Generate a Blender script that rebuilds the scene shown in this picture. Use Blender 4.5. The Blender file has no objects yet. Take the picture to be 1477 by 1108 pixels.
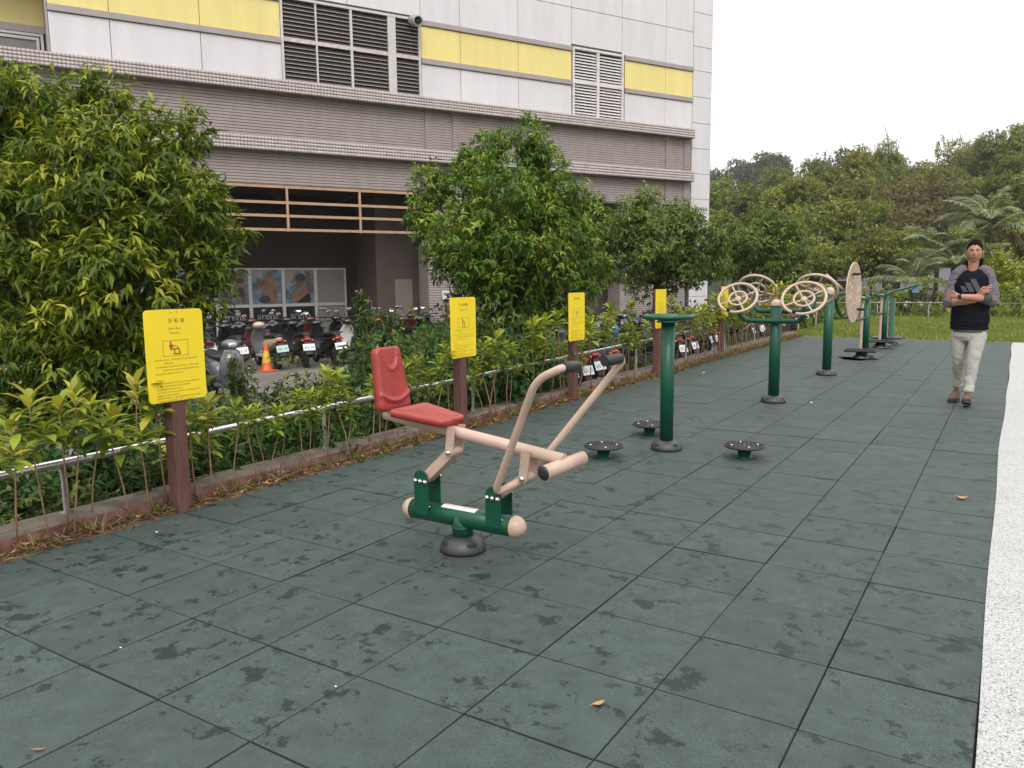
import bpy, math, random
import numpy as np
from mathutils import Vector, Matrix, Euler

random.seed(7)
RNG = np.random.default_rng(11)
scene = bpy.context.scene
COL = scene.collection
R = math.radians
PI = math.pi

# ------------------------------------------------------------------ camera, sky, sun, exposure
F_PX, PITCH, ROLL, YAW = 1136.08, -0.131277, -0.010620, -0.568189
CAM = np.array([1.52416, -1.55648, 1.48700])
_fw = np.array([math.sin(YAW) * math.cos(PITCH), math.cos(YAW) * math.cos(PITCH), math.sin(PITCH)])
_r = np.array([math.cos(YAW), -math.sin(YAW), 0.0])
_u = np.cross(_r, _fw)
_c, _s = math.cos(ROLL), math.sin(ROLL)
_rr, _uu = _c * _r + _s * _u, -_s * _r + _c * _u
cam_data = bpy.data.cameras.new('camera')
cam_data.sensor_fit = 'HORIZONTAL'
cam_data.sensor_width = 36.0
cam_data.lens = 36.0 * F_PX / 1477.0
cam_data.clip_start = 0.05
cam_data.clip_end = 3000.0
cam = bpy.data.objects.new('camera', cam_data)
COL.objects.link(cam)
M = Matrix.Identity(4)
for i in range(3):
    M[i][0], M[i][1], M[i][2], M[i][3] = _rr[i], _uu[i], -_fw[i], CAM[i]
cam.matrix_world = M
scene.camera = cam

SUN_EL, SUN_ROT = 46.0, 145.0
world = bpy.data.worlds.new('World')
scene.world = world
world.use_nodes = True
wn = world.node_tree
for n in list(wn.nodes):
    wn.nodes.remove(n)
sky = wn.nodes.new('ShaderNodeTexSky')
sky.sky_type = 'NISHITA'
sky.sun_disc = False
sky.sun_elevation = R(SUN_EL)
sky.sun_rotation = R(SUN_ROT)
sky.air_density = 1.0
sky.dust_density = 3.0
hsv = wn.nodes.new('ShaderNodeHueSaturation')
hsv.inputs['Saturation'].default_value = 0.10
mixc = wn.nodes.new('ShaderNodeMix')
mixc.data_type = 'RGBA'
mixc.inputs[0].default_value = 0.85          # thick, even cloud deck
# overcast luminance: brighter towards the zenith
wtc = wn.nodes.new('ShaderNodeTexCoord')
wsp = wn.nodes.new('ShaderNodeSeparateXYZ')
wn.links.new(wtc.outputs['Generated'], wsp.inputs[0])
wmr = wn.nodes.new('ShaderNodeMapRange')
wmr.inputs[3].default_value = 10.6
wmr.inputs[4].default_value = 25.0
wn.links.new(wsp.outputs['Z'], wmr.inputs[0])
wmu = wn.nodes.new('ShaderNodeVectorMath')
wmu.operation = 'SCALE'
wmu.inputs[0].default_value = (1.0, 0.995, 0.985)
wn.links.new(wmr.outputs[0], wmu.inputs['Scale'])
wn.links.new(wmu.outputs[0], mixc.inputs[7])
bg = wn.nodes.new('ShaderNodeBackground')
bg.inputs['Strength'].default_value = 0.10
wo = wn.nodes.new('ShaderNodeOutputWorld')
wn.links.new(sky.outputs[0], hsv.inputs['Color'])
wn.links.new(hsv.outputs[0], mixc.inputs[6])
wn.links.new(mixc.outputs[2], bg.inputs['Color'])
wn.links.new(bg.outputs[0], wo.inputs['Surface'])

sun_d = bpy.data.lights.new('sun', 'SUN')
sun_d.energy = 1.5
sun_d.angle = R(26)
sun_d.color = (1.0, 0.97, 0.93)
sun = bpy.data.objects.new('sun', sun_d)
COL.objects.link(sun)
sun.rotation_euler = (R(90 - SUN_EL), 0, R(180 - SUN_ROT))
scene.view_settings.view_transform = 'Standard'
scene.view_settings.look = 'None'
scene.view_settings.exposure = 0.10
scene.view_settings.gamma = 1.0
scene.view_settings.use_curve_mapping = False
scene.render.engine = 'CYCLES'
scene.cycles.max_bounces = 6
scene.cycles.transparent_max_bounces = 8


def px(u, v, depth):
    """World point seen at photograph pixel (u, v) at a given depth in metres."""
    d = _fw + _rr * (u - 738.5) / F_PX - _uu * (v - 554.0) / F_PX
    return CAM + d * depth


def ground(u, v, z=0.0):
    d = _fw + _rr * (u - 738.5) / F_PX - _uu * (v - 554.0) / F_PX
    return CAM + d * ((z - CAM[2]) / d[2])


# ------------------------------------------------------------------ materials
def nt(m):
    m.use_nodes = True
    return m.node_tree


def mat(name, col, rough=0.5, metal=0.0, var=0.12, scale=6.0, bump=0.0, bscale=80.0, spec=0.5, coat=0.0,
        col2=None, objrand=0.0, coords='Object', detail=5.0, stretch=None):
    m = bpy.data.materials.new(name)
    t = nt(m)
    b = t.nodes['Principled BSDF']
    b.inputs['Roughness'].default_value = rough
    b.inputs['Metallic'].default_value = metal
    b.inputs['Specular IOR Level'].default_value = spec
    b.inputs['Coat Weight'].default_value = coat
    tc = t.nodes.new('ShaderNodeTexCoord')
    src = tc.outputs[coords]
    if stretch:
        mp = t.nodes.new('ShaderNodeMapping')
        mp.inputs['Scale'].default_value = stretch
        t.links.new(src, mp.inputs[0])
        src = mp.outputs[0]
    n = t.nodes.new('ShaderNodeTexNoise')
    n.inputs['Scale'].default_value = scale
    n.inputs['Detail'].default_value = detail
    n.inputs['Roughness'].default_value = 0.62
    t.links.new(src, n.inputs['Vector'])
    c1 = tuple(max(0, c * (1 - var)) for c in col)
    c2 = tuple(min(1, c * (1 + var)) for c in (col2 or col))
    rp = t.nodes.new('ShaderNodeValToRGB')
    rp.color_ramp.elements[0].position = 0.32
    rp.color_ramp.elements[1].position = 0.68
    rp.color_ramp.elements[0].color = (*c1, 1)
    rp.color_ramp.elements[1].color = (*c2, 1)
    t.links.new(n.outputs['Fac'], rp.inputs[0])
    out = rp.outputs[0]
    if objrand:
        oi = t.nodes.new('ShaderNodeObjectInfo')
        mr = t.nodes.new('ShaderNodeMapRange')
        mr.inputs[3].default_value = 1 - objrand
        mr.inputs[4].default_value = 1 + objrand
        t.links.new(oi.outputs['Random'], mr.inputs[0])
        hs = t.nodes.new('ShaderNodeHueSaturation')
        t.links.new(out, hs.inputs['Color'])
        t.links.new(mr.outputs[0], hs.inputs['Value'])
        out = hs.outputs[0]
    t.links.new(out, b.inputs['Base Color'])
    # roughness variation
    rr_ = t.nodes.new('ShaderNodeMapRange')
    rr_.inputs[3].default_value = max(0.02, rough - 0.08)
    rr_.inputs[4].default_value = min(1, rough + 0.08)
    t.links.new(n.outputs['Fac'], rr_.inputs[0])
    t.links.new(rr_.outputs[0], b.inputs['Roughness'])
    if bump:
        n2 = t.nodes.new('ShaderNodeTexNoise')
        n2.inputs['Scale'].default_value = bscale
        n2.inputs['Detail'].default_value = 3
        t.links.new(src, n2.inputs['Vector'])
        bp = t.nodes.new('ShaderNodeBump')
        bp.inputs['Strength'].default_value = bump
        bp.inputs['Distance'].default_value = 0.02
        t.links.new(n2.outputs['Fac'], bp.inputs['Height'])
        t.links.new(bp.outputs[0], b.inputs['Normal'])
    return m


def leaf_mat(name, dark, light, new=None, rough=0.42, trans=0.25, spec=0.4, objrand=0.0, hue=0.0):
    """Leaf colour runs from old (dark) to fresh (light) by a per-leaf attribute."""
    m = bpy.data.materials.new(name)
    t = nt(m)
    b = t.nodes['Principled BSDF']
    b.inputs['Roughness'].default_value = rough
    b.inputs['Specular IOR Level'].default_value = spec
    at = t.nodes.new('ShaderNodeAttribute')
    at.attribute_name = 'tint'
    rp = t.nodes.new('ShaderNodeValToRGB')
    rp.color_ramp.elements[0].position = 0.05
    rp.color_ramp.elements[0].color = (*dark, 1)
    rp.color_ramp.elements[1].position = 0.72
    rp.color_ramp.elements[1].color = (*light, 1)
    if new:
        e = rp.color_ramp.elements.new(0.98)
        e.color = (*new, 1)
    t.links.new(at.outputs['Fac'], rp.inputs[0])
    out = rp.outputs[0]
    if objrand or hue:
        oi = t.nodes.new('ShaderNodeObjectInfo')
        hs = t.nodes.new('ShaderNodeHueSaturation')
        a = t.nodes.new('ShaderNodeMapRange')
        a.inputs[3].default_value = 1 - objrand
        a.inputs[4].default_value = 1 + objrand
        t.links.new(oi.outputs['Random'], a.inputs[0])
        t.links.new(a.outputs[0], hs.inputs['Value'])
        a2 = t.nodes.new('ShaderNodeMapRange')
        a2.inputs[3].default_value = 0.5 - hue
        a2.inputs[4].default_value = 0.5 + hue
        wnz = t.nodes.new('ShaderNodeMath')
        wnz.operation = 'FRACT'
        mu = t.nodes.new('ShaderNodeMath')
        mu.operation = 'MULTIPLY'
        mu.inputs[1].default_value = 7.31
        t.links.new(oi.outputs['Random'], mu.inputs[0])
        t.links.new(mu.outputs[0], wnz.inputs[0])
        t.links.new(wnz.outputs[0], a2.inputs[0])
        t.links.new(a2.outputs[0], hs.inputs['Hue'])
        t.links.new(out, hs.inputs['Color'])
        out = hs.outputs[0]
    t.links.new(out, b.inputs['Base Color'])
    tr = t.nodes.new('ShaderNodeBsdfTranslucent')
    t.links.new(out, tr.inputs['Color'])
    mx = t.nodes.new('ShaderNodeMixShader')
    mx.inputs[0].default_value = trans
    t.links.new(b.outputs[0], mx.inputs[1])
    t.links.new(tr.outputs[0], mx.inputs[2])
    t.links.new(mx.outputs[0], t.nodes['Material Output'].inputs['Surface'])
    return m


def rubber_mat():
    m = bpy.data.materials.new('rubber_granule')
    t = nt(m)
    L = t.links.new
    b = t.nodes['Principled BSDF']
    b.inputs['Specular IOR Level'].default_value = 0.22
    g = t.nodes.new('ShaderNodeNewGeometry')
    pos = g.outputs['Position']

    def noise(scale, det=4, rgh=0.6, dist=0.0):
        n = t.nodes.new('ShaderNodeTexNoise')
        n.inputs['Scale'].default_value = scale
        n.inputs['Detail'].default_value = det
        n.inputs['Roughness'].default_value = rgh
        n.inputs['Distortion'].default_value = dist
        L(pos, n.inputs['Vector'])
        return n.outputs['Fac']

    def ramp(f, p0, p1, c0=(0, 0, 0), c1=(1, 1, 1)):
        r = t.nodes.new('ShaderNodeValToRGB')
        r.color_ramp.elements[0].position = p0
        r.color_ramp.elements[1].position = p1
        r.color_ramp.elements[0].color = (*c0, 1)
        r.color_ramp.elements[1].color = (*c1, 1)
        L(f, r.inputs[0])
        return r.outputs[0]

    def mix(f, a, bb, mode='MIX'):
        x = t.nodes.new('ShaderNodeMix')
        x.data_type = 'RGBA'
        x.blend_type = mode
        if isinstance(f, float):
            x.inputs[0].default_value = f
        else:
            L(f, x.inputs[0])
        for i, v in ((6, a), (7, bb)):
            if isinstance(v, tuple):
                x.inputs[i].default_value = (*v, 1)
            else:
                L(v, x.inputs[i])
        return x.outputs[2]

    def mul(a, bb):
        x = t.nodes.new('ShaderNodeMath')
        x.operation = 'MULTIPLY'
        L(a, x.inputs[0])
        if isinstance(bb, float):
            x.inputs[1].default_value = bb
        else:
            L(bb, x.inputs[1])
        return x.outputs[0]
    grain = ramp(noise(300, 3, 0.8), 0.36, 0.66, (0.018, 0.030, 0.026), (0.088, 0.113, 0.104))
    mott = ramp(noise(7.0, 9, 0.75), 0.30, 0.72, (0.72, 0.72, 0.72), (1.24, 1.24, 1.24))
    c = mix(1.0, grain, mott, 'MULTIPLY')
    oi = t.nodes.new('ShaderNodeObjectInfo')
    c = mix(1.0, c, ramp(oi.outputs['Random'], 0.0, 1.0, (0.94, 0.93, 0.93), (1.05, 1.06, 1.06)), 'MULTIPLY')
    # dusty scuffs
    scuff = mul(ramp(noise(3.1, 8, 0.72, 0.6), 0.585, 0.70), ramp(noise(38, 3, 0.7), 0.42, 0.72))
    c = mix(mul(scuff, 0.75), c, (0.13, 0.135, 0.127))
    # pale grains
    vor = t.nodes.new('ShaderNodeTexVoronoi')
    vor.inputs['Scale'].default_value = 150
    L(pos, vor.inputs['Vector'])
    sp = ramp(vor.outputs['Distance'], 0.0, 0.10, (1, 1, 1), (0, 0, 0))
    c = mix(mul(mul(sp, ramp(noise(30, 2), 0.5, 0.6)), 0.5), c, (0.20, 0.22, 0.21))
    # damp patches left by old drips: clear edges
    mp = t.nodes.new('ShaderNodeMapping')
    mp.inputs['Location'].default_value = (3.7, 1.9, 0)
    L(pos, mp.inputs[0])
    dn = t.nodes.new('ShaderNodeTexNoise')
    dn.inputs['Scale'].default_value = 4.8
    dn.inputs['Detail'].default_value = 9
    dn.inputs['Roughness'].default_value = 0.68
    L(mp.outputs[0], dn.inputs['Vector'])
    damp1 = ramp(dn.outputs['Fac'], 0.590, 0.602)
    d2 = t.nodes.new('ShaderNodeTexNoise')
    d2.inputs['Scale'].default_value = 11.0
    d2.inputs['Detail'].default_value = 6
    d2.inputs['Roughness'].default_value = 0.66
    L(mp.outputs[0], d2.inputs['Vector'])
    damp2 = mul(ramp(d2.outputs['Fac'], 0.580, 0.594), ramp(noise(1.3, 3), 0.47, 0.53))
    mxd = t.nodes.new('ShaderNodeMath')
    mxd.operation = 'MAXIMUM'
    L(damp1, mxd.inputs[0])
    L(damp2, mxd.inputs[1])
    damp = mxd.outputs[0]
    damp_m = mul(damp, 0.8)
    blush = mul(ramp(noise(1.7, 5, 0.6), 0.60, 0.74), 0.30)
    c = mix(blush, c, (0.072, 0.060, 0.060))
    c = mix(damp_m, c, (0.009, 0.017, 0.015))
    L(c, b.inputs['Base Color'])
    r = t.nodes.new('ShaderNodeMapRange')
    r.inputs[3].default_value = 0.66
    r.inputs[4].default_value = 0.5
    L(damp, r.inputs[0])
    L(r.outputs[0], b.inputs['Roughness'])
    bp = t.nodes.new('ShaderNodeBump')
    bp.inputs['Strength'].default_value = 0.5
    bp.inputs['Distance'].default_value = 0.004
    L(noise(260, 2, 0.7), bp.inputs['Height'])
    L(bp.outputs[0], b.inputs['Normal'])
    return m


def pebble_mat():
    m = bpy.data.materials.new('washed_pebble')
    t = nt(m)
    L = t.links.new
    b = t.nodes['Principled BSDF']
    b.inputs['Roughness'].default_value = 0.6
    g = t.nodes.new('ShaderNodeNewGeometry')
    v = t.nodes.new('ShaderNodeTexVoronoi')
    v.inputs['Scale'].default_value = 150
    L(g.outputs['Position'], v.inputs['Vector'])
    r = t.nodes.new('ShaderNodeValToRGB')
    e = r.color_ramp.elements
    e[0].position = 0.0
    e[0].color = (0.16, 0.16, 0.17, 1)
    e[1].position = 1.0
    e[1].color = (0.62, 0.615, 0.61, 1)
    for p, c in ((0.10, 0.13), (0.24, 0.40), (0.6, 0.52)):
        x = e.new(p)
        x.color = (c, c, c * 1.01, 1)
    L(v.outputs['Color'], r.inputs[0])
    d = t.nodes.new('ShaderNodeValToRGB')
    d.color_ramp.elements[0].position = 0.32
    d.color_ramp.elements[1].position = 0.62
    d.color_ramp.elements[0].color = (1, 1, 1, 1)
    d.color_ramp.elements[1].color = (0.74, 0.74, 0.73, 1)
    L(v.outputs['Distance'], d.inputs[0])
    n = t.nodes.new('ShaderNodeTexNoise')
    n.inputs['Scale'].default_value = 2.5
    n.inputs['Detail'].default_value = 5
    L(g.outputs['Position'], n.inputs['Vector'])
    nr = t.nodes.new('ShaderNodeValToRGB')
    nr.color_ramp.elements[0].color = (0.80, 0.80, 0.79, 1)
    nr.color_ramp.elements[1].color = (1, 1, 1, 1)
    L(n.outputs['Fac'], nr.inputs[0])
    x = t.nodes.new('ShaderNodeMix')
    x.data_type = 'RGBA'
    x.blend_type = 'MULTIPLY'
    x.inputs[0].default_value = 1
    L(r.outputs[0], x.inputs[6])
    L(d.outputs[0], x.inputs[7])
    y = t.nodes.new('ShaderNodeMix')
    y.data_type = 'RGBA'
    y.blend_type = 'MULTIPLY'
    y.inputs[0].default_value = 1
    L(x.outputs[2], y.inputs[6])
    L(nr.outputs[0], y.inputs[7])
    L(y.outputs[2], b.inputs['Base Color'])
    bp = t.nodes.new('ShaderNodeBump')
    bp.inputs['Strength'].default_value = 0.6
    bp.inputs['Distance'].default_value = 0.004
    bp.invert = True
    L(v.outputs['Distance'], bp.inputs['Height'])
    L(bp.outputs[0], b.inputs['Normal'])
    return m


def ring_mat(name, c1, c2):
    """grass-like two-tone ground colour"""
    return mat(name, c1, 0.9, 0, 0.25, 1.3, 0.5, 30, 0.2, col2=c2, coords='Object', detail=8)


ORD = ['first', 'second', 'third', 'fourth', 'fifth', 'sixth', 'seventh', 'eighth', 'ninth', 'tenth', 'eleventh', 'twelfth', 'thirteenth', 'fourteenth', 'fifteenth', 'sixteenth', 'seventeenth',
       'eighteenth', 'nineteenth', 'twentieth', 'twenty-first', 'twenty-second', 'twenty-third', 'twenty-fourth', 'twenty-fifth', 'twenty-sixth', 'twenty-seventh', 'twenty-eighth', 'twenty-ninth', 'thirtieth']
ORD += ['thirty-' + o for o in ORD[:9]] + ['fortieth'] + ['forty-' + o for o in ORD[:9]]
MT = dict(
    rubber=rubber_mat(), pebble=pebble_mat(),
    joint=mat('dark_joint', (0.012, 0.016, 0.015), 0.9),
    green=mat('dark_green_paint', (0.005, 0.062, 0.034), 0.36, 0, 0.14, 9, 0.06, 60, 0.32, coat=0.06),
    beige=mat('beige_paint', (0.455, 0.325, 0.255), 0.38, 0, 0.08, 7, 0.04, 50, 0.4, coat=0.06),
    red=mat('red_plastic', (0.275, 0.032, 0.022), 0.40, 0, 0.10, 8, 0.08, 90, 0.5, col2=(0.295, 0.032, 0.028)),
    blackrub=mat('black_rubber', (0.016, 0.016, 0.018), 0.45, 0, 0.2, 30, 0.25, 160),
    blackpl=mat('black_plastic_base', (0.030, 0.030, 0.034), 0.42, 0, 0.25, 12, 0.1, 120),
    steel=mat('stainless_steel', (0.62, 0.60, 0.60), 0.24, 1.0, 0.08, 14, 0.03, 60),
    dullsteel=mat('dull_steel', (0.20, 0.19, 0.185), 0.45, 1.0, 0.2, 10, 0.05, 60),
    sticker=mat('white_sticker', (0.62, 0.58, 0.56), 0.35, 0, 0.06, 30),
    stickerline=mat('pink_print', (0.38, 0.2, 0.2), 0.5),
    post=mat('brown_recycled_post', (0.118, 0.052, 0.044), 0.65, 0, 0.2, 5, 0.4, 12, 0.35, coords='Object', stretch=(6, 6, 1)),
    yellow=mat('yellow_sign', (0.80, 0.60, 0.022), 0.4, 0, 0.03, 4),
    ink=mat('black_print', (0.06, 0.045, 0.012), 0.6, 0, 0.05),
    inkred=mat('red_print', (0.5, 0.06, 0.03), 0.6, 0, 0.05),
    curbred=mat('worn_red_curb', (0.155, 0.058, 0.048), 0.85, 0, 0.35, 9, 0.5, 40, 0.3, col2=(0.19, 0.10, 0.085)),
    concrete=mat('old_concrete', (0.135, 0.108, 0.088), 0.9, 0, 0.45, 7, 0.5, 50, 0.3),
    dirt=mat('dirt', (0.13, 0.088, 0.052), 0.95, 0, 0.4, 14, 0.9, 40, 0.2),
    straw=mat('dry_grass', (0.27, 0.17, 0.085), 0.9, 0, 0.35, 20),
    lot=mat('lot_concrete', (0.155, 0.14, 0.125), 0.85, 0, 0.25, 1.2, 0.3, 60, 0.3),
    white_line=mat('white_road_paint', (0.55, 0.53, 0.5), 0.7, 0, 0.15, 10),
    lawn=mat('lawn_soil', (0.10, 0.125, 0.03), 0.95, 0, 0.3, 0.8, 0.5, 30, 0.2, col2=(0.16, 0.15, 0.05)),
    forestfloor=mat('forest_floor', (0.035, 0.045, 0.018), 0.95, 0, 0.4, 0.2, 0.5, 2, 0.2),
    panel=mat('white_metal_panel', (0.61, 0.583, 0.605), 0.24, 0, 0.065, 1.0, 0, 1, 0.45, objrand=0.035, detail=6, stretch=(2.4, 1, 0.35)),
    panel_joint=mat('panel_joint', (0.10, 0.095, 0.095), 0.8),
    ypanel=mat('yellow_metal_panel', (0.72, 0.60, 0.215), 0.35, 0, 0.06, 1.0, objrand=0.03, detail=6, stretch=(2.4, 1, 0.35)),
    trim=mat('grey_beige_trim', (0.33, 0.285, 0.275), 0.5, 0, 0.1, 2),
    brick=mat('grey_brick', (0.340, 0.288, 0.272), 0.85, 0, 0.09, 1.6, 0.3, 60, 0.25, detail=9, stretch=(2.2, 1, 0.8)),
    brick_joint=mat('brick_joint', (0.075, 0.06, 0.055), 0.9),
    mosaic=mat('mosaic_tile', (0.43, 0.365, 0.35), 0.5, 0, 0.14, 4.0, objrand=0.02, detail=8),
    grout=mat('mosaic_grout', (0.22, 0.185, 0.175), 0.9),
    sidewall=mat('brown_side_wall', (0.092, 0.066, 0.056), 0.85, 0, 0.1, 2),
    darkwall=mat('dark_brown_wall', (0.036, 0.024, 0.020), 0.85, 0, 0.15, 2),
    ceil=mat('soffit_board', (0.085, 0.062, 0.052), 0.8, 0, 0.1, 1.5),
    pipe=mat('orange_beige_pipe', (0.40, 0.245, 0.15), 0.5, 0, 0.12, 4),
    alu=mat('aluminium_frame', (0.52, 0.49, 0.48), 0.45, 0.2, 0.1, 5),
    rustalu=mat('stained_aluminium', (0.50, 0.44, 0.41), 0.5, 0.1, 0.3, 12),
    slat=mat('glass_slat', (0.052, 0.043, 0.038), 0.4, 0, 0.25, 2, spec=0.35),
    slat_white=mat('white_slat', (0.62, 0.58, 0.57), 0.5, 0, 0.2, 4),
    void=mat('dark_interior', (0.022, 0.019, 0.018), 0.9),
    glass=mat('dark_glass', (0.03, 0.032, 0.035), 0.08, 0, 0.1, 2, spec=0.7),
    blindgrey=mat('grey_blind', (0.22, 0.21, 0.195), 0.7, 0, 0.05, 2),
    doorp=mat('beige_door', (0.22, 0.18, 0.155), 0.6, 0, 0.06, 2),
    poster_sea=mat('poster_blue_water', (0.035, 0.10, 0.15), 0.3, 0, 0.5, 4.5, col2=(0.14, 0.22, 0.25)),
    poster_white=mat('poster_white', (0.27, 0.27, 0.26), 0.3, 0, 0.1, 4),
    poster_skin=mat('poster_skin', (0.22, 0.12, 0.08), 0.3, 0, 0.35, 6),
    poster_skin2=mat('poster_tan', (0.16, 0.085, 0.055), 0.3, 0, 0.35, 6),
    poster_dark=mat('poster_dark', (0.035, 0.03, 0.045), 0.3, 0, 0.3, 6),
    poster_black=mat('poster_black', (0.012, 0.011, 0.012), 0.25, 0, 0.2, 3),
    poster_text=mat('poster_lettering', (0.36, 0.34, 0.33), 0.4),
    cone=mat('orange_cone', (0.62, 0.115, 0.03), 0.5, 0, 0.15, 9),
    coneband=mat('yellow_cone_band', (0.68, 0.42, 0.05), 0.4, 0, 0.1, 9),
    tyre=mat('tyre', (0.018, 0.018, 0.019), 0.75, 0, 0.2, 20),
    rim=mat('alloy_rim', (0.22, 0.22, 0.23), 0.35, 0.8),
    seatblack=mat('black_vinyl', (0.016, 0.016, 0.017), 0.45, 0, 0.2, 20, 0.1),
    mech=mat('dark_engine_metal', (0.05, 0.05, 0.052), 0.45, 0.6, 0.3, 12),
    chrome=mat('chrome', (0.7, 0.7, 0.7), 0.12, 1.0, 0.05),
    mirror=mat('mirror_glass', (0.85, 0.86, 0.88), 0.04, 1.0, 0.02),
    taillight=mat('red_lens', (0.42, 0.012, 0.010), 0.18, 0, 0.1, 8, coat=0.4),
    amber=mat('amber_lens', (0.65, 0.16, 0.02), 0.2, 0, 0.1, coat=0.4),
    lens=mat('clear_lens', (0.55, 0.56, 0.58), 0.1, 0.3, 0.05, coat=0.5),
    plate_white=mat('white_plate', (0.70, 0.71, 0.72), 0.35, 0, 0.05),
    plate_green=mat('pale_green_plate', (0.42, 0.58, 0.55), 0.35, 0, 0.05),
    bark=mat('bark', (0.085, 0.062, 0.045), 0.9, 0, 0.35, 9, 0.8, 25, 0.2),
    palebark=mat('pale_bark', (0.42, 0.38, 0.32), 0.9, 0, 0.25, 5, 0.4, 10, 0.2),
    stem=mat('plant_stem', (0.26, 0.15, 0.085), 0.8, 0, 0.25, 20),
    wall_lilac=mat('grey_lilac_wall', (0.25, 0.24, 0.285), 0.8, 0, 0.08, 0.6),
    roofwhite=mat('pale_roof', (0.55, 0.54, 0.52), 0.7, 0, 0.1, 1),
    skin=mat('skin', (0.36, 0.175, 0.112), 0.5, 0, 0.12, 14, 0.05, 120, 0.4),
    hair=mat('black_hair', (0.006, 0.005, 0.005), 0.8, 0, 0.3, 60, 0.5, 120, 0.08),
    hoodie=mat('black_sweatshirt', (0.008, 0.008, 0.012), 0.9, 0, 0.2, 30, 0.5, 18, 0.06),
    sleeve=mat('heather_grey_sleeve', (0.125, 0.105, 0.125), 0.9, 0, 0.28, 90, 0.6, 26, 0.25),
    cuffgrey=mat('grey_cuff', (0.055, 0.056, 0.065), 0.9, 0, 0.2, 60, 0.5, 26, 0.25),
    jeans=mat('pale_khaki_denim', (0.335, 0.325, 0.285), 0.85, 0, 0.12, 14, 0.7, 16, 0.25),
    shoe=mat('brown_suede', (0.115, 0.072, 0.055), 0.85, 0, 0.25, 30, 0.3, 60, 0.25),
    sole=mat('dark_sole', (0.02, 0.018, 0.018), 0.7),
    eyewhite=mat('eye_white', (0.6, 0.57, 0.54), 0.3),
    eyedark=mat('eye_dark', (0.012, 0.008, 0.006), 0.25),
    lip=mat('lip', (0.22, 0.065, 0.055), 0.45),
    print_grey=mat('grey_print', (0.062, 0.060, 0.074), 0.7, 0, 0.15, 30),
    petal=mat('white_petal', (0.72, 0.70, 0.68), 0.6),
    litter=mat('dry_leaf', (0.40, 0.22, 0.085), 0.7, 0, 0.3, 30),
    paper=mat('white_scrap', (0.7, 0.7, 0.68), 0.6),
    rustdirt=mat('rust_stain', (0.12, 0.065, 0.045), 0.9, 0, 0.4, 8),
    bluebox=mat('blue_plate', (0.13, 0.23, 0.30), 0.4),
)
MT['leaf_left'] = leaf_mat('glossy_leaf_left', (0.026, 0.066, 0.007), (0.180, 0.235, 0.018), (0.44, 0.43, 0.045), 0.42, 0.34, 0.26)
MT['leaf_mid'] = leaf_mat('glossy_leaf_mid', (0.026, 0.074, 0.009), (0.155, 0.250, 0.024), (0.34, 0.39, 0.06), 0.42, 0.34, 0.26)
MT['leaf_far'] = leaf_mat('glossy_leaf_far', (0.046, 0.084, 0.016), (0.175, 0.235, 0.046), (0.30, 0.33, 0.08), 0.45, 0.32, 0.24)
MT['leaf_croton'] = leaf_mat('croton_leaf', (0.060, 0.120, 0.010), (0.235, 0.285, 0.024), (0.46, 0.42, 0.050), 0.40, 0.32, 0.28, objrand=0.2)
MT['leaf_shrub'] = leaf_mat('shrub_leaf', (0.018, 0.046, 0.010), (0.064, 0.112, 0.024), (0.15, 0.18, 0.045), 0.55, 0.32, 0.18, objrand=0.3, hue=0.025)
MT['leaf_forest'] = leaf_mat('forest_leaf', (0.064, 0.090, 0.017), (0.205, 0.235, 0.046), (0.33, 0.33, 0.08), 0.65, 0.3, 0.12, objrand=0.22, hue=0.018)
MT['leaf_olive'] = leaf_mat('olive_leaf', (0.085, 0.100, 0.020), (0.220, 0.235, 0.048), (0.32, 0.32, 0.075), 0.65, 0.3, 0.12, objrand=0.2, hue=0.02)
MT['leaf_brown'] = leaf_mat('brownish_leaf', (0.080, 0.068, 0.026), (0.165, 0.140, 0.050), (0.22, 0.19, 0.07), 0.65, 0.3, 0.25, objrand=0.12)
MT['leaf_ridge'] = leaf_mat('ridge_leaf', (0.052, 0.064, 0.036), (0.120, 0.135, 0.075), None, 0.7, 0.3, 0.2)
MT['leaf_yellow'] = leaf_mat('yellow_green_leaf', (0.085, 0.115, 0.012), (0.28, 0.31, 0.028), (0.40, 0.40, 0.05), 0.5, 0.3, 0.3)
MT['leaf_palm'] = leaf_mat('palm_leaf', (0.085, 0.115, 0.045), (0.26, 0.29, 0.125), (0.42, 0.42, 0.23), 0.45, 0.2, 0.4)
MT['leaf_palmdry'] = leaf_mat('dry_palm_leaf', (0.12, 0.07, 0.04), (0.22, 0.14, 0.09), None, 0.6, 0.2, 0.3)
MT['blade'] = leaf_mat('grass_blade', (0.10, 0.150, 0.022), (0.22, 0.265, 0.048), (0.34, 0.29, 0.10), 0.6, 0.25, 0.25)


def paint(name, col, rough=0.25):
    k = 'paint_' + name
    if k not in MT:
        MT[k] = mat(name + '_scooter_paint', col, rough, 0, 0.08, 6, spec=0.5, coat=0.5)
    return MT[k]


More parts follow.
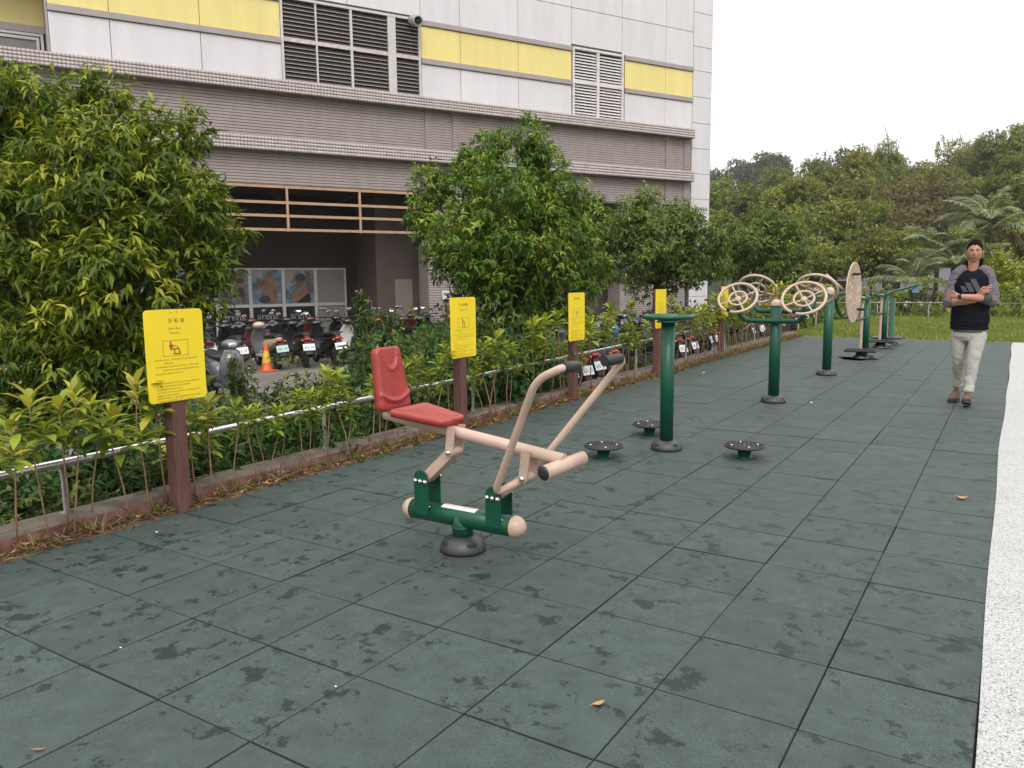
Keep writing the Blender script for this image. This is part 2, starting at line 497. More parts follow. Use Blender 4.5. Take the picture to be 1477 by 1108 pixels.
# ------------------------------------------------------------------ mesh builder
class MB:
    def __init__(self):
        self.v, self.f, self.m, self.s = [], [], [], []

    def add(self, vs, fs, mi=0, smooth=False):
        o = len(self.v)
        self.v += [tuple(map(float, p)) for p in vs]
        self.f += [tuple(i + o for i in f) for f in fs]
        self.m += [mi] * len(fs)
        self.s += [smooth] * len(fs)
        return self

    def box(self, c, size, rot=None, mi=0):
        x, y, z = size[0] / 2, size[1] / 2, size[2] / 2
        vs = [Vector((a * x, b * y, d * z)) for a in (-1, 1) for b in (-1, 1) for d in (-1, 1)]
        if rot is not None:
            vs = [rot @ p for p in vs]
        vs = [p + Vector(c) for p in vs]
        fs = [(0, 1, 3, 2), (4, 6, 7, 5), (0, 4, 5, 1), (2, 3, 7, 6), (0, 2, 6, 4), (1, 5, 7, 3)]
        return self.add(vs, fs, mi)

    def bbox(self, lo, hi, mi=0):
        return self.box([(a + b) / 2 for a, b in zip(lo, hi)], [b - a for a, b in zip(lo, hi)], None, mi)

    def rbox(self, lo, hi, bev=0.004, mi=0, rot=None, org=None):
        """box with chamfered edges"""
        bm_c = [(a + b) / 2 for a, b in zip(lo, hi)]
        h = [(b - a) / 2 for a, b in zip(lo, hi)]
        vs, fs = [], []
        idx = {}
        for sx in (-1, 1):
            for sy in (-1, 1):
                for sz in (-1, 1):
                    for ax in range(3):
                        p = [sx * h[0], sy * h[1], sz * h[2]]
                        for k in range(3):
                            if k != ax:
                                p[k] -= (sx, sy, sz)[k] * bev
                        idx[(sx, sy, sz, ax)] = len(vs)
                        vs.append(Vector(p))
        for ax in range(3):
            o1, o2 = [(1, 2), (2, 0), (0, 1)][ax]
            for s in (-1, 1):
                q = []
                for a, b in ((-1, -1), (1, -1), (1, 1), (-1, 1)):
                    sg = [0, 0, 0]
                    sg[ax], sg[o1], sg[o2] = s, a, b
                    q.append(idx[(*sg, ax)])
                fs.append(tuple(q if s > 0 else q[::-1]))
        for ax in range(3):          # edges parallel to ax
            o1, o2 = [(1, 2), (2, 0), (0, 1)][ax]
            for a in (-1, 1):
                for b in (-1, 1):
                    def k(s, face):
                        sg = [0, 0, 0]
                        sg[ax], sg[o1], sg[o2] = s, a, b
                        return idx[(*sg, face)]
                    q = [k(-1, o1), k(1, o1), k(1, o2), k(-1, o2)]
                    if a * b < 0:
                        q = q[::-1]
                    fs.append(tuple(q[::-1]) if False else tuple(q))
        for sx in (-1, 1):
            for sy in (-1, 1):
                for sz in (-1, 1):
                    t_ = [idx[(sx, sy, sz, 0)], idx[(sx, sy, sz, 1)], idx[(sx, sy, sz, 2)]]
                    fs.append(tuple(t_ if sx * sy * sz > 0 else t_[::-1]))
        if rot is not None:
            vs = [rot @ p for p in vs]
        vs = [p + Vector(bm_c) for p in vs]
        return self.add(vs, fs, mi)

    def tube(self, pts, r, seg=12, mi=0, caps=True, smooth=True, up=None):
        pts = [Vector(p) for p in pts]
        n = len(pts)
        rs = r if isinstance(r, (list, tuple)) else [r] * n
        T = []
        for i in range(n):
            a = pts[max(0, i - 1)]
            b = pts[min(n - 1, i + 1)]
            d = (b - a)
            T.append(d.normalized() if d.length > 1e-9 else Vector((0, 0, 1)))
        ref = Vector(up) if up else (Vector((0, 0, 1)) if abs(T[0].z) < 0.9 else Vector((1, 0, 0)))
        N = (ref - T[0] * ref.dot(T[0])).normalized()
        vs, fs = [], []
        for i in range(n):
            if i:
                N = (N - T[i] * N.dot(T[i]))
                N = N.normalized() if N.length > 1e-6 else T[i].orthogonal().normalized()
            B = T[i].cross(N)
            rad = rs[i]
            rx, ry = rad if isinstance(rad, (list, tuple)) else (rad, rad)
            for k in range(seg):
                a = 2 * PI * k / seg
                vs.append(pts[i] + N * (math.cos(a) * rx) + B * (math.sin(a) * ry))
        for i in range(n - 1):
            for k in range(seg):
                k2 = (k + 1) % seg
                fs.append((i * seg + k, i * seg + k2, (i + 1) * seg + k2, (i + 1) * seg + k))
        self.add(vs, fs, mi, smooth)
        if caps:
            o = len(self.v) - n * seg
            self.f.append(tuple(o + k for k in range(seg))[::-1])
            self.f.append(tuple(o + (n - 1) * seg + k for k in range(seg)))
            self.m += [mi, mi]
            self.s += [False, False]
        return self

    def lathe(self, prof, seg=24, c=(0, 0, 0), axis=(0, 0, 1), mi=0, smooth=True):
        ax = Vector(axis).normalized()
        q = Vector((0, 0, 1)).rotation_difference(ax)
        vs, fs = [], []
        n = len(prof)
        for (r, z) in prof:
            for k in range(seg):
                a = 2 * PI * k / seg
                vs.append(q @ Vector((math.cos(a) * r, math.sin(a) * r, z)) + Vector(c))
        for i in range(n - 1):
            for k in range(seg):
                k2 = (k + 1) % seg
                fs.append((i * seg + k, i * seg + k2, (i + 1) * seg + k2, (i + 1) * seg + k))
        self.add(vs, fs, mi, smooth)
        o = len(self.v) - n * seg
        if prof[0][0] > 1e-5:
            self.f.append(tuple(o + k for k in range(seg))[::-1]); self.m.append(mi); self.s.append(False)
        if prof[-1][0] > 1e-5:
            self.f.append(tuple(o + (n - 1) * seg + k for k in range(seg))); self.m.append(mi); self.s.append(False)
        return self

    def torus(self, c, Rr, r, axis=(0, 0, 1), seg=40, ms=10, mi=0):
        ax = Vector(axis).normalized()
        q = Vector((0, 0, 1)).rotation_difference(ax)
        vs, fs = [], []
        for i in range(seg):
            a = 2 * PI * i / seg
            for k in range(ms):
                b = 2 * PI * k / ms
                rr = Rr + r * math.cos(b)
                vs.append(q @ Vector((rr * math.cos(a), rr * math.sin(a), r * math.sin(b))) + Vector(c))
        for i in range(seg):
            for k in range(ms):
                i2, k2 = (i + 1) % seg, (k + 1) % ms
                fs.append((i * ms + k, i2 * ms + k, i2 * ms + k2, i * ms + k2))
        return self.add(vs, fs, mi, True)

    def loft(self, rings, mi=0, caps=True, smooth=True):
        """rings: equal-length closed loops of points"""
        n, seg = len(rings), len(rings[0])
        vs = [p for r in rings for p in r]
        fs = []
        for i in range(n - 1):
            for k in range(seg):
                k2 = (k + 1) % seg
                fs.append((i * seg + k, i * seg + k2, (i + 1) * seg + k2, (i + 1) * seg + k))
        self.add(vs, fs, mi, smooth)
        if caps:
            o = len(self.v) - n * seg
            self.f.append(tuple(o + k for k in range(seg))[::-1])
            self.f.append(tuple(o + (n - 1) * seg + k for k in range(seg)))
            self.m += [mi, mi]
            self.s += [smooth, smooth]
        return self

    def ell(self, c, r, seg=16, rings=10, mi=0, rot=None):
        vs, fs = [], []
        for i in range(rings + 1):
            th = PI * i / rings
            for k in range(seg):
                a = 2 * PI * k / seg
                p = Vector((r[0] * math.sin(th) * math.cos(a), r[1] * math.sin(th) * math.sin(a), r[2] * math.cos(th)))
                if rot is not None:
                    p = rot @ p
                vs.append(p + Vector(c))
        for i in range(rings):
            for k in range(seg):
                k2 = (k + 1) % seg
                fs.append((i * seg + k, (i + 1) * seg + k, (i + 1) * seg + k2, i * seg + k2))
        return self.add(vs, fs, mi, True)

    def prism(self, poly, o, ex, ey, ez, t, mi=0):
        """extrude the 2-D polygon (in ex, ey at o) by t along ez, centred"""
        o, ex, ey, ez = Vector(o), Vector(ex), Vector(ey), Vector(ez)
        n = len(poly)
        vs = [o + ex * a + ey * b - ez * t / 2 for a, b in poly] + [o + ex * a + ey * b + ez * t / 2 for a, b in poly]
        fs = [tuple(range(n))[::-1], tuple(range(n, 2 * n))] + [(i, (i + 1) % n, n + (i + 1) % n, n + i) for i in range(n)]
        return self.add(vs, fs, mi)

    def mesh(self, name, mats):
        me = bpy.data.meshes.new(name)
        me.from_pydata(self.v, [], self.f)
        for m in (mats if isinstance(mats, (list, tuple)) else [mats]):
            me.materials.append(m)
        me.polygons.foreach_set('material_index', self.m)
        me.polygons.foreach_set('use_smooth', self.s)
        me.update()
        return me

    def build(self, name, mats, parent=None, **kw):
        return obj(name, self.mesh(name, mats), parent, **kw)


def obj(name, me, parent=None, loc=None, rot=None, scale=None, **props):
    o = bpy.data.objects.new(name, me)
    COL.objects.link(o)
    if parent is not None:
        o.parent = parent
    if loc is not None:
        o.location = loc
    if rot is not None:
        o.rotation_euler = rot
    if scale is not None:
        o.scale = scale
    for k, v in props.items():
        o[k] = v
    return o


def thing(name, label, cat, loc=(0, 0, 0), rz=0.0, group=None, mesh=None):
    o = obj(name, mesh, None, loc, (0, 0, rz))
    o['label'] = label
    o['category'] = cat
    if group:
        o['group'] = group
    return o


def struct(o):
    o['kind'] = 'structure'
    return o


def stuff(o):
    o['kind'] = 'stuff'
    return o


def copy_thing(src, loc, rz, label=None, group=None, swap=None):
    """A copy of a thing with copies of its parts and sub-parts; swap maps part-name stems to materials."""
    def cp(o, parent):
        c = o.copy()
        COL.objects.link(c)
        if parent is not None:
            c.parent = parent
        if swap:
            stem = o.name.split('.')[0]
            if stem in swap and c.material_slots:
                c.material_slots[0].link = 'OBJECT'
                c.material_slots[0].material = swap[stem]
        for ch in o.children:
            cp(ch, c)
        return c
    r = cp(src, None)
    r.location = loc
    r.rotation_euler = (0, 0, rz)
    if label:
        r['label'] = label
    if group:
        r['group'] = group
    return r


def np_mesh(name, verts, faces, mats, tint=None, mi=None, smooth=False):
    """verts (N,3); faces (F,k) all with k corners"""
    me = bpy.data.meshes.new(name)
    F, k = faces.shape
    me.vertices.add(len(verts))
    me.vertices.foreach_set('co', np.ascontiguousarray(verts, dtype=np.float32).ravel())
    me.loops.add(F * k)
    me.loops.foreach_set('vertex_index', np.ascontiguousarray(faces, dtype=np.int32).ravel())
    me.polygons.add(F)
    me.polygons.foreach_set('loop_start', np.arange(0, F * k, k, dtype=np.int32))
    for m in (mats if isinstance(mats, (list, tuple)) else [mats]):
        me.materials.append(m)
    if mi is not None:
        me.polygons.foreach_set('material_index', mi.astype(np.int32))
    if smooth:
        me.polygons.foreach_set('use_smooth', np.ones(F, dtype=bool))
    me.update(calc_edges=True)
    if tint is not None:
        a = me.attributes.new('tint', 'FLOAT', 'POINT')
        a.data.foreach_set('value', np.ascontiguousarray(tint, dtype=np.float32))
    me.validate()
    return me


def nrm(a):
    return a / np.maximum(np.linalg.norm(a, axis=-1, keepdims=True), 1e-9)


LEAF_T = np.array([[0, 0, 0], [-0.5, 0.42, 0.10], [0, 0.45, 0.0], [0.5, 0.42, 0.10], [0, 1.0, -0.16]])
LEAF_F = np.array([[0, 2, 1], [0, 3, 2], [1, 2, 4], [2, 3, 4]])


def leaves(P, D, UP, L, W, tint, tmpl=LEAF_T, faces=LEAF_F):
    """oriented leaf cards: base P, axis D, upward hint UP, length L, width W -> verts, faces, per-vertex tint"""
    D = nrm(D)
    S = nrm(np.cross(D, UP))
    N = np.cross(S, D)
    n = len(P)
    k = len(tmpl)
    V = (P[:, None, :] + S[:, None, :] * (tmpl[None, :, 0, None] * W[:, None, None])
         + D[:, None, :] * (tmpl[None, :, 1, None] * L[:, None, None])
         + N[:, None, :] * (tmpl[None, :, 2, None] * L[:, None, None]))
    F = (faces[None] + (np.arange(n) * k)[:, None, None]).reshape(-1, 3)
    return V.reshape(-1, 3), F, np.repeat(tint, k)


def crown(lobes, n_clusters, per, L, W, rng, droop=0.45, spread=1.0, shell=0.35, fresh=0.25, whorl=True):
    """Leaf clusters through the outer part of a set of ellipsoid lobes: (cx,cy,cz,rx,ry,rz)."""
    lob = np.array(lobes, float)
    wts = (lob[:, 3] * lob[:, 4] * lob[:, 5]) ** (2 / 3)
    idx = rng.choice(len(lob), n_clusters, p=wts / wts.sum())
    d = nrm(rng.normal(size=(n_clusters, 3)))
    rad = 1.0 - shell * rng.random(n_clusters) ** 1.6 + rng.normal(0, 0.07, n_clusters)
    c = lob[idx, :3] + d * lob[idx, 3:6] * rad[:, None]
    # lumpy outline
    ph = np.sin(c * np.array([5.1, 4.3, 6.2]) / max(lob[:, 3].mean(), 0.01) * 0.9).sum(1) + rng.normal(0, 0.3, n_clusters)
    c = c + d * (0.10 * ph * lob[idx, 3])[:, None]
    out = nrm(d * np.array([1, 1, 0.8]) + np.array([0, 0, 0.35]) + rng.normal(0, 0.35, (n_clusters, 3)))
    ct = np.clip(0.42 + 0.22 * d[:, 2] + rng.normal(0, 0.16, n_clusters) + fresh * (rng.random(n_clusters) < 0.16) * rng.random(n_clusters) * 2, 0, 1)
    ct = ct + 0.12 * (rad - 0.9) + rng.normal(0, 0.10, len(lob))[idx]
    # leaves
    a0 = rng.random(n_clusters) * 2 * PI
    ref = np.where(np.abs(out[:, 2:3]) < 0.9, np.array([[0, 0, 1.0]]), np.array([[1.0, 0, 0]]))
    s1 = nrm(np.cross(out, ref))
    s2 = np.cross(out, s1)
    k = np.arange(per)
    ang = a0[:, None] + k[None] * 2 * PI / per * 1.0 + rng.normal(0, 0.25, (n_clusters, per))
    tilt = 0.25 + 0.75 * rng.random((n_clusters, per)) * spread
    radial = np.cos(ang)[..., None] * s1[:, None] + np.sin(ang)[..., None] * s2[:, None]
    D = radial * np.sin(tilt * 1.25)[..., None] + out[:, None] * np.cos(tilt * 1.25)[..., None]
    D = D + np.array([0, 0, -droop]) * (0.5 + rng.random((n_clusters, per, 1)))
    P = c[:, None] + out[:, None] * (rng.random((n_clusters, per, 1)) - 0.5) * L * 0.9 + rng.normal(0, L * 0.12, (n_clusters, per, 3))
    UPv = out[:, None] + np.array([0, 0, 0.9]) + rng.normal(0, 0.25, (n_clusters, per, 3))
    LL = L * (0.65 + 0.55 * rng.random((n_clusters, per)))
    T = np.clip(ct[:, None] + rng.normal(0, 0.10, (n_clusters, per)), 0, 1)
    n = n_clusters * per
    return leaves(P.reshape(n, 3), D.reshape(n, 3), UPv.reshape(n, 3), LL.ravel(), LL.ravel() * W / L, T.ravel())


# ------------------------------------------------------------------ the ground
FENCE_X = -3.30
g = MB()
g.add([(-700, -300, -0.86), (700, -300, -0.86), (700, 900, -0.86), (-700, 900, -0.86)], [(0, 1, 2, 3)])
struct(g.build('ground', MT['forestfloor']))
g = MB()
g.bbox((-60, -12, -0.95), (-3.42, 46, -0.70))
struct(g.build('parking_lot', MT['lot']))
# retaining ground under the exercise area and lawn
g = MB()
g.bbox((-3.40, -4, -0.9), (22, 29.6, -0.032))
struct(g.build('subgrade', MT['dirt']))

# rubber floor: tiles as pieces, joints open down to a dark bed
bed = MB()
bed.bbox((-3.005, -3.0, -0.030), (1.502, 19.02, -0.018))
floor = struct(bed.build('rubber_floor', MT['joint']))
tm = MB()
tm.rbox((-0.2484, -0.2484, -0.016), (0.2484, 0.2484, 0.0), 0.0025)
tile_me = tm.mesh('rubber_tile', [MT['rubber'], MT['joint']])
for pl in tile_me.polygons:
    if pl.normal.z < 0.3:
        pl.material_index = 1          # sides coloured darker to deepen the joints
rest = MB()
cells = []
for j in range(-3, 38):
    for i in range(-6, 3):
        c = ((i + 0.5) * 0.5, (j + 0.5) * 0.5)
        d = np.array([c[0], c[1], 0]) - CAM
        z = d @ _fw
        u = 738.5 + F_PX * (d @ _rr) / max(z, 0.01)
        vis = z > 0.5 and -130 < u < 1600
        cells.append((0 if vis else 1, z if vis else abs(z), c))
cells.sort()
rt = random.Random(3)
for q, (o_, z_, c) in enumerate(cells):
    dz, tx, ty, rz = rt.uniform(-0.0016, 0.0012), rt.uniform(-0.0035, 0.0035), rt.uniform(-0.0035, 0.0035), rt.uniform(-0.003, 0.003)
    jx, jy = rt.uniform(-0.0012, 0.0012), rt.uniform(-0.0012, 0.0012)
    if q < 298:
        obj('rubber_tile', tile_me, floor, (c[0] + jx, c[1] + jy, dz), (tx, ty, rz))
    else:
        rot = Euler((tx, ty, rz)).to_matrix()
        rest.rbox((-0.248, -0.248, -0.016), (0.248, 0.248, 0.0), 0.003)
        n = 24
        off = Vector((c[0], c[1], dz))
        # shift the last box
        cen = Vector((0, 0, -0.008))
        for k in range(len(rest.v) - n, len(rest.v)):
            rest.v[k] = tuple(rot @ Vector(rest.v[k]) + off)
stuff(rest.build('rubber_tile_field', MT['rubber'], floor))

# pale washed-pebble path on the right, slightly wavy edge
pth = MB()
ys = np.linspace(-3, 19.0, 60)
xs = 1.503 + 0.0 * ys - 0.022 * np.exp(-((ys - 6) / 3.2) ** 2) + 0.006 * np.sin(ys * 1.7)
x2 = 1.80 + 0.0025 * ys
top = []
for (xa, xb, nm) in ((xs, x2 - 0.004, 'slab'), (x2 + 0.004, np.full_like(ys, 4.4), 'slab')):
    vs = [(a, y, 0.004) for a, y in zip(xa, ys)] + [(b, y, 0.004) for b, y in zip(xb, ys)] + \
         [(a, y, -0.030) for a, y in zip(xa, ys)] + [(b, y, -0.030) for b, y in zip(xb, ys)]
    n = len(ys)
    fs = [(i, n + i, n + i + 1, i + 1) for i in range(n - 1)]
    fs += [(i, i + 1, 2 * n + i + 1, 2 * n + i) for i in range(n - 1)]
    fs += [(n + i, 3 * n + i, 3 * n + i + 1, n + i + 1) for i in range(n - 1)]
    fs += [(n - 1, 2 * n - 1, 4 * n - 1, 3 * n - 1), (0, 2 * n, 3 * n, n)]
    pth.add(vs, fs)
struct(pth.build('pebble_path', MT['pebble']))

# dirt strip and low kerb on the left
dn = MB()
n = 90
ys = np.linspace(-4, 19.4, n)
prof = [(-3.002, -0.012), (-3.05, 0.006), (-3.10, 0.022), (-3.16, 0.028)]
vs, fs = [], []
for y in ys:
    drift = -0.0 if y < 9 else -0.0
    for (x, z) in prof:
        vs.append((x + drift + random.uniform(-.012, .012), y, z + random.uniform(-.008, .008)))
for i in range(n - 1):
    for k in range(3):
        fs.append((i * 4 + k, i * 4 + 4 + k, i * 4 + 5 + k, i * 4 + 1 + k))
dn.add(vs, fs, 0, True)
struct(dn.build('dirt_strip', MT['dirt']))
cb = MB()
vs, fs = [], []
for y in ys:
    j = [random.uniform(-.004, .004) for _ in range(6)]
    vs += [(-3.135 + j[0], y, -0.02), (-3.140 + j[1], y, 0.088 + j[2]), (-3.152, y, 0.104 + j[2]), (-3.30 + j[3], y, 0.106 + j[4]), (-3.385 + j[5], y, 0.100), (-3.395, y, -0.80)]
for i in range(n - 1):
    for k in range(5):
        fs.append((i * 6 + k, i * 6 + 6 + k, i * 6 + 7 + k, i * 6 + 1 + k))
cb.add(vs, fs)
cb.m = [0 if (q % 5) < 1 else 1 for q in range(len(fs))]
struct(cb.build('kerb', [MT['curbred'], MT['concrete']]))

# dry grass tufts along the strip (uncountable)
n = 5200
yy = RNG.uniform(-1.0, 19.2, n) ** 1.0
xx = RNG.normal(-3.075, 0.035, n)
P = np.stack([xx, yy, np.full(n, 0.006)], 1)
D = np.stack([RNG.normal(0, 0.9, n), RNG.normal(0, 0.9, n), np.abs(RNG.normal(0.35, 0.4, n))], 1)
LL = RNG.uniform(0.04, 0.15, n)
V, Fc, Tt = leaves(P, D, RNG.normal(0, 0.4, (n, 3)) + [0, 0, 1], LL, np.full(n, 0.007), RNG.uniform(0, 1, n))
stuff(obj('dry_grass', np_mesh('dry_grass', V, Fc, MT['straw'], Tt)))
n = 900
P = np.stack([RNG.normal(-3.09, 0.03, n), RNG.uniform(-0.5, 19, n), np.full(n, 0.02)], 1)
D = np.stack([RNG.normal(0, 0.5, n), RNG.normal(0, 0.5, n), np.abs(RNG.normal(0.7, 0.3, n))], 1)
V, Fc, Tt = leaves(P, D, RNG.normal(0, 0.4, (n, 3)) + [0, 0, 1], RNG.uniform(0.04, 0.12, n), np.full(n, 0.012), RNG.uniform(0, 1, n))
stuff(obj('weed_grass', np_mesh('weed_grass', V, Fc, MT['blade'], Tt)))
n = 260
P = np.stack([RNG.normal(-3.07, 0.04, n), RNG.uniform(-0.5, 19, n), np.full(n, 0.03)], 1)
D = np.stack([RNG.normal(0, 1, n), RNG.normal(0, 1, n), RNG.normal(0.05, 0.15, n)], 1)
V, Fc, Tt = leaves(P, D, RNG.normal(0, 0.3, (n, 3)) + [0, 0, 1], RNG.uniform(0.03, 0.075, n), RNG.uniform(0.012, 0.028, n), RNG.uniform(0, 1, n))
stuff(obj('leaf_litter', np_mesh('leaf_litter', V, Fc, MT['litter'], Tt)))

# lawn beyond the rubber floor
lw = MB()
nx, ny = 30, 18
vs, fs = [], []
for j in range(ny):
    for i in range(nx):
        x = -3.38 + (22 + 3.38) * i / (nx - 1)
        y = 19.03 + 10.6 * j / (ny - 1)
        vs.append((x, y, -0.01 + 0.05 * min(1, (y - 19.03) / 1.5) + random.uniform(-.012, .012)))
for j in range(ny - 1):
    for i in range(nx - 1):
        fs.append((j * nx + i, j * nx + i + 1, (j + 1) * nx + i + 1, (j + 1) * nx + i))
lw.add(vs, fs, 0, True)
struct(lw.build('lawn', MT['lawn']))
lw = MB()
lw.bbox((4.404, -4, -0.5), (22, 19.02, 0.0))
struct(lw.build('side_lawn', MT['lawn']))
n = 42000
P = np.stack([RNG.uniform(-3.4, 6.5, n), 19.04 + 10.4 * RNG.random(n) ** 1.15, np.full(n, 0.0)], 1)
P[:, 2] = 0.04 * np.minimum(1, (P[:, 1] - 19) / 1.5)
patch = np.sin(P[:, 0] * 1.7 + 1.3) * np.sin(P[:, 1] * 1.1) + 0.5 * np.sin(P[:, 0] * 4.3 + P[:, 1] * 2.9)
D = np.stack([RNG.normal(0, 0.45, n), RNG.normal(0, 0.45, n), np.ones(n)], 1)
LL = RNG.uniform(0.04, 0.10, n) * (1 + 0.25 * patch)
V, Fc, Tt = leaves(P, D, RNG.normal(0, 1, (n, 3)), LL, np.full(n, 0.022), np.clip(0.45 + 0.22 * patch + RNG.normal(0, 0.2, n), 0, 1))
stuff(obj('lawn_grass', np_mesh('lawn_grass', V, Fc, MT['blade'], Tt)))

# parking-bay lines behind the kerb
ml = MB()
for k in range(9):
    y = 0.4 + k * 0.75
    a = Vector((-7.6, y + 0.55, -0.696))
    ml.box((-6.6, y + 0.3, -0.6975), (2.1, 0.08, 0.005), Matrix.Rotation(R(-8), 3, 'Z'))
struct(ml.build('parking_markings', MT['white_line']))

# hillside
TX = np.linspace(-190, 300, 90)
TY = np.linspace(44, 520, 80)


def hill(x, y):
    d = math.hypot(x - CAM[0], y - CAM[1])
    head = math.atan2(x - CAM[0], y - CAM[1])
    s = max(0.0, d - 50.0)
    k = 0.095 + 0.13 * max(0.0, min(1.0, (head + 0.10) / 0.28))
    near = s * k if s < 90 else 90 * k + (s - 90) * 0.03
    far = max(0.0, d - 170.0) * 0.30
    far = min(far, 15 + 3 * math.sin(head * 19) + 2 * math.sin(head * 43 + 1))
    return -0.8 + near * 0.86 + far


vs = [(x, y, hill(x, y)) for y in TY for x in TX]
nx = len(TX)
fs = [(j * nx + i, j * nx + i + 1, (j + 1) * nx + i + 1, (j + 1) * nx + i) for j in range(len(TY) - 1) for i in range(nx - 1)]
hb = MB()
hb.add(vs, fs, 0, True)
struct(hb.build('hillside', MT['forestfloor']))

# ------------------------------------------------------------------ the building
T_AX = np.array([0.4457724, 0.89514634])
F0 = np.array([-14.46454, 19.36841])
bld = thing('parking_building', 'long grey brick building with white and yellow panels above the scooter lot', 'building',
            (F0[0], F0[1], 0.0), math.atan2(T_AX[1], T_AX[0]))
# local frame: +x along the facade to the right, -y towards the camera, z up


def bpart(mb, name, m, parent=bld, **kw):
    return mb.build(name, m, parent, **kw)


S0, S1 = -13.5, 10.88


def courses(mb, x0, x1, y, z0, z1, side_l=False, side_r=False, depth=0.4):
    """brick wall face at y with real recessed bed joints and staggered vertical joints"""
    h = 0.084
    z = z1
    k = 0
    while z > z0 + 1e-4:
        zb = max(z0, z - h)
        jt = 0.016
        lo = zb + jt
        if lo < z:
            # proud brick band
            mb.add([(x0, y, lo), (x1, y, lo), (x1, y, z), (x0, y, z), (x0, y + 0.018, lo), (x1, y + 0.018, lo), (x0, y + depth, z), (x1, y + depth, z), (x0, y + depth, lo), (x1, y + depth, lo)],
                   [(0, 1, 2, 3), (4, 5, 1, 0), (0, 3, 6, 8), (1, 9, 7, 2)], 0)
            mb.add([(x0, y + 0.018, zb), (x1, y + 0.018, zb), (x1, y + 0.018, lo), (x0, y + 0.018, lo)], [(0, 1, 2, 3)], 1)
        # vertical joints
        z = zb
        k += 1
    mb.add([(x0, y, z1), (x1, y, z1), (x1, y + depth, z1), (x0, y + depth, z1)], [(0, 1, 2, 3)], 0)


wall = MB()
courses(wall, -13.5, 10.78, 0.0, 5.55, 6.90)
bpart(wall, 'upper_brick_wall', [MT['brick'], MT['brick_joint']])
wall = MB()
courses(wall, -13.5, 10.78, 0.001, 4.30, 5.25)
wall.bbox((-13.5, 0.02, 4.28), (10.7, 0.42, 4.30), 0)
bpart(wall, 'lower_brick_wall', [MT['brick'], MT['brick_joint']])
# pilasters proud of the brick
for (a, b) in ((-0.56, -0.32), (0.42, 0.70), (9.57, 9.85), (10.50, 10.84), (-10.0, -9.4)):
    for za, zb in ((5.60, 6.86), (4.31, 5.22)):
        p = MB()
        courses(p, a, b, -0.05, za, zb, depth=0.06)
        bpart(p, 'pilaster', [MT['brick'], MT['brick_joint']])
# ground-floor piers
for (a, b, dp) in ((-0.55, 2.3, 0.75), (7.4, 10.7, 0.75), (-14.2, -13.4, 0.8)):
    p = MB()
    courses(p, a, b, 0.0, -0.72, 4.28, depth=dp)
    p.add([(a, dp, -0.72), (a, 0.02, -0.72), (a, 0.02, 4.28), (a, dp, 4.28)], [(0, 1, 2, 3)], 0)
    p.add([(b, 0.02, -0.72), (b, dp, -0.72), (b, dp, 4.28), (b, 0.02, 4.28)], [(0, 1, 2, 3)], 0)
    bpart(p, 'brick_pier', [MT['brick'], MT['brick_joint']])

# two projecting ledges faced with small mosaic tiles
for (z0, z1) in ((6.86, 7.21), (5.22, 5.60)):
    lg = MB()
    lg.bbox((-13.5, -0.300, z0), (10.80, 0.02, z1))
    led = bpart(lg, 'ledge', MT['grout'])
    nrow = 4
    hh = (z1 - z0) / nrow
    ncol = int(24.3 / 0.094)
    ww = 24.3 / ncol
    V = []
    Fq = []
    for i in range(ncol):
        for j in range(nrow):
            x = -13.5 + i * ww
            z = z0 + j * hh
            g_ = 0.0036
            a, b, c, d = x + g_, x + ww - g_, z + g_, z + hh - g_
            yf = -0.306 - random.uniform(0, 0.0015)
            o_ = len(V)
            V += [(a, yf, c), (b, yf, c), (b, yf, d), (a, yf, d), (a, -0.299, c), (b, -0.299, c), (b, -0.299, d), (a, -0.299, d)]
            Fq += [(o_, o_ + 1, o_ + 2, o_ + 3), (o_ + 4, o_ + 5, o_ + 1, o_), (o_ + 3, o_ + 2, o_ + 6, o_ + 7), (o_ + 4, o_, o_ + 3, o_ + 7), (o_ + 1, o_ + 5, o_ + 6, o_ + 2)]
    # top face tiles and the end face
    stuff(obj('mosaic_facing', np_mesh('mosaic_facing', np.array(V), np.array(Fq), MT['mosaic']), led))
    e = MB()
    for i in range(3):
        for j in range(nrow):
            a, b = -0.300 + i * 0.1 + 0.005, -0.300 + (i + 1) * 0.1 - 0.005
            e.add([(10.806, a, z0 + j * hh + .005), (10.806, b, z0 + j * hh + .005), (10.806, b, z0 + (j + 1) * hh - .005), (10.806, a, z0 + (j + 1) * hh - .005)], [(0, 1, 2, 3)])
    stuff(e.build('end_facing', MT['mosaic'], led))

# backing for the metal panels, then every panel on its own
bk = MB()
bk.bbox((-10.80, 0.035, 7.21), (-5.04, 0.5, 16.0))
bk.bbox((-0.62, 0.035, 7.21), (5.16, 0.5, 16.0))
bk.bbox((7.50, 0.035, 7.21), (11.96, 0.5, 16.0))
bk.bbox((-5.04, 0.035, 9.62), (-0.62, 0.5, 16.0))
bk.bbox((5.16, 0.035, 9.60), (7.50, 0.5, 16.0))
bk.bbox((10.90, 0.035, -0.72), (11.96, 0.5, 7.21))
bk.bbox((10.95, 0.5, -0.72), (11.95, 9.0, 16.0))
bpart(bk, 'panel_backing', MT['panel_joint'])


def panel(x0, x1, z0, z1, m, name='wall_panel', y=0.0):
    q = MB()
    g_ = 0.007
    q.rbox((x0 + g_, y, z0 + g_), (x1 - g_, y + 0.034, z1 - g_), 0.006)
    return bpart(q, name, m)


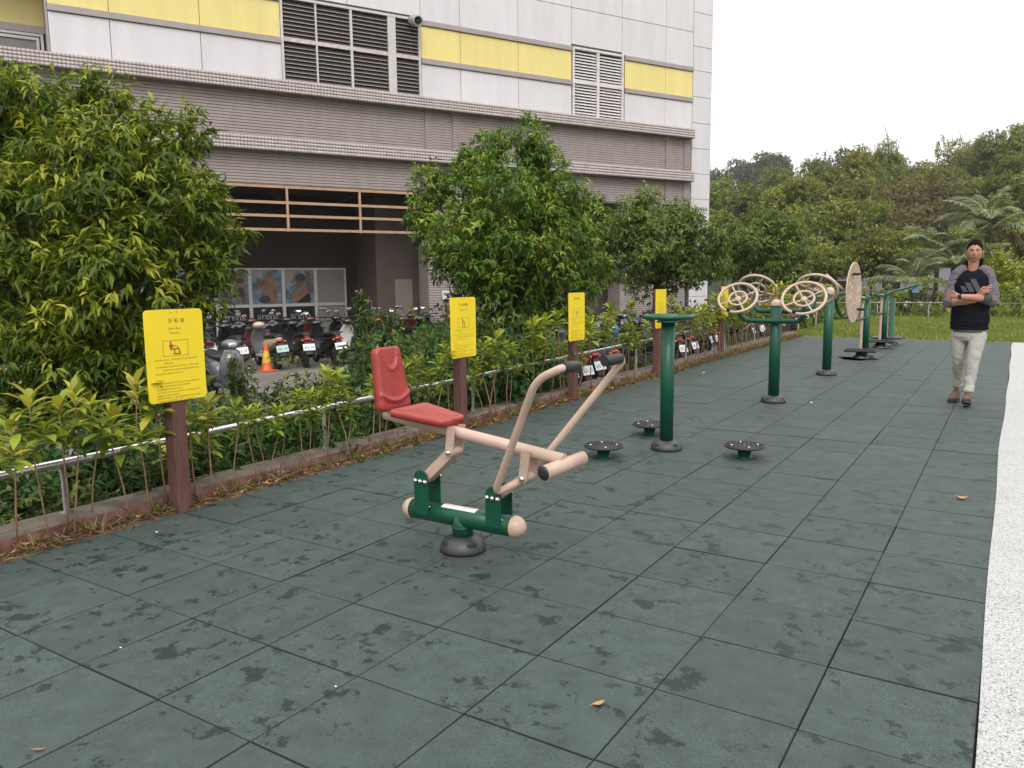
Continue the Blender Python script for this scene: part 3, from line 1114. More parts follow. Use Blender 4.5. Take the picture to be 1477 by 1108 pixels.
J_L = [-10.80, -9.42, -7.20, -5.01]
J_M = [-0.62, 0.77, 2.97, 5.16]
J_R = [7.55, 9.53, 10.92]
for J in (J_L, J_M, J_R):
    for a, b in zip(J[:-1], J[1:]):
        panel(a, b, 7.21, 8.27, MT['panel'])
        panel(a, b, 8.44, 9.42, MT['ypanel'], 'yellow_panel')
    # trim strips above and below the yellow band
    for z0, z1 in ((8.275, 8.435), (9.425, 9.575)):
        q = MB()
        q.rbox((J[0] + .004, -0.055, z0), (J[-1] - .004, 0.03, z1), 0.006)
        bpart(q, 'trim_strip', MT['trim'])
JU = [-10.80, -9.42, -7.20, -5.01, -3.0, -0.62, 0.77, 2.97, 5.16, 7.42, 9.53, 10.92]
for a, b in zip(JU[:-1], JU[1:]):
    z0 = 9.585 if not (a >= -5.02 and b <= -0.6) and not (a >= 5.1 and b <= 7.5) else 9.66
    for za, zb in ((z0, 10.88), (10.88, 12.15), (12.15, 13.4), (13.4, 14.7)):
        panel(a, b, za, zb, MT['panel'])
zs = [-0.7, 0.75, 1.7, 2.65, 3.62, 4.60, 5.58, 6.55, 7.52, 8.51, 9.49, 10.39, 11.63, 12.9, 14.2]
for a, b in zip(zs[:-1], zs[1:]):
    panel(10.93, 11.95, a, b, MT['panel'])
# return face of the panel tower
for a, b in zip(zs[:-1], zs[1:]):
    q = MB()
    q.rbox((11.962, 0.06, a + .011), (11.99, 1.2, b - .011), 0.006)
    bpart(q, 'side_panel', MT['panel'])

# big louvre window
def frame_rect(mb, x0, x1, z0, z1, w, y0, y1, mi=0):
    mb.bbox((x0, y0, z0), (x1, y1, z0 + w), mi)
    mb.bbox((x0, y0, z1 - w), (x1, y1, z1), mi)
    mb.bbox((x0, y0 + .001, z0 + w), (x0 + w, y1 - .001, z1 - w), mi)
    mb.bbox((x1 - w, y0 + .001, z0 + w), (x1, y1 - .001, z1 - w), mi)


w = MB()
frame_rect(w, -5.01, -0.64, 7.215, 9.60, 0.07, -0.03, 0.12)
for x, ww in ((-3.97, .05), (-2.90, .075), (-1.60, .26)):
    w.bbox((x - ww / 2, -0.02, 7.285), (x + ww / 2, 0.11, 9.53))
w.bbox((-4.94, -0.025, 8.36), (-3.995, 0.09, 8.46), 1)
w.bbox((-3.945, -0.025, 8.36), (-2.9375, 0.09, 8.46), 1)
w.bbox((-2.8625, -0.025, 8.36), (-1.73, 0.09, 8.46), 1)
w.bbox((-1.47, -0.025, 8.36), (-0.71, 0.09, 8.46), 1)
win = bpart(w, 'louvre_window', [MT['alu'], MT['rustalu']])
w = MB()
w.bbox((-5.0, 0.5, 7.2), (-0.64, 0.52, 9.62))
bpart(w, 'dark_backing', MT['void'], win)
for (a, b) in ((-4.94, -3.995), (-3.945, -2.9375), (-2.8625, -1.73), (-1.47, -0.71)):
    sm = MB()
    sm.box((0, 0, 0), (b - a - 0.01, 0.008, 0.135), Matrix.Rotation(R(-32), 3, 'X'))
    sme = sm.mesh('slat', MT['slat'])
    em = MB()
    for z0, n in ((7.33, 9), (8.50, 9)):
        for k in range(n):
            obj('slat', sme, win, ((a + b) / 2, 0.05, z0 + 0.04 + k * 0.113))
    ed = MB()
    ed.box((0, 0, 0), (b - a - 0.01, 0.012, 0.012))
    edm = ed.mesh('slat_edge', MT['rustalu'])
    for z0, n in ((7.33, 9), (8.50, 9)):
        for k in range(n):
            obj('slat_edge', edm, win, ((a + b) / 2, 0.012, z0 + 0.04 + k * 0.113 - 0.062))
# smaller white louvre vent
w = MB()
frame_rect(w, 5.20, 7.48, 7.215, 9.585, 0.075, -0.04, 0.12)
w.bbox((6.27, -0.03, 7.29), (6.37, 0.11, 9.51))
w.bbox((5.275, -0.025, 8.36), (6.27, 0.10, 8.50))
w.bbox((6.37, -0.025, 8.36), (7.405, 0.10, 8.50))
win2 = bpart(w, 'louvre_vent', MT['slat_white'])
w = MB()
w.bbox((5.2, 0.5, 7.2), (7.48, 0.52, 9.62))
bpart(w, 'dark_backing', MT['void'], win2)
for (a, b) in ((5.275, 6.27), (6.37, 7.405)):
    sm = MB()
    sm.box((0, 0, 0), (b - a - 0.01, 0.008, 0.10), Matrix.Rotation(R(-40), 3, 'X'))
    sme = sm.mesh('slat', MT['slat_white'])
    for z0, n in ((7.33, 10), (8.54, 9)):
        for k in range(n):
            obj('slat', sme, win2, ((a + b) / 2, 0.04, z0 + 0.05 + k * 0.102))
# recessed bay at the far left: shaded yellow panel over a window
w = MB()
w.bbox((-14.5, 1.20, 8.16), (-10.86, 1.26, 9.25))
bpart(w, 'yellow_panel', MT['ypanel'])
w = MB()
w.bbox((-14.5, 1.12, 7.98), (-10.86, 1.30, 8.158))
bpart(w, 'trim_strip', MT['trim'])
w = MB()
frame_rect(w, -14.4, -10.90, 7.10, 7.975, 0.07, 1.14, 1.24)
frame_rect(w, -14.32, -11.00, 7.17, 7.88, 0.07, 1.16, 1.25)
wn_ = bpart(w, 'strip_window', MT['alu'])
w = MB()
w.bbox((-14.25, 1.20, 7.24), (-11.07, 1.21, 7.81))
bpart(w, 'pane', MT['blindgrey'], wn_)
w = MB()
w.bbox((-10.855, 0.03, 7.21), (-10.806, 1.28, 14.0))
bpart(w, 'return_panel', MT['trim'])
w = MB()
w.bbox((-16, 0.0, 9.26), (-10.86, 1.4, 14.0))
bpart(w, 'bay_overhang', MT['trim'])  # unseen overhang, inferred and added so the yellow panel falls in shade
w = MB()
w.bbox((-16, 0.02, 6.90), (-10.86, 1.4, 7.09))
bpart(w, 'bay_sill', MT['concrete'])

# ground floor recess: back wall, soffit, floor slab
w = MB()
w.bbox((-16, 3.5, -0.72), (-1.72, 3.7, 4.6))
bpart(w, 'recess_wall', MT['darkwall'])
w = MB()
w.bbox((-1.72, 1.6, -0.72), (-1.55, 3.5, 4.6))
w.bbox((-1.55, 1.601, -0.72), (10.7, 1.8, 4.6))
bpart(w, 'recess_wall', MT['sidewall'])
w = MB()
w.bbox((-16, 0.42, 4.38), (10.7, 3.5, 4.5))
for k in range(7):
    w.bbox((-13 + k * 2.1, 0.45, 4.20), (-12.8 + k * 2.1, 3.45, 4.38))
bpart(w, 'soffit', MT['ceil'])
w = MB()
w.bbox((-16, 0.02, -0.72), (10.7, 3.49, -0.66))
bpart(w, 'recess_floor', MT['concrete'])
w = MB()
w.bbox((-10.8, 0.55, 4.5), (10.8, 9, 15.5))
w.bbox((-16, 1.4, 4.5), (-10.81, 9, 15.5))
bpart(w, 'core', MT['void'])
w = MB()
w.bbox((-1.07, 1.57, -0.66), (-0.44, 1.598, 1.55))
dr = bpart(w, 'door', MT['doorp'])
w = MB()
w.box((-0.99, 1.555, 0.35), (0.03, 0.03, 0.14))
bpart(w, 'handle', MT['steel'], dr)
# orange-beige pipe screen under the beam
for z in (4.25, 3.80, 3.42, 3.02):
    p = MB()
    p.box((-7.0, -0.03, z), (12.4, 0.07, 0.075))
    bpart(p, 'screen_rail', MT['pipe'])
for x in (-11.9, -9.6, -7.3, -5.06, -2.83, -0.83):
    p = MB()
    p.box((x, -0.032, 3.62), (0.065, 0.065, 1.30))
    bpart(p, 'screen_upright', MT['pipe'])

# shop window with swimmer posters, on the recess wall
wx = [-9.88, -8.77, -7.66, -6.55, -5.46, -4.36, -3.25, -2.15]
YW = 3.5
w = MB()
frame_rect(w, wx[0], wx[-1], -0.62, 1.97, 0.06, YW - 0.08, YW - 0.003)
for x in wx[1:-1]:
    w.bbox((x - 0.055, YW - 0.08, -0.56), (x + 0.055, YW - 0.004, 1.91))
for a, b in zip(wx[:-1], wx[1:]):
    w.bbox((a + 0.056, YW - 0.078, 0.67), (b - 0.056, YW - 0.005, 0.77))
shopw = bpart(w, 'shop_window', MT['alu'])


def text_mesh(body, size, m, name='lettering', align='CENTER', spacing=1.0, res=2, extrude=0.0):
    cu = bpy.data.curves.new('lettering', 'FONT')
    cu.body = body
    cu.size = size
    cu.align_x = align
    cu.align_y = 'CENTER'
    cu.space_character = spacing
    cu.resolution_u = res
    cu.extrude = extrude
    o = bpy.data.objects.new('tmp', cu)
    COL.objects.link(o)
    dg = bpy.context.evaluated_depsgraph_get()
    me = bpy.data.meshes.new_from_object(o.evaluated_get(dg))
    me.name = name
    me.materials.clear()
    me.materials.append(m)
    bpy.data.objects.remove(o)
    bpy.data.curves.remove(cu)
    return me


TXT_B = Euler((R(90), 0, 0))          # text standing up, facing local -y
ARENA = text_mesh('arena', 0.34, MT['poster_text'], spacing=0.95, extrude=0.002)
_t = MB()
for (dx, dz) in ((-0.17, 0.0), (0.13, 0.05)):
    _t.prism([(-0.2, 0), (0, 0.11), (0.2, 0), (0, -0.11)], (dx, 0, dz), (1, 0, 0), (0, 0, 1), (0, -1, 0), 0.004)
LOGO = _t.mesh('logo', MT['poster_text'])


def ellp(cx, cz, rx, rz, rot=0, n=14):
    c, s_ = math.cos(rot), math.sin(rot)
    return [(cx + rx * math.cos(2 * PI * k / n) * c - rz * math.sin(2 * PI * k / n) * s_,
             cz + rx * math.cos(2 * PI * k / n) * s_ + rz * math.sin(2 * PI * k / n) * c) for k in range(n)]


def limb(a, b, w0, w1):
    dx, dz = b[0] - a[0], b[1] - a[1]
    l = math.hypot(dx, dz)
    nx_, nz_ = -dz / l, dx / l
    return [(a[0] + nx_ * w0, a[1] + nz_ * w0), (a[0] - nx_ * w0, a[1] - nz_ * w0), (b[0] - nx_ * w1, b[1] - nz_ * w1), (b[0] + nx_ * w1, b[1] + nz_ * w1)]


def poster(x0, x1, z0, z1, kind):
    cx, cz = (x0 + x1) / 2, (z0 + z1) / 2
    q = MB()
    q.bbox((x0, YW - 0.03, z0), (x1, YW - 0.02, z1))
    base = {'blank': MT['blindgrey'], 'black': MT['poster_black']}.get(kind, MT['poster_sea'])
    pn = bpart(q, 'pane', base, shopw)
    lay = [0]

    def flat(poly, m, nm='poster_figure'):
        lay[0] += 1
        p = MB()
        p.prism(poly, (cx, YW - 0.031 - 0.0022 * lay[0], cz), (1, 0, 0), (0, 0, 1), (0, -1, 0), 0.002)
        p.build(nm, m, pn)
    if kind == 'a':      # two standing swimmers, seen from neck to thigh
        for ox in (-0.2, 0.22):
            flat(limb((ox, 0.5), (ox, -0.1), 0.13, 0.10), MT['poster_skin'])
            flat(limb((ox - .1, 0.02), (ox - .08, -0.55), 0.065, 0.05), MT['poster_skin'])
            flat(limb((ox + .1, 0.02), (ox + .09, -0.55), 0.065, 0.05), MT['poster_skin2'])
            flat(ellp(ox, -0.16, 0.14, 0.16), MT['poster_dark'])
            flat(ellp(ox, 0.22, 0.15, 0.08), MT['poster_dark'])
    elif kind == 'b':    # seated swimmer seen from the side
        flat([(-0.48, 0.3), (-0.1, 0.3), (-0.1, 0.55), (-0.48, 0.55)], MT['poster_white'])
        flat(limb((0.1, 0.5), (0.1, 0.2), 0.09, 0.1), MT['poster_skin2'])
        flat(ellp(0.08, 0.0, 0.29, 0.36, 0.2), MT['poster_skin'])
        flat(limb((-0.3, 0.0), (-0.02, 0.18), 0.08, 0.1), MT['poster_skin2'])
        flat(ellp(0.16, -0.32, 0.19, 0.22), MT['poster_skin'])
        flat(ellp(-0.08, -0.42, 0.2, 0.13), MT['poster_dark'])
    elif kind == 'c':    # swimmer with raised arms and cap
        flat([(-0.48, -0.1), (-0.1, 0.1), (-0.15, 0.55), (-0.48, 0.55)], MT['poster_white'])
        flat(limb((-0.25, 0.12), (0.0, 0.52), 0.06, 0.07), MT['poster_skin'])
        flat(limb((0.3, 0.5), (0.32, -0.1), 0.07, 0.11), MT['poster_skin2'])
        flat(limb((0.02, -0.1), (0.12, -0.55), 0.26, 0.34), MT['poster_skin'])
        flat(ellp(0.03, 0.17, 0.16, 0.22), MT['poster_skin2'])
        flat(ellp(0.05, 0.3, 0.18, 0.14), MT['poster_dark'])
        flat([(-0.12, -0.55), (0.32, -0.2), (0.36, -0.32), (0.36, -0.55)], MT['poster_black'])
    elif kind == 'd':
        flat(ellp(0.1, 0.0, 0.2, 0.4), MT['poster_skin2'])
    elif kind == 'black':
        tx = obj('lettering', ARENA, pn, (cx, YW - 0.034, cz + 0.30), TXT_B)
        obj('logo', LOGO, pn, (cx, YW - 0.034, cz + 0.02))


for k, kind in enumerate(['d', 'd', 'd', 'a', 'b', 'c', 'blank']):
    a, b = wx[k] + 0.057, wx[k + 1] - 0.057
    poster(a, b, 0.772, 1.908, kind)
    poster(a, b, -0.558, 0.668, 'blank' if kind == 'blank' else 'black')


def bworld(x, y, z):
    """building-local point to world"""
    return Vector((F0[0] + T_AX[0] * x - T_AX[1] * y, F0[1] + T_AX[1] * x + T_AX[0] * y, z))


B_RZ = math.atan2(T_AX[1], T_AX[0])
# round camera housing fixed inside the louvre window, aimed along the facade
p = bworld(-0.93, -0.33, 9.42)
cc = thing('security_camera', 'round grey camera housing at the upper corner of the dark louvre window', 'camera', p, B_RZ)
q = MB()
q.lathe([(0.0, -0.30), (0.15, -0.30), (0.17, -0.26), (0.17, 0.22), (0.155, 0.26), (0.12, 0.27), (0.115, 0.20), (0.0, 0.20)], 24, (0, 0, 0), (-0.10, -0.95, -0.28))
q.build('housing', MT['trim'], cc)
q = MB()
q.lathe([(0.0, 0.19), (0.11, 0.205), (0.0, 0.215)], 20, (0, 0, 0), (-0.10, -0.95, -0.28))
q.build('lens', MT['glass'], cc)
q = MB()
q.tube([(-0.05, 0.28, 0.0), (-0.05, 0.1, -0.02)], 0.04, 10)
q.build('bracket', MT['dullsteel'], cc)
# small notice on the brick pier
p = bworld(0.12, -0.006, 1.02)
no = thing('notice', 'small white notice with a blue band on the brick pier', 'sign', p, B_RZ)
q = MB()
q.rbox((-0.2, -0.012, -0.15), (0.2, 0.0, 0.15), 0.003)
q.build('board', MT['sticker'], no)
q = MB()
q.bbox((-0.15, -0.0145, 0.0), (0.15, -0.0125, 0.07))
q.build('blue_band', MT['bluebox'], no)
# white arrow board at the pier by the third tree
p = bworld(7.6, -0.05, 1.75)
no = thing('arrow_sign', 'white square arrow sign showing beside the crown of the third tree', 'sign', p, B_RZ)
q = MB()
q.rbox((-0.3, -0.03, -0.3), (0.3, 0.0, 0.3), 0.003)
q.build('board', MT['poster_dark'], no)
q = MB()
q.prism([(-0.2, 0.1), (0.0, 0.1), (0.0, 0.22), (0.22, 0.0), (0.0, -0.22), (0.0, -0.1), (-0.2, -0.1)], (0, -0.034, 0), (1, 0, 0), (0, 0, 1), (0, -1, 0), 0.004)
q.build('arrow', MT['petal'], no)

# ------------------------------------------------------------------ guard rail on the kerb, bending round the lawn
def rail_z(y):
    return 0.405 + 0.0125 * max(0, y)


def base_z(y):
    return 0.10 + 0.002 * max(0, y)


rail = thing('guard_rail', 'low stainless steel tube rail on the worn red kerb beside the rubber floor', 'rail')
pts = [(FENCE_X, y, rail_z(y)) for y in np.linspace(-4, 18.2, 24)]
q = MB()
q.tube(pts, 0.027, 12)
q.build('handrail', MT['steel'], rail)
pm = MB()
pm.lathe([(0.0, 0.0), (0.045, 0.0), (0.045, 0.006), (0.018, 0.012), (0.018, 0.30), (0.0, 0.30)], 12)
pme = pm.mesh('rail_post', MT['dullsteel'])
for k in range(-1, 9):
    y = 0.92 + k * 2.15
    zb, zt = 0.103, rail_z(y)
    obj('rail_post', pme, rail, (FENCE_X, y, zb), None, (1, 1, (zt - zb - 0.015) / 0.30))
far = thing('guard_rail', 'pale tube rail along the far side of the lawn in front of the yellowish plants', 'rail')
pts = [(-3.30, 18.2, 0.63), (-3.5, 21, 0.60), (-3.75, 26, 0.58), (-3.6, 28.2, 0.57), (-3.0, 28.9, 0.56), (-1, 29.1, 0.55), (4, 29.3, 0.54), (12, 29.5, 0.53)]
q = MB()
q.tube(pts, 0.024, 10)
q.build('handrail', MT['dullsteel'], far)
for (x, y) in [(-3.5, 21), (-3.65, 24), (-3.75, 26.5), (-2.6, 28.95), (-1, 29.1), (0.6, 29.15), (2.2, 29.22), (3.8, 29.3), (5.4, 29.34), (7, 29.38), (9, 29.43)]:
    obj('rail_post', pme, far, (x, y, 0.03), None, (1, 1, 0.52 / 0.30))

# ------------------------------------------------------------------ yellow instruction signs on brown posts
pmB = MB()
pmB.rbox((-0.05, -0.05, -0.05), (0.05, 0.05, 1.325), 0.006)
post_me = pmB.mesh('post', MT['post'])


def rounded_rect(w, h, r, n=6):
    out = []
    for cx, cy, a0 in ((w / 2 - r, h / 2 - r, 0), (-w / 2 + r, h / 2 - r, 90), (-w / 2 + r, -h / 2 + r, 180), (w / 2 - r, -h / 2 + r, 270)):
        for k in range(n + 1):
            a = R(a0 + 90 * k / n)
            out.append((cx + r * math.cos(a), cy + r * math.sin(a)))
    return out


SW, SH = 0.415, 0.585
TXT_X = Matrix(((0, 0, 1), (1, 0, 0), (0, 1, 0))).to_euler()     # text X -> +y, Y -> +z, facing +x
pb = MB()
pb.prism(rounded_rect(SW, SH, 0.03), (0.0535, 0, 1.033), (0, 1, 0), (0, 0, 1), (1, 0, 0), 0.005)
plate_me = pb.mesh('sign_plate', MT['yellow'])
XF = 0.0565


def body_rows(rng, rows):
    """rows of tiny print: (y0, y1, z, glyph pitch)"""
    q = MB()
    for (y0, y1, z) in rows:
        y = y0
        while y < y1:
            wd = rng.uniform(0.006, 0.0095)
            if rng.random() > 0.07:
                # each glyph: two or three strokes
                for kk in range(3):
                    zz = z + (kk - 1) * 0.0032 + rng.uniform(-.0006, .0006)
                    w2 = wd * rng.uniform(0.55, 1)
                    q.add([(XF, y, zz), (XF, y + w2, zz), (XF, y + w2, zz + 0.0013), (XF, y, zz + 0.0013)], [(0, 1, 2, 3)])
                xx = y + wd * rng.uniform(.2, .7)
                q.add([(XF + .0001, xx, z - .004), (XF + .0001, xx + .0013, z - .004), (XF + .0001, xx + .0013, z + .0045), (XF + .0001, xx, z + .0045)], [(0, 1, 2, 3)])
            y += 0.0115
    return q


def sign(y, label, title, eng, picto, lean=0.0, x=-3.04):
    s = thing('instruction_sign', label, 'sign', (x, y, 0), R(lean), 'yellow instruction signs along the kerb')
    obj('post', post_me, s)
    p = obj('sign_plate', plate_me, s)
    sp_ = 1.9 if len(title) <= 3 else 1.15
    if title:
        obj('lettering', text_mesh(title, 0.030, MT['ink'], spacing=sp_, res=1), p, (XF, 0.015 if len(title) <= 3 else 0.0, 1.252), TXT_X)
    for k, e in enumerate(eng):
        obj('lettering', text_mesh(e, 0.021, MT['ink'], res=1), p, (XF, 0.0, 1.205 - 0.028 * k), TXT_X)
    rng = random.Random(int(y * 100))
    rows = [(-0.15, 0.155, 1.008), (-0.09, -0.03, 0.986), (-0.15, 0.16, 0.965), (-0.10, 0.155, 0.943), (-0.15, 0.04, 0.921),
            (-0.15, -0.10, 0.880), (-0.15, 0.15, 0.860), (-0.15, 0.09, 0.841), (-0.15, 0.03, 0.822), (-0.15, 0.16, 0.803), (-0.15, 0.01, 0.784), (-0.15, 0.16, 0.766), (-0.15, 0.11, 0.792 - 0.045),
            (-0.15, 0.08, 0.727 + .001)]
    r_ = body_rows(rng, rows)
    stuff(r_.build('small_print', MT['ink'], p))
    # pictogram frame and figure
    fr = MB()
    for (a, b, c, d) in ((-0.09, 0.09, 1.128, 1.130), (-0.09, 0.09, 1.030, 1.032), (-0.09, -0.088, 1.030, 1.130), (0.088, 0.09, 1.030, 1.130)):
        fr.bbox((XF - .0004, a, c), (XF + .0002, b, d))
    fr.build('pictogram_frame', MT['ink'], p)
    for poly, m in picto:
        g_ = MB()
        g_.prism(poly, (XF + 0.0004, 0, 1.08), (0, 1, 0), (0, 0, 1), (1, 0, 0), 0.0008)
        g_.build('pictogram', MT[m], p)
    sc = MB()
    for yy_ in (-0.022, 0.022):
        for zz in (1.308, 0.758):
            sc.lathe([(0, 0), (0.004, 0.0), (0.003, 0.002), (0, 0.0025)], 8, (0.056, yy_, zz), (1, 0, 0))
    sc.build('screw', MT['dullsteel'], p)
    return s


rower_pic = [(ellp(-0.035, 0.036, 0.007, 0.008), 'inkred'), (limb((-0.036, 0.027), (-0.026, 0.0), 0.008, 0.010), 'inkred'), (limb((-0.03, 0.02), (0.005, 0.012), 0.003, 0.003), 'inkred'),
             (limb((-0.045, 0.02), (-0.037, -0.005), 0.002, 0.002), 'ink'), (limb((-0.04, -0.008), (0.022, -0.004), 0.003, 0.003), 'ink'),
             (limb((0.01, 0.012), (0.025, -0.012), 0.002, 0.002), 'ink'), (limb((-0.008, -0.01), (-0.012, -0.038), 0.003, 0.003), 'ink'), (limb((0.024, -0.01), (0.028, -0.036), 0.003, 0.003), 'ink'),
             (limb((-0.016, -0.037), (0.034, -0.037), 0.003, 0.003), 'ink')]
stand_pic = [(ellp(-0.015, 0.034, 0.006, 0.007), 'ink'), (limb((-0.015, 0.026), (-0.013, -0.005), 0.007, 0.006), 'inkred'), (limb((-0.014, -0.005), (-0.016, -0.04), 0.004, 0.003), 'ink'),
             (limb((-0.01, 0.018), (0.012, 0.01), 0.002, 0.002), 'ink'), (limb((0.014, 0.012), (0.014, -0.04), 0.003, 0.003), 'ink'), (limb((-0.026, -0.04), (0.03, -0.04), 0.0015, 0.0015), 'ink')]
wheel_pic = [(limb((-0.02, 0.02), (-0.012, -0.005), 0.003, 0.003), 'ink'), (limb((0.004, 0.02), (-0.012, -0.005), 0.003, 0.003), 'ink'), (limb((-0.012, -0.005), (-0.012, -0.035), 0.0035, 0.0035), 'ink'),
             (ellp(0.024, 0.026, 0.006, 0.007), 'inkred'), (limb((0.024, 0.02), (0.024, -0.03), 0.006, 0.004), 'inkred')]
one_pic = [(ellp(0, 0.03, 0.006, 0.007), 'ink'), (limb((0, 0.022), (0, -0.04), 0.004, 0.003), 'ink')]
sign(1.52, 'yellow rowing machine instruction sign nearest the camera on a brown post', '划船器', ['Seat a Boat', 'Exercise'], rower_pic)
sign(4.67, 'yellow instruction sign on a brown post behind the red seat of the rowing machine', '三人扭腰器', ['Waist twister'], stand_pic, x=-3.06)
sign(7.03, 'yellow instruction sign on a brown post standing behind the rowing machine handle', '太極推手器', [], wheel_pic, x=-3.06)
sign(9.75, 'yellow instruction sign half hidden by the green round-topped twister post', '', [], one_pic, x=-3.06)
sign(13.2, 'yellow instruction sign behind the left pair of beige hand wheels', '', [], one_pic, x=-3.17)
sign(18.0, 'farthest and smallest yellow instruction sign beside the green hand wheel post', '', [], one_pic, x=-3.45)

# ------------------------------------------------------------------ fitness equipment helpers
def dome_base(mb, r, h, seg=36):
    mb.lathe([(0.0, 0.0), (r, 0.0), (r * 1.0, h * 0.22), (r * 0.95, h * 0.48), (r * 0.80, h * 0.76), (r * 0.58, h * 0.95), (r * 0.50, h), (0.0, h)], seg)


def base_slots(parent, r, h, n=4, ph=0.3):
    for k in range(n):
        a = ph + 2 * PI * k / n
        q = MB()
        q.ell((0, 0, 0), (0.020, 0.034, 0.010), 12, 6, rot=Matrix.Rotation(a, 3, 'Z') @ Matrix.Rotation(R(42), 3, 'Y'))
        q.build('bolt_slot', MT['joint'], parent, loc=(math.cos(a) * r * 0.82, math.sin(a) * r * 0.82, h * 0.60))


def bezier(pts, n=10):
    """smooth polyline through points (Catmull-Rom)"""
    P = [Vector(p) for p in pts]
    P = [P[0] * 2 - P[1]] + P + [P[-1] * 2 - P[-2]]
    out = []
    for i in range(1, len(P) - 2):
        for k in range(n):
            t = k / n
            a, b, c, d = P[i - 1], P[i], P[i + 1], P[i + 2]
            out.append(0.5 * ((2 * b) + (c - a) * t + (2 * a - 5 * b + 4 * c - d) * t * t + (3 * b - a - 3 * c + d) * t ** 3))
    out.append(P[-2])
    return out


def fillet(pts, r, n=7):
    """polyline with rounded corners"""
    P = [Vector(p) for p in pts]
    out = [P[0]]
    for i in range(1, len(P) - 1):
        a, b, c = P[i - 1], P[i], P[i + 1]
        d1, d2 = (a - b), (c - b)
        l = min(r, d1.length * 0.49, d2.length * 0.49)
        p0, p1 = b + d1.normalized() * l, b + d2.normalized() * l
        for k in range(n + 1):
            t = k / n
            out.append((1 - t) ** 2 * p0 + 2 * t * (1 - t) * b + t * t * p1)
    out.append(P[-1])
    return out


# ------------------------------------------------------------------ rowing machine (local x along the beam, y away from the camera)
ORW = (-0.990, 1.858, 0.0)
rw = thing('rowing_machine', 'rowing exercise machine with red seat and two beige handles in the foreground', 'exercise machine', ORW)
q = MB()
dome_base(q, 0.128, 0.088, 44)
b_ = q.build('base_cover', MT['blackpl'], rw)
base_slots(b_, 0.128, 0.088, 4, -2.05)
q = MB()
q.tube([(0, 0, 0.075), (0, 0, 0.20)], 0.058, 28)
q.torus((0, 0, 0.135), 0.058, 0.006, seg=28, ms=6)
q.build('stem', MT['green'], rw)
ZB = 0.188
q = MB()
q.tube([(-0.345, 0, ZB), (0.335, 0, ZB)], 0.056, 32)
beam = q.build('beam', MT['green'], rw)
for s_, r0 in ((-1, -0.345), (1, 0.335)):
    q = MB()
    q.lathe([(0.059, 0.0), (0.0605, 0.004), (0.0605, 0.012), (0.058, 0.026), (0.049, 0.046), (0.033, 0.062), (0.016, 0.070), (0.0, 0.072)], 28, (r0, 0, ZB), (s_, 0, 0))
    q.build('end_cap', MT['beige'], rw)
q = MB()
rt_ = []
for k in range(9):
    a = R(-34 + 68 * k / 8)
    rt_.append((math.sin(a) * 0.0572, math.cos(a) * 0.0572 + ZB))
vs = [(-0.125, y, z) for y, z in rt_] + [(0.105, y, z) for y, z in rt_]
q.add(vs, [(k, 9 + k, 10 + k, 1 + k) for k in range(8)], 0, True)
st_ = q.build('sticker', MT['sticker'], beam)
q = MB()
for (a, b, yy_) in ((-0.115, -0.02, -0.003), (-0.01, 0.095, -0.003), (-0.115, 0.095, 0.017)):
    z = math.sqrt(0.0576 ** 2 - yy_ ** 2) + ZB + 0.0004
    q.box(((a + b) / 2, yy_, z), (b - a, 0.0022, 0.0006))
q.build('print_line', MT['stickerline'], st_)


def bracket_plate(xc, w, y, z0, z1, t=0.008):
    """upright plate with a rounded top"""
    pts_ = [(-w / 2, z0), (w / 2, z0)] + [(w / 2 * math.cos(a), z1 - w / 2 + w / 2 * math.sin(a)) for a in np.linspace(0, PI, 10)]
    p = MB()
    p.prism([(a + xc, b) for a, b in pts_], (0, y, 0), (1, 0, 0), (0, 0, 1), (0, -1, 0), t)
    return p


for xc, z1 in ((-0.243, 0.435), (0.243, 0.405)):
    for y in (-0.056, 0.056):
        p = bracket_plate(xc, 0.096, y, ZB - 0.005, z1)
        p.build('upright_bracket', MT['green'], rw)
    p = MB()
    p.tube([(xc, -0.05, z1 - 0.055), (xc, 0.05, z1 - 0.055)], 0.026, 18)
    p.build('pivot_sleeve', MT['beige'], rw)
    bl = MB()
    bl.ell((0, 0, 0), (0.0135, 0.0135, 0.0135), 14, 8)
    bm_ = bl.mesh('bolt_cap', MT['chrome'])
    for k in (-1, 0, 1):
        obj('bolt_cap', bm_, rw, (xc + k * 0.033 + 0.004, -0.068, z1 - 0.060 - k * 0.001))
    obj('bolt_cap', bm_, rw, (xc + 0.035, 0.068, z1 - 0.055))
    w_ = MB()
    for k in (-1, 1):
        w_.ell((xc + k * 0.052, -0.05, ZB + 0.042), (0.005, 0.005, 0.005), 8, 5)
    w_.build('rivet', MT['steel'], rw)


def bar_between(a, b, w, h, bev=0.006):
    """box bar from a to b in the xz plane: w across (y), h thick"""
    a, b = Vector(a), Vector(b)
    d = b - a
    ang = math.atan2(d.z, d.x)
    p = MB()
    p.rbox((-d.length / 2, -w / 2, -h / 2), (d.length / 2, w / 2, h / 2), bev, rot=Matrix.Rotation(-ang, 3, 'Y'))
    c = (a + b) / 2
    p.v = [(x + c.x, y + c.y, z + c.z) for x, y, z in p.v]
    return p


# rear swing link with rounded ends
def link(a, b, w, hgt):
    a, b = Vector(a), Vector(b)
    d = (b - a)
    l = d.length
    ang = math.atan2(d.z, d.x)
    pts_ = [(l + hgt / 2 * math.cos(t), hgt / 2 * math.sin(t)) for t in np.linspace(-PI / 2, PI / 2, 9)] + \
           [(hgt / 2 * math.cos(t), hgt / 2 * math.sin(t)) for t in np.linspace(PI / 2, 3 * PI / 2, 9)]
    p = MB()
    ex = Vector((math.cos(ang), 0, math.sin(ang)))
    ey = Vector((-math.sin(ang), 0, math.cos(ang)))
    p.prism(pts_, a, ex, ey, (0, -1, 0), w)
    return p


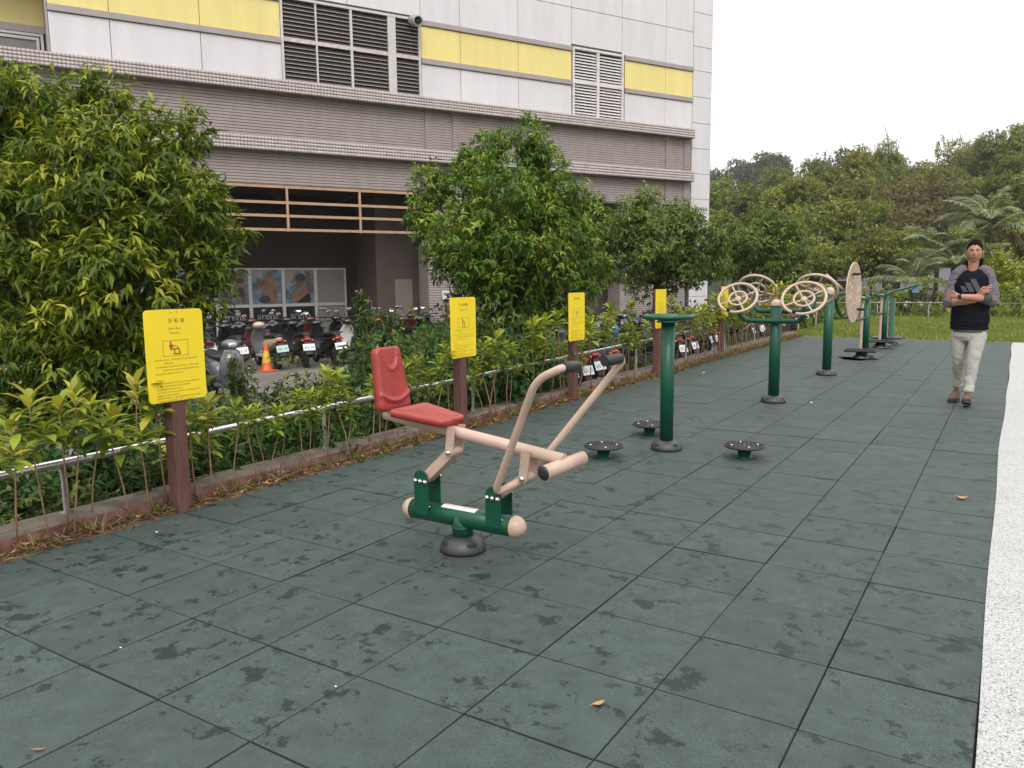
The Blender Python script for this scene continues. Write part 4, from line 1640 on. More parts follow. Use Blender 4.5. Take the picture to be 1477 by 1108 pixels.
link((-0.238, 0, 0.382), (-0.048, 0, 0.556), 0.084, 0.054).build('swing_link', MT['beige'], rw)
link((0.243, 0, 0.352), (0.425, 0, 0.470), 0.062, 0.050).build('swing_link', MT['beige'], rw)
for xc, zc, z1 in ((-0.048, 0.556, 0.70), (0.425, 0.470, 0.62)):
    for y in (-0.046, 0.046):
        w_ = 0.052
        pts_ = [(w_ / 2, z1)] + [(-w_ / 2, z1)] + [(w_ / 2 * math.cos(a), zc + w_ / 2 * math.sin(a)) for a in np.linspace(PI, 2 * PI, 9)]
        lean = 0.12
        p = MB()
        p.prism([(xc + a + (b - zc) * lean, b) for a, b in pts_], (0, y, 0), (1, 0, 0), (0, 0, 1), (0, -1, 0), 0.008)
        p.build('hanger_plate', MT['beige'], rw)
    obj('bolt_cap', bm_, rw, (xc, -0.055, zc), None, (1.25, 1.25, 1.25))
    p = MB()
    p.tube([(xc, -0.052, zc), (xc, 0.052, zc)], 0.018, 14)
    p.build('pivot_sleeve', MT['beige'], rw)
# seat rail
q = MB()
q.tube([(-0.53, 0, 0.722), (0.640, 0, 0.583)], 0.033, 24)
q.build('seat_rail', MT['beige'], rw)
# foot bar
fa, fb = Vector((0.600, -0.135, 0.541)), Vector((0.676, 0.135, 0.572))
q = MB()
q.tube([fa, fb], 0.0365, 24)
ft = q.build('foot_bar', MT['beige'], rw)
q = MB()
dd = (fa - fb).normalized()
q.lathe([(0.0365, -0.002), (0.0385, 0.003), (0.034, 0.009), (0.02, 0.013), (0.0, 0.014)], 24, fa, dd)
q.build('end_cap', MT['blackrub'], ft)
q = MB()
q.lathe([(0.0365, -0.002), (0.036, 0.003), (0.031, 0.007), (0.0, 0.009)], 24, fb, -dd)
q.build('end_cap', MT['beige'], ft)
# two handles, each a bent tube with a rubber grip turned inward
H1 = fillet([(0.40, -0.040, 0.452), (0.285, -0.105, 0.380), (0.655, -0.272, 1.050), (0.772, -0.250, 1.083), (0.7735, -0.215, 1.082)], 0.16, 9)
H1 = [Vector((0.40, -0.040, 0.452))] + fillet([(0.37, -0.055, 0.433), (0.285, -0.105, 0.380), (0.625, -0.268, 0.998), (0.772, -0.258, 1.083), (0.775, -0.20, 1.081)], 0.035, 6)
H1 = fillet([(0.40, -0.040, 0.452), (0.282, -0.105, 0.378), (0.46, -0.185, 0.70), (0.640, -0.268, 1.022), (0.772, -0.258, 1.084), (0.775, -0.19, 1.081)], 0.12, 9)
q = MB()
q.tube(H1, 0.0195, 16)
h1 = q.build('handle', MT['beige'], rw)
q = MB()
q.tube([(0.770, -0.247, 1.084), (0.775, -0.118, 1.078)], 0.0275, 18)
q.build('grip', MT['blackrub'], h1)
H2 = fillet([(0.40, 0.035, 0.452), (0.36, 0.075, 0.415), (0.60, 0.162, 0.742), (0.842, 0.25, 1.070), (0.838, 0.225, 1.088), (0.825, 0.18, 1.086)], 0.05, 8)
q = MB()
q.tube(H2, 0.0195, 16)
h2 = q.build('handle', MT['beige'], rw)
q = MB()
q.tube([(0.838, 0.232, 1.087), (0.806, 0.115, 1.083)], 0.0275, 18)
q.build('grip', MT['blackrub'], h2)


# moulded seat and backrest: heightfield slabs with rounded edges
def cushion(w0, w1, L, t, relief, nu=26, nv=34, corner=0.22):
    """slab in local (a across, b along, c thickness); relief(u,v)-> raised height; front face +c"""
    def outline(u, v):
        # u,v in [-1,1] -> rounded super-ellipse-ish taper
        w = (w0 + (w1 - w0) * (v + 1) / 2) / 2
        return w
    top, bot = [], []
    for j in range(nv + 1):
        v = -1 + 2 * j / nv
        for i in range(nu + 1):
            u = -1 + 2 * i / nu
            # map square to rounded rectangle
            cu, cv = u, v
            au, av = abs(u), abs(v)
            k = 1.0
            e = max(0, au - (1 - corner)) / corner
            f = max(0, av - (1 - corner)) / corner
            if e > 0 and f > 0:
                m = max(e, f)
                hyp = math.hypot(e, f)
                k = m / hyp
                cu = math.copysign((1 - corner) + e * k * corner, u)
                cv = math.copysign((1 - corner) + f * k * corner, v)
            a = cu * outline(u, cv)
            b = cv * L / 2
            edge = min(1 - au, 1 - av)
            rnd = t * 0.28 * (1 - min(1, edge / 0.10)) ** 2
            top.append((a, b, t / 2 - rnd + relief(u, v) * min(1, edge / 0.08)))
            bot.append((a * 0.97, b * 0.97, -t / 2))
    q = MB()
    n = (nu + 1)
    o = len(top)
    fs = []
    for j in range(nv):
        for i in range(nu):
            k = j * n + i
            fs.append((k, k + 1, k + n + 1, k + n))
            fs.append((o + k, o + k + n, o + k + n + 1, o + k + 1))
    rim = [i for i in range(n)] + [j * n + nu for j in range(1, nv + 1)] + [nv * n + i for i in range(nu - 1, -1, -1)] + [j * n for j in range(nv - 1, 0, -1)]
    for k in range(len(rim)):
        a, b = rim[k], rim[(k + 1) % len(rim)]
        fs.append((a, o + a, o + b, b))
    q.add(top + bot, fs, 0, True)
    return q


def groove(d, w):
    return math.exp(-(d / w) ** 2)


def back_relief(u, v):
    # raised pad bounded above by a U shaped scoop and below by a curved lip
    h = 0.0
    du = u / 0.62
    top_u = 0.92 - 0.62 * math.sqrt(max(0, 1 - du * du)) if abs(du) < 1 else 1.2
    h += 0.012 * groove(v - top_u, 0.055) if abs(du) < 1 else 0
    if v > top_u:
        h -= 0.014
    low = -0.72 + 0.30 * u * u
    h += 0.013 * groove(v - low, 0.055)
    h += 0.005 * (1 - u * u) * (1 if v > low else 0)
    side = abs(u) - 0.80
    h += 0.004 * groove(side, 0.06)
    return h


def seat_relief(u, v):
    edge = max(abs(u), abs(v))
    h = -0.010 * (1 - min(1, (u * u) * 1.1)) * (1 if edge < 0.8 else max(0, 1 - (edge - 0.8) / 0.15))
    h += 0.004 * groove(edge - 0.82, 0.06)
    h += 0.006 * groove(u, 0.2) * max(0, v)
    return h


q = cushion(0.335, 0.215, 0.345, 0.042, seat_relief)
# local a -> +y, b -> +x (front narrow), c -> up, tilted along the rail
tilt = math.atan2(0.583 - 0.735, 1.14)
Mx = Matrix.Rotation(-tilt, 3, 'Y') @ Matrix(((0, 1, 0), (1, 0, 0), (0, 0, 1)))
q.v = [tuple(Mx @ Vector(p) + Vector((-0.212, 0, 0.744))) for p in q.v]
q.f = [f[::-1] for f in q.f]
q.build('seat', MT['red'], rw)
q = cushion(0.272, 0.208, 0.365, 0.052, back_relief, 30, 44)
# local a -> -y.. facing +x; b -> up leaning back
lean = R(9.5)
ex = Vector((0, 1, 0))
ey = Vector((-math.sin(lean), 0, math.cos(lean)))
ez = ex.cross(ey)
q.v = [tuple(ex * p[0] + ey * p[1] + ez * p[2] + Vector((-0.500, 0, 0.932))) for p in q.v]
q.build('backrest', MT['red'], rw)
q = MB()
q.tube(fillet([(-0.40, 0, 0.708), (-0.505, 0, 0.722), (-0.520, 0, 0.85)], 0.05), 0.032, 18)
q.build('back_support', MT['beige'], rw)
q = MB()
q.lathe([(0.033, 0), (0.034, 0.006), (0.022, 0.016), (0, 0.02)], 20, (-0.529, 0, 0.722), (-1, 0, 0.12))
q.build('end_cap', MT['beige'], rw)

# ------------------------------------------------------------------ three-person waist twister
tw = thing('waist_twister', 'dark green post with a flat ring on top between three low round footplates', 'exercise machine', (-0.988, 4.884, 0))
q = MB()
dome_base(q, 0.135, 0.085, 40)
b_ = q.build('base_cover', MT['blackpl'], tw)
base_slots(b_, 0.135, 0.085, 4, -2.0)
q = MB()
q.tube([(0, 0, 0.06), (0, 0, 1.115)], 0.058, 32)
q.build('post', MT['green'], tw)
q = MB()
q.lathe([(0.0, 1.112), (0.10, 1.112), (0.104, 1.118), (0.10, 1.124), (0.0, 1.124)], 30)
q.build('collar', MT['green'], tw)
q = MB()
q.torus((0, 0, 1.160), 0.208, 0.0185, seg=56, ms=12)
rg = q.build('hand_ring', MT['green'], tw)
for k in range(3):
    a = 2 * PI * k / 3 + 0.4
    q = MB()
    q.tube([(0.03 * math.cos(a), 0.03 * math.sin(a), 1.13), (0.2 * math.cos(a), 0.2 * math.sin(a), 1.157)], 0.012, 10)
    q.build('spoke', MT['green'], rg)
q = MB()
q.lathe([(0.0, 1.12), (0.085, 1.12), (0.09, 1.165), (0.07, 1.178), (0.0, 1.180)], 30)
q.build('top_plate', MT['green'], tw)
stud_b = MB()
stud_b.lathe([(0.011, 0), (0.0105, 0.004), (0.006, 0.009), (0.0, 0.0105)], 8)
stud_me = stud_b.mesh('massage_stud', MT['blackrub'])
for (x, y) in ((-0.335, -0.562), (0.680, 0.015), (-0.383, 0.545)):
    q = MB()
    q.lathe([(0.0, 0.0), (0.072, 0.0), (0.073, 0.008), (0.055, 0.012), (0.053, 0.085), (0.0, 0.085)], 28, (x, y, 0))
    ped = q.build('footplate_stem', MT['green'], tw)
    q = MB()
    q.lathe([(0.0, 0.086), (0.150, 0.086), (0.163, 0.092), (0.165, 0.100), (0.160, 0.106), (0.0, 0.107)], 44, (x, y, 0))
    fp = q.build('footplate', MT['blackrub'], ped)
    sm_ = MB()
    for rr, nn_ in ((0.035, 6), (0.066, 12), (0.097, 18), (0.128, 24), (0.149, 30)):
        for k in range(nn_):
            a = 2 * PI * k / nn_ + rr * 9
            sm_.lathe([(0.0075, 0), (0.007, 0.003), (0.004, 0.007), (0.0, 0.008)], 6, (x + rr * math.cos(a), y + rr * math.sin(a), 0.1068))
    sm_.build('massage_surface', MT['blackrub'], ped)
    for k in range(4):
        a = 2 * PI * k / 4 + 0.6
        q = MB()
        q.lathe([(0.012, 0), (0.010, 0.005), (0, 0.007)], 10, (x + 0.11 * math.cos(a), y + 0.11 * math.sin(a), 0.108))
        q.build('bolt_cap', MT['chrome'], ped)

# ------------------------------------------------------------------ hand wheel trainer: four tilted wheels on two U tubes
hw = thing('hand_wheel_trainer', 'green post carrying four tilted beige hand wheels on curved green tubes', 'exercise machine', (-0.866, 8.02, 0))
q = MB()
dome_base(q, 0.145, 0.085, 36)
b_ = q.build('base_cover', MT['blackpl'], hw)
base_slots(b_, 0.145, 0.085, 4, -1.9)
q = MB()
q.tube([(0, 0, 0.06), (0, 0, 1.155)], 0.064, 28)
q.build('post', MT['green'], hw)
q = MB()
q.lathe([(0.067, 1.150), (0.068, 1.158), (0.066, 1.185), (0.052, 1.212), (0.025, 1.225), (0.0, 1.227)], 28)
q.build('post_cap', MT['beige'], hw)


def hand_wheel(c, nvec, Rw, parent, ph):
    nvec = Vector(nvec).normalized()
    q = MB()
    q.torus((0, 0, 0), Rw, 0.0165, seg=48, ms=10)
    q.torus((0, 0, -0.012), Rw * 0.47, 0.0135, seg=36, ms=8)
    for k in range(4):
        a = ph + PI / 2 * k
        q.tube([(Rw * 0.46 * math.cos(a), Rw * 0.46 * math.sin(a), -0.012), (Rw * 0.99 * math.cos(a), Rw * 0.99 * math.sin(a), 0)], 0.0105, 8)
    wme = q.mesh('hand_wheel', MT['beige'])
    rot = Vector((0, 0, 1)).rotation_difference(nvec)
    w_ = obj('hand_wheel', wme, parent, c)
    w_.rotation_mode = 'QUATERNION'
    w_.rotation_quaternion = rot
    q = MB()
    for k in range(4):
        a = ph + PI / 2 * k
        q.tube([(0.02 * math.cos(a), 0.02 * math.sin(a), -0.03), (Rw * 0.46 * math.cos(a), Rw * 0.46 * math.sin(a), -0.012)], 0.010, 8)
    q.lathe([(0.0, -0.055), (0.034, -0.055), (0.038, -0.03), (0.034, -0.008), (0.0, -0.004)], 20)
    q.build('hub', MT['beige'], w_)
    q = MB()
    q.lathe([(0.014, 0), (0.020, 0.012), (0.021, 0.045), (0.014, 0.055), (0, 0.058)], 14, (-0.25 * Rw, -0.97 * Rw, 0.005))
    q.build('knob', MT['blackrub'], w_)
    return w_


# front pair faces the camera side, rear pair faces away
hand_wheel((-0.405, -0.19, 1.250), (0.05, -0.74, 0.67), 0.222, hw, 0.55)
hand_wheel((0.350, -0.19, 1.250), (0.05, -0.74, 0.67), 0.236, hw, 0.6)
hand_wheel((-0.300, 0.25, 1.345), (0.0, 0.74, 0.67), 0.225, hw, 0.5)
hand_wheel((0.395, 0.25, 1.340), (0.0, 0.74, 0.67), 0.232, hw, 0.4)
for (yb, z0, zc, xl, xr, yh) in ((-0.078, 0.975, 1.215, -0.405, 0.350, -0.165), (0.078, 1.085, 1.310, -0.300, 0.395, 0.225)):
    pts_ = fillet([(xl, yh, zc), (xl * 0.985, yb * 1.5, z0 + 0.06), (xl * 0.80, yb, z0), (0, yb, z0), (xr * 0.80, yb, z0), (xr * 0.985, yb * 1.5, z0 + 0.06), (xr, yh, zc)], 0.14, 8)
    q = MB()
    q.tube(pts_, 0.029, 16)
    q.build('curved_tube', MT['green'], hw)
for sx in (-1, 1):
    q = MB()
    q.tube([(sx * 0.27, -0.09, 0.985), (sx * 0.25, 0.09, 1.09)], 0.013, 8)
    q.build('brace', MT['green'], hw)

# ------------------------------------------------------------------ disc trainer and walkers behind it
dt = thing('disc_trainer', 'green post with long top bar and a big beige disc turned edge on', 'exercise machine', (-0.855, 11.10, 0))
q = MB()
dome_base(q, 0.15, 0.085, 32)
b_ = q.build('base_cover', MT['blackpl'], dt)
base_slots(b_, 0.15, 0.085, 4, -1.8)
q = MB()
q.tube([(0, 0, 0.06), (0, 0, 1.245)], 0.066, 26)
q.build('post', MT['green'], dt)
q = MB()
q.lathe([(0.069, 1.24), (0.070, 1.25), (0.068, 1.285), (0.05, 1.315), (0.02, 1.327), (0, 1.328)], 26)
q.build('post_cap', MT['beige'], dt)
q = MB()
q.tube(fillet([(0, 0.0, 1.205), (0.0, 1.9, 1.222), (0, 2.25, 1.20)], 0.1), 0.032, 14)
q.build('top_bar', MT['green'], dt)
q = MB()
q.tube(fillet([(0.0, 0.45, 1.20), (0.0, 0.62, 0.98), (0.02, 0.98, 0.83), (0.02, 1.6, 0.80)], 0.25), 0.024, 12)
q.build('lower_tube', MT['green'], dt)
q = MB()
dc = (0.075, 1.62, 1.215)
q.lathe([(0.0, -0.012), (0.495, -0.012), (0.508, -0.008), (0.512, 0.0), (0.508, 0.008), (0.495, 0.012), (0.485, 0.010), (0.0, 0.012)], 56, (0, 0, 0), (0, 0, 1))
dme = q.mesh('disc', MT['beige'])
disc = obj('disc', dme, dt, dc, (R(90), 0, R(90 - 4)))
for k in range(10):
    a = 2 * PI * k / 10 + 0.2
    for rr in (0.22, 0.36):
        q = MB()
        q.rbox((-0.07, -0.010, 0.0121), (0.07, 0.010, 0.0165), 0.002)
        o = q.build('raised_rib', MT['sticker'], disc, loc=(rr * math.cos(a), rr * math.sin(a), 0), rot=(0, 0, a + 0.8))
for (a, b) in ((2.1, 0.36), (-0.9, 0.36)):
    q = MB()
    q.lathe([(0.018, 0), (0.024, 0.02), (0.024, 0.11), (0.016, 0.125), (0, 0.128)], 14, (b * math.cos(a), b * math.sin(a), 0.012))
    q.build('knob', MT['blackrub'], disc)
q = MB()
q.tube([(0.0, 1.62, 1.215), (0.075, 1.62, 1.215)], 0.05, 16)
q.build('disc_axle', MT['beige'], dt)
q = MB()
q.tube(fillet([(0.0, 1.35, 1.22), (-0.16, 1.25, 1.40), (-0.30, 1.2, 1.52)], 0.1), 0.024, 10)
q.build('side_arm', MT['beige'], dt)


def walker(y, label, lever):
    wk = thing('air_walker', label, 'exercise machine', (-0.80, y, 0))
    q = MB()
    dome_base(q, 0.15, 0.08, 28)
    q.build('base_cover', MT['blackpl'], wk)
    q = MB()
    q.tube([(0, 0, 0.05), (0, 0, 1.09)], 0.060, 20)
    q.build('post', MT['green'], wk)
    q = MB()
    q.lathe([(0.063, 1.085), (0.064, 1.10), (0.045, 1.125), (0, 1.13)], 20)
    q.build('post_cap', MT['green'], wk)
    q = MB()
    q.tube(fillet([(0.0, 0.0, 1.06), (0.0, -0.8, 1.10), (0, -1.5, 1.12)], 0.1), 0.028, 12)
    q.build('top_bar', MT['green'], wk)
    # hanging leg with tread
    q = MB()
    q.rbox((-0.045, -0.42, 0.17), (0.0, -0.35, 1.05), 0.01)
    lg = q.build('swing_leg', MT['beige'], wk)
    q = MB()
    q.lathe([(0.06, -0.03), (0.062, 0), (0.06, 0.03), (0, 0.032)], 18, (-0.022, -0.385, 1.06), (1, 0, 0))
    q.build('pivot', MT['beige'], lg)
    q = MB()
    q.lathe([(0.028, 0), (0.03, 0.03), (0.02, 0.045), (0, 0.048)], 14, (-0.05, -0.385, 1.06), (-1, 0, 0))
    q.build('knob', MT['blackrub'], lg)
    q = MB()
    q.rbox((-0.27, -0.62, 0.125), (0.27, -0.20, 0.165), 0.012)
    for k in range(7):
        q.bbox((-0.25, -0.60 + k * 0.055, 0.1655), (0.25, -0.575 + k * 0.055, 0.178))
    q.build('tread', MT['blackrub'], lg)
    q = MB()
    q.lathe([(0, 0), (0.15, 0), (0.14, 0.03), (0.10, 0.06), (0.09, 0.12), (0, 0.12)], 24, (0, -0.40, 0.0))
    q.build('tread_mount', MT['dullsteel'], wk)
    q = MB()
    q.tube([(0.0, -1.5, 0.74), (0, 0, 0.72)], 0.02, 10)
    q.build('lower_tube', MT['green'], wk)
    if lever:
        q = MB()
        q.tube(fillet([(0.0, -0.1, 1.10), (0.05, 0.1, 1.14), (0.55, 0.7, 1.30)], 0.1), 0.028, 12)
        lv = q.build('lever', MT['green'], wk)
        q = MB()
        q.rbox((0.42, 0.66, 1.12), (0.56, 0.70, 1.30), 0.01)
        q.build('lever_plate', MT['bluebox'], lv)
    return wk


walker(14.35, 'green walking trainer with a beige hanging leg behind the big disc', False)
walker(16.75, 'farther green walking trainer with a raised blue-tipped lever at the edge of the lawn', True)
wk3 = thing('stepper_post', 'thin green post with a beige leg and round tread, farthest along the rubber floor', 'exercise machine', (-0.78, 17.75, 0))
q = MB()
q.lathe([(0, 0), (0.15, 0), (0.14, 0.04), (0.06, 0.07), (0.05, 1.0), (0, 1.0)], 20)
q.build('post', MT['green'], wk3)
q = MB()
q.rbox((-0.10, -0.42, 0.17), (-0.03, -0.35, 0.95), 0.01)
q.build('swing_leg', MT['beige'], wk3)
q = MB()
q.rbox((-0.33, -0.62, 0.13), (0.27, -0.2, 0.17), 0.012)
q.build('tread', MT['blackrub'], wk3)
q = MB()
q.lathe([(0, 0), (0.17, 0), (0.15, 0.03), (0.10, 0.06), (0.09, 0.13), (0, 0.13)], 24, (0, -0.40, 0.0))
q.build('tread_mount', MT['dullsteel'], wk3)
# rust stain on the rubber under the first tread is wear with a shape of its own
q = MB()
q.lathe([(0.0, 0.0022), (0.30, 0.0022)], 26, (-0.86, 13.86, 0))
for k in range(len(q.v)):
    x, y, z = q.v[k]
    a = math.atan2(y - 13.86, x + 0.86)
    f_ = 1 + 0.18 * math.sin(3 * a) + 0.12 * math.sin(5 * a + 1)
    q.v[k] = (-0.86 + (x + 0.86) * f_, 13.86 + (y - 13.86) * f_, 0.0024)
struct(q.build('rust_stain', MT['rustdirt']))

# ------------------------------------------------------------------ scooters
def build_scooter(name, label):
    s = thing(name, label, 'scooter')
    q = MB()

    def ring(x, zc, hw, hh, n=14, pw=2.6):
        out = []
        for k in range(n):
            a = 2 * PI * k / n
            c, s_ = math.cos(a), math.sin(a)
            out.append((x, hw * math.copysign(abs(c) ** (2 / pw), c), zc + hh * math.copysign(abs(s_) ** (2 / pw), s_)))
        return out
    q.loft([ring(-0.90, 0.745, 0.035, 0.02), ring(-0.84, 0.73, 0.085, 0.055), ring(-0.66, 0.66, 0.135, 0.105), ring(-0.42, 0.585, 0.165, 0.155), ring(-0.18, 0.545, 0.165, 0.18), ring(-0.02, 0.50, 0.15, 0.19), ring(0.06, 0.42, 0.12, 0.13)])
    q.rbox((0.0, -0.155, 0.265), (0.47, 0.155, 0.325), 0.015)
    q.build('rear_fairing', paint('black', (0.012, 0.012, 0.013)), s)
    q = MB()

    def shield(zc, x, hw, t, n=12):
        return [(x + t * math.sin(2 * PI * k / n) - 0.06 * abs(math.cos(2 * PI * k / n)) ** 2, hw * math.cos(2 * PI * k / n), zc) for k in range(n)]
    q.loft([shield(0.27, 0.50, 0.13, 0.05), shield(0.38, 0.53, 0.175, 0.06), shield(0.58, 0.585, 0.205, 0.075), shield(0.76, 0.58, 0.20, 0.075), shield(0.90, 0.52, 0.13, 0.06), shield(0.96, 0.48, 0.06, 0.03)])
    q.build('leg_shield', paint('black', None), s)
    q = MB()
    rings = []
    for k in range(9):
        a = R(10 + 150 * k / 8)
        cx, cz = 0.72 + math.cos(a) * 0.262, 0.245 + math.sin(a) * 0.262
        rings.append([(cx + math.cos(a) * dz, dy, cz + math.sin(a) * dz) for dy, dz in ((-0.068, -0.05), (-0.062, 0.012), (0, 0.03), (0.062, 0.012), (0.068, -0.05), (0.05, -0.04), (0, 0.005), (-0.05, -0.04))])
    q.loft(rings)
    q.build('front_fender', paint('black', None), s)
    q = MB()
    q.ell((0.44, 0, 1.01), (0.13, 0.155, 0.085), 14, 8)
    q.build('handlebar_cowl', paint('black', None), s)
    q = MB()
    q.ell((0.535, 0, 1.0), (0.045, 0.085, 0.05), 12, 6)
    q.build('headlight', MT['lens'], s)
    q = MB()
    for sy in (-1, 1):
        q.tube([(0.43, sy * 0.06, 1.02), (0.40, sy * 0.22, 1.035), (0.33, sy * 0.36, 1.03)], 0.014, 8)
        q.tube([(0.37, sy * 0.25, 1.035), (0.325, sy * 0.365, 1.03)], 0.021, 8)
    q.build('handlebar', MT['blackrub'], s)
    for sy in (-1, 1):
        q = MB()
        q.tube([(0.41, sy * 0.20, 1.03), (0.43, sy * 0.25, 1.15), (0.40, sy * 0.31, 1.235)], 0.0075, 6)
        q.ell((0.40, sy * 0.335, 1.255), (0.022, 0.072, 0.047), 12, 6)
        m_ = q.build('mirror', MT['blackrub'], s)
        q = MB()
        q.ell((0, 0, 0), (0.0035, 0.062, 0.038), 12, 6, rot=Matrix.Rotation(R(-10), 3, 'Y'))
        q.build('mirror_glass', MT['mirror'], m_, loc=(0.380, sy * 0.335, 1.255))
    q = MB()

    def sring(x, z, hw, hh, n=12):
        return ring(x, z, hw, hh, n, 3.2)
    q.loft([sring(-0.86, 0.785, 0.06, 0.025), sring(-0.76, 0.795, 0.115, 0.045), sring(-0.50, 0.80, 0.135, 0.05), sring(-0.36, 0.775, 0.135, 0.045), sring(-0.16, 0.755, 0.125, 0.045), sring(0.0, 0.745, 0.08, 0.04)])
    q.build('seat', MT['seatblack'], s)
    q = MB()
    q.tube([(-0.62, -0.15, 0.79), (-0.86, -0.13, 0.83), (-0.96, 0, 0.845), (-0.86, 0.13, 0.83), (-0.62, 0.15, 0.79)], 0.013, 8)
    q.build('grab_rail', MT['mech'], s)
    q = MB()
    q.ell((-0.885, 0, 0.70), (0.045, 0.095, 0.042), 12, 6)
    q.build('tail_light', MT['taillight'], s)
    for sy in (-1, 1):
        q = MB()
        q.ell((-0.86, sy * 0.115, 0.675), (0.04, 0.03, 0.028), 8, 5)
        q.build('turn_signal', MT['amber'], s)
    q = MB()
    q.prism([(-0.80, 0.66), (-0.88, 0.66), (-1.02, 0.36), (-0.96, 0.34)], (0, 0, 0), (1, 0, 0), (0, 0, 1), (0, -1, 0), 0.15)
    mg = q.build('rear_mudguard', MT['blackrub'], s)
    q = MB()
    rot = Matrix.Rotation(R(20), 3, 'Y')
    q.rbox((-0.004, -0.14, -0.08), (0.004, 0.14, 0.08), 0.0015, rot=rot)
    q.v = [(x - 0.985, y, z + 0.52) for x, y, z in q.v]
    pl = q.build('licence_plate', MT['plate_white'], s)
    q = MB()
    for k in range(6):
        if k == 3:
            continue
        q.box(rot @ Vector((-0.0052, 0.095 - k * 0.038, -0.008)) + Vector((-0.985, 0, 0.52)), (0.001, 0.010, 0.07), rot)
        q.box(rot @ Vector((-0.0054, 0.085 - k * 0.038, 0.012 if k % 2 else -0.02)) + Vector((-0.985, 0, 0.52)), (0.001, 0.022, 0.010), rot)
    stuff(q.build('plate_characters', MT['ink'], pl))
    for nm, cx in (('rear_wheel', -0.56), ('front_wheel', 0.72)):
        q = MB()
        q.torus((0, 0, 0), 0.195, 0.052, (0, 1, 0), 24, 8)
        w_ = q.build(nm, MT['tyre'], s, loc=(cx, 0, 0.247))
        q = MB()
        q.torus((0, 0, 0), 0.150, 0.018, (0, 1, 0), 20, 6)
        for k in range(5):
            a = 2 * PI * k / 5
            q.box((0.085 * math.cos(a), 0, 0.085 * math.sin(a)), (0.15, 0.02, 0.03), Matrix.Rotation(-a, 3, 'Y'))
        q.lathe([(0.04, -0.05), (0.045, 0), (0.04, 0.05)], 12, (0, 0, 0), (0, 1, 0))
        q.build('rim', MT['rim'], w_)
    q = MB()
    q.rbox((-0.66, -0.10, 0.20), (-0.12, 0.08, 0.40), 0.03)
    q.ell((-0.30, -0.08, 0.32), (0.16, 0.07, 0.11), 10, 6)
    q.build('engine', MT['mech'], s)
    q = MB()
    q.tube([(-0.25, -0.13, 0.24), (-0.45, -0.16, 0.27), (-0.52, -0.165, 0.29)], [0.02, 0.03, 0.045], 10)
    q.tube([(-0.50, -0.165, 0.285), (-0.90, -0.165, 0.36)], [0.058, 0.05], 12)
    q.build('exhaust', MT['mech'], s)
    q = MB()
    for sy in (-0.075, 0.075):
        q.tube([(0.72, sy, 0.247), (0.60, sy * 0.9, 0.62)], 0.017, 8)
    q.tube([(0.60, 0, 0.60), (0.47, 0, 0.98)], 0.026, 8)
    q.build('front_fork', MT['mech'], s)
    q = MB()
    for sy in (-1, 1):
        q.tube([(-0.30, sy * 0.08, 0.22), (-0.38, sy * 0.15, 0.008)], 0.011, 6)
    q.tube([(-0.38, -0.15, 0.012), (-0.38, 0.15, 0.012)], 0.009, 6)
    q.build('centre_stand', MT['mech'], s)
    return s


MT['paint_black'] = mat('black_scooter_paint', (0.011, 0.011, 0.012), 0.24, 0, 0.2, 6, spec=0.5, coat=0.5)
PAINTS = {
    'black': MT['paint_black'],
    'white': paint('white', (0.55, 0.53, 0.50)),
    'cream': paint('cream', (0.46, 0.38, 0.30)),
    'red': paint('red', (0.30, 0.012, 0.012)),
    'blue': paint('blue', (0.018, 0.10, 0.32)),
    'silver': paint('silver', (0.40, 0.40, 0.41), 0.32),
    'grey': paint('grey', (0.10, 0.10, 0.11)),
    'maroon': paint('maroon', (0.085, 0.012, 0.014)),
}
proto = build_scooter('motor_scooter', 'black scooter in the front row by the dark wall')
used = [False]


def place_scooter(p, rz, colour, label, group, shield=None, plate=None, z=-0.70):
    sw = {k: PAINTS[colour] for k in ('rear_fairing', 'front_fender', 'handlebar_cowl')}
    sw['leg_shield'] = PAINTS[shield or colour]
    if plate:
        sw['licence_plate'] = MT[plate]
    c = copy_thing(proto, (p[0], p[1], z), rz, label, group, sw)
    for ch in c.children:
        if ch.name.startswith('mirror') and random.random() < 0.13:
            ch.children[0].rotation_euler = (0, R(34), 0)
    # stand lean
    c.rotation_euler = (R(random.uniform(-5, 3)), 0, rz)
    c.scale = (1.08, 1.08, 1.08)
    return c


A0 = ground(395, 533, -0.70)
NRM = np.array([T_AX[1], -T_AX[0]])          # from the building towards the camera
FACE_IN = math.atan2(-NRM[1], -NRM[0])
GRP1 = 'scooters parked in the front row under the building'
row = {-6: 'black', -5: 'maroon', -4: 'black', -3: 'black', -2: 'black', -1: 'black', 0: 'cream', 1: 'black', 2: 'black', 3: 'black', 4: 'red', 5: 'black', 6: 'black', 7: 'red', 8: 'black', 9: 'black', 10: 'black', 11: 'white'}
LBL1 = {'black': 'black scooter parked tail outwards in the front row below the building', 'cream': 'cream and white scooter with a pale green plate beside the orange traffic cone',
        'maroon': 'dark maroon scooter at the left end of the row below the building', 'white': 'white scooter at the right end of the front row below the building',
        'grey': 'dark grey scooter parked tail outwards in the front row below the building', 'red': 'red scooter parked tail outwards in the front row below the building'}
for k, colr in row.items():
    p = A0[:2] + T_AX * (k * 0.79 + random.uniform(-.06, .06)) - NRM * (0.62 + random.uniform(-.12, .12))
    place_scooter(p, FACE_IN + R(random.uniform(-9, 9)), colr, (LBL1[colr] if colr == 'cream' else '%s scooter, %s from the left of the front row below the building' % (colr, ORD[k + 6])), GRP1, 'white' if k in (3, 4) else 'grey' if k == 0 else None, 'plate_green' if colr == 'cream' else None)
GRP2 = 'scooters parked in the back row inside the recess'
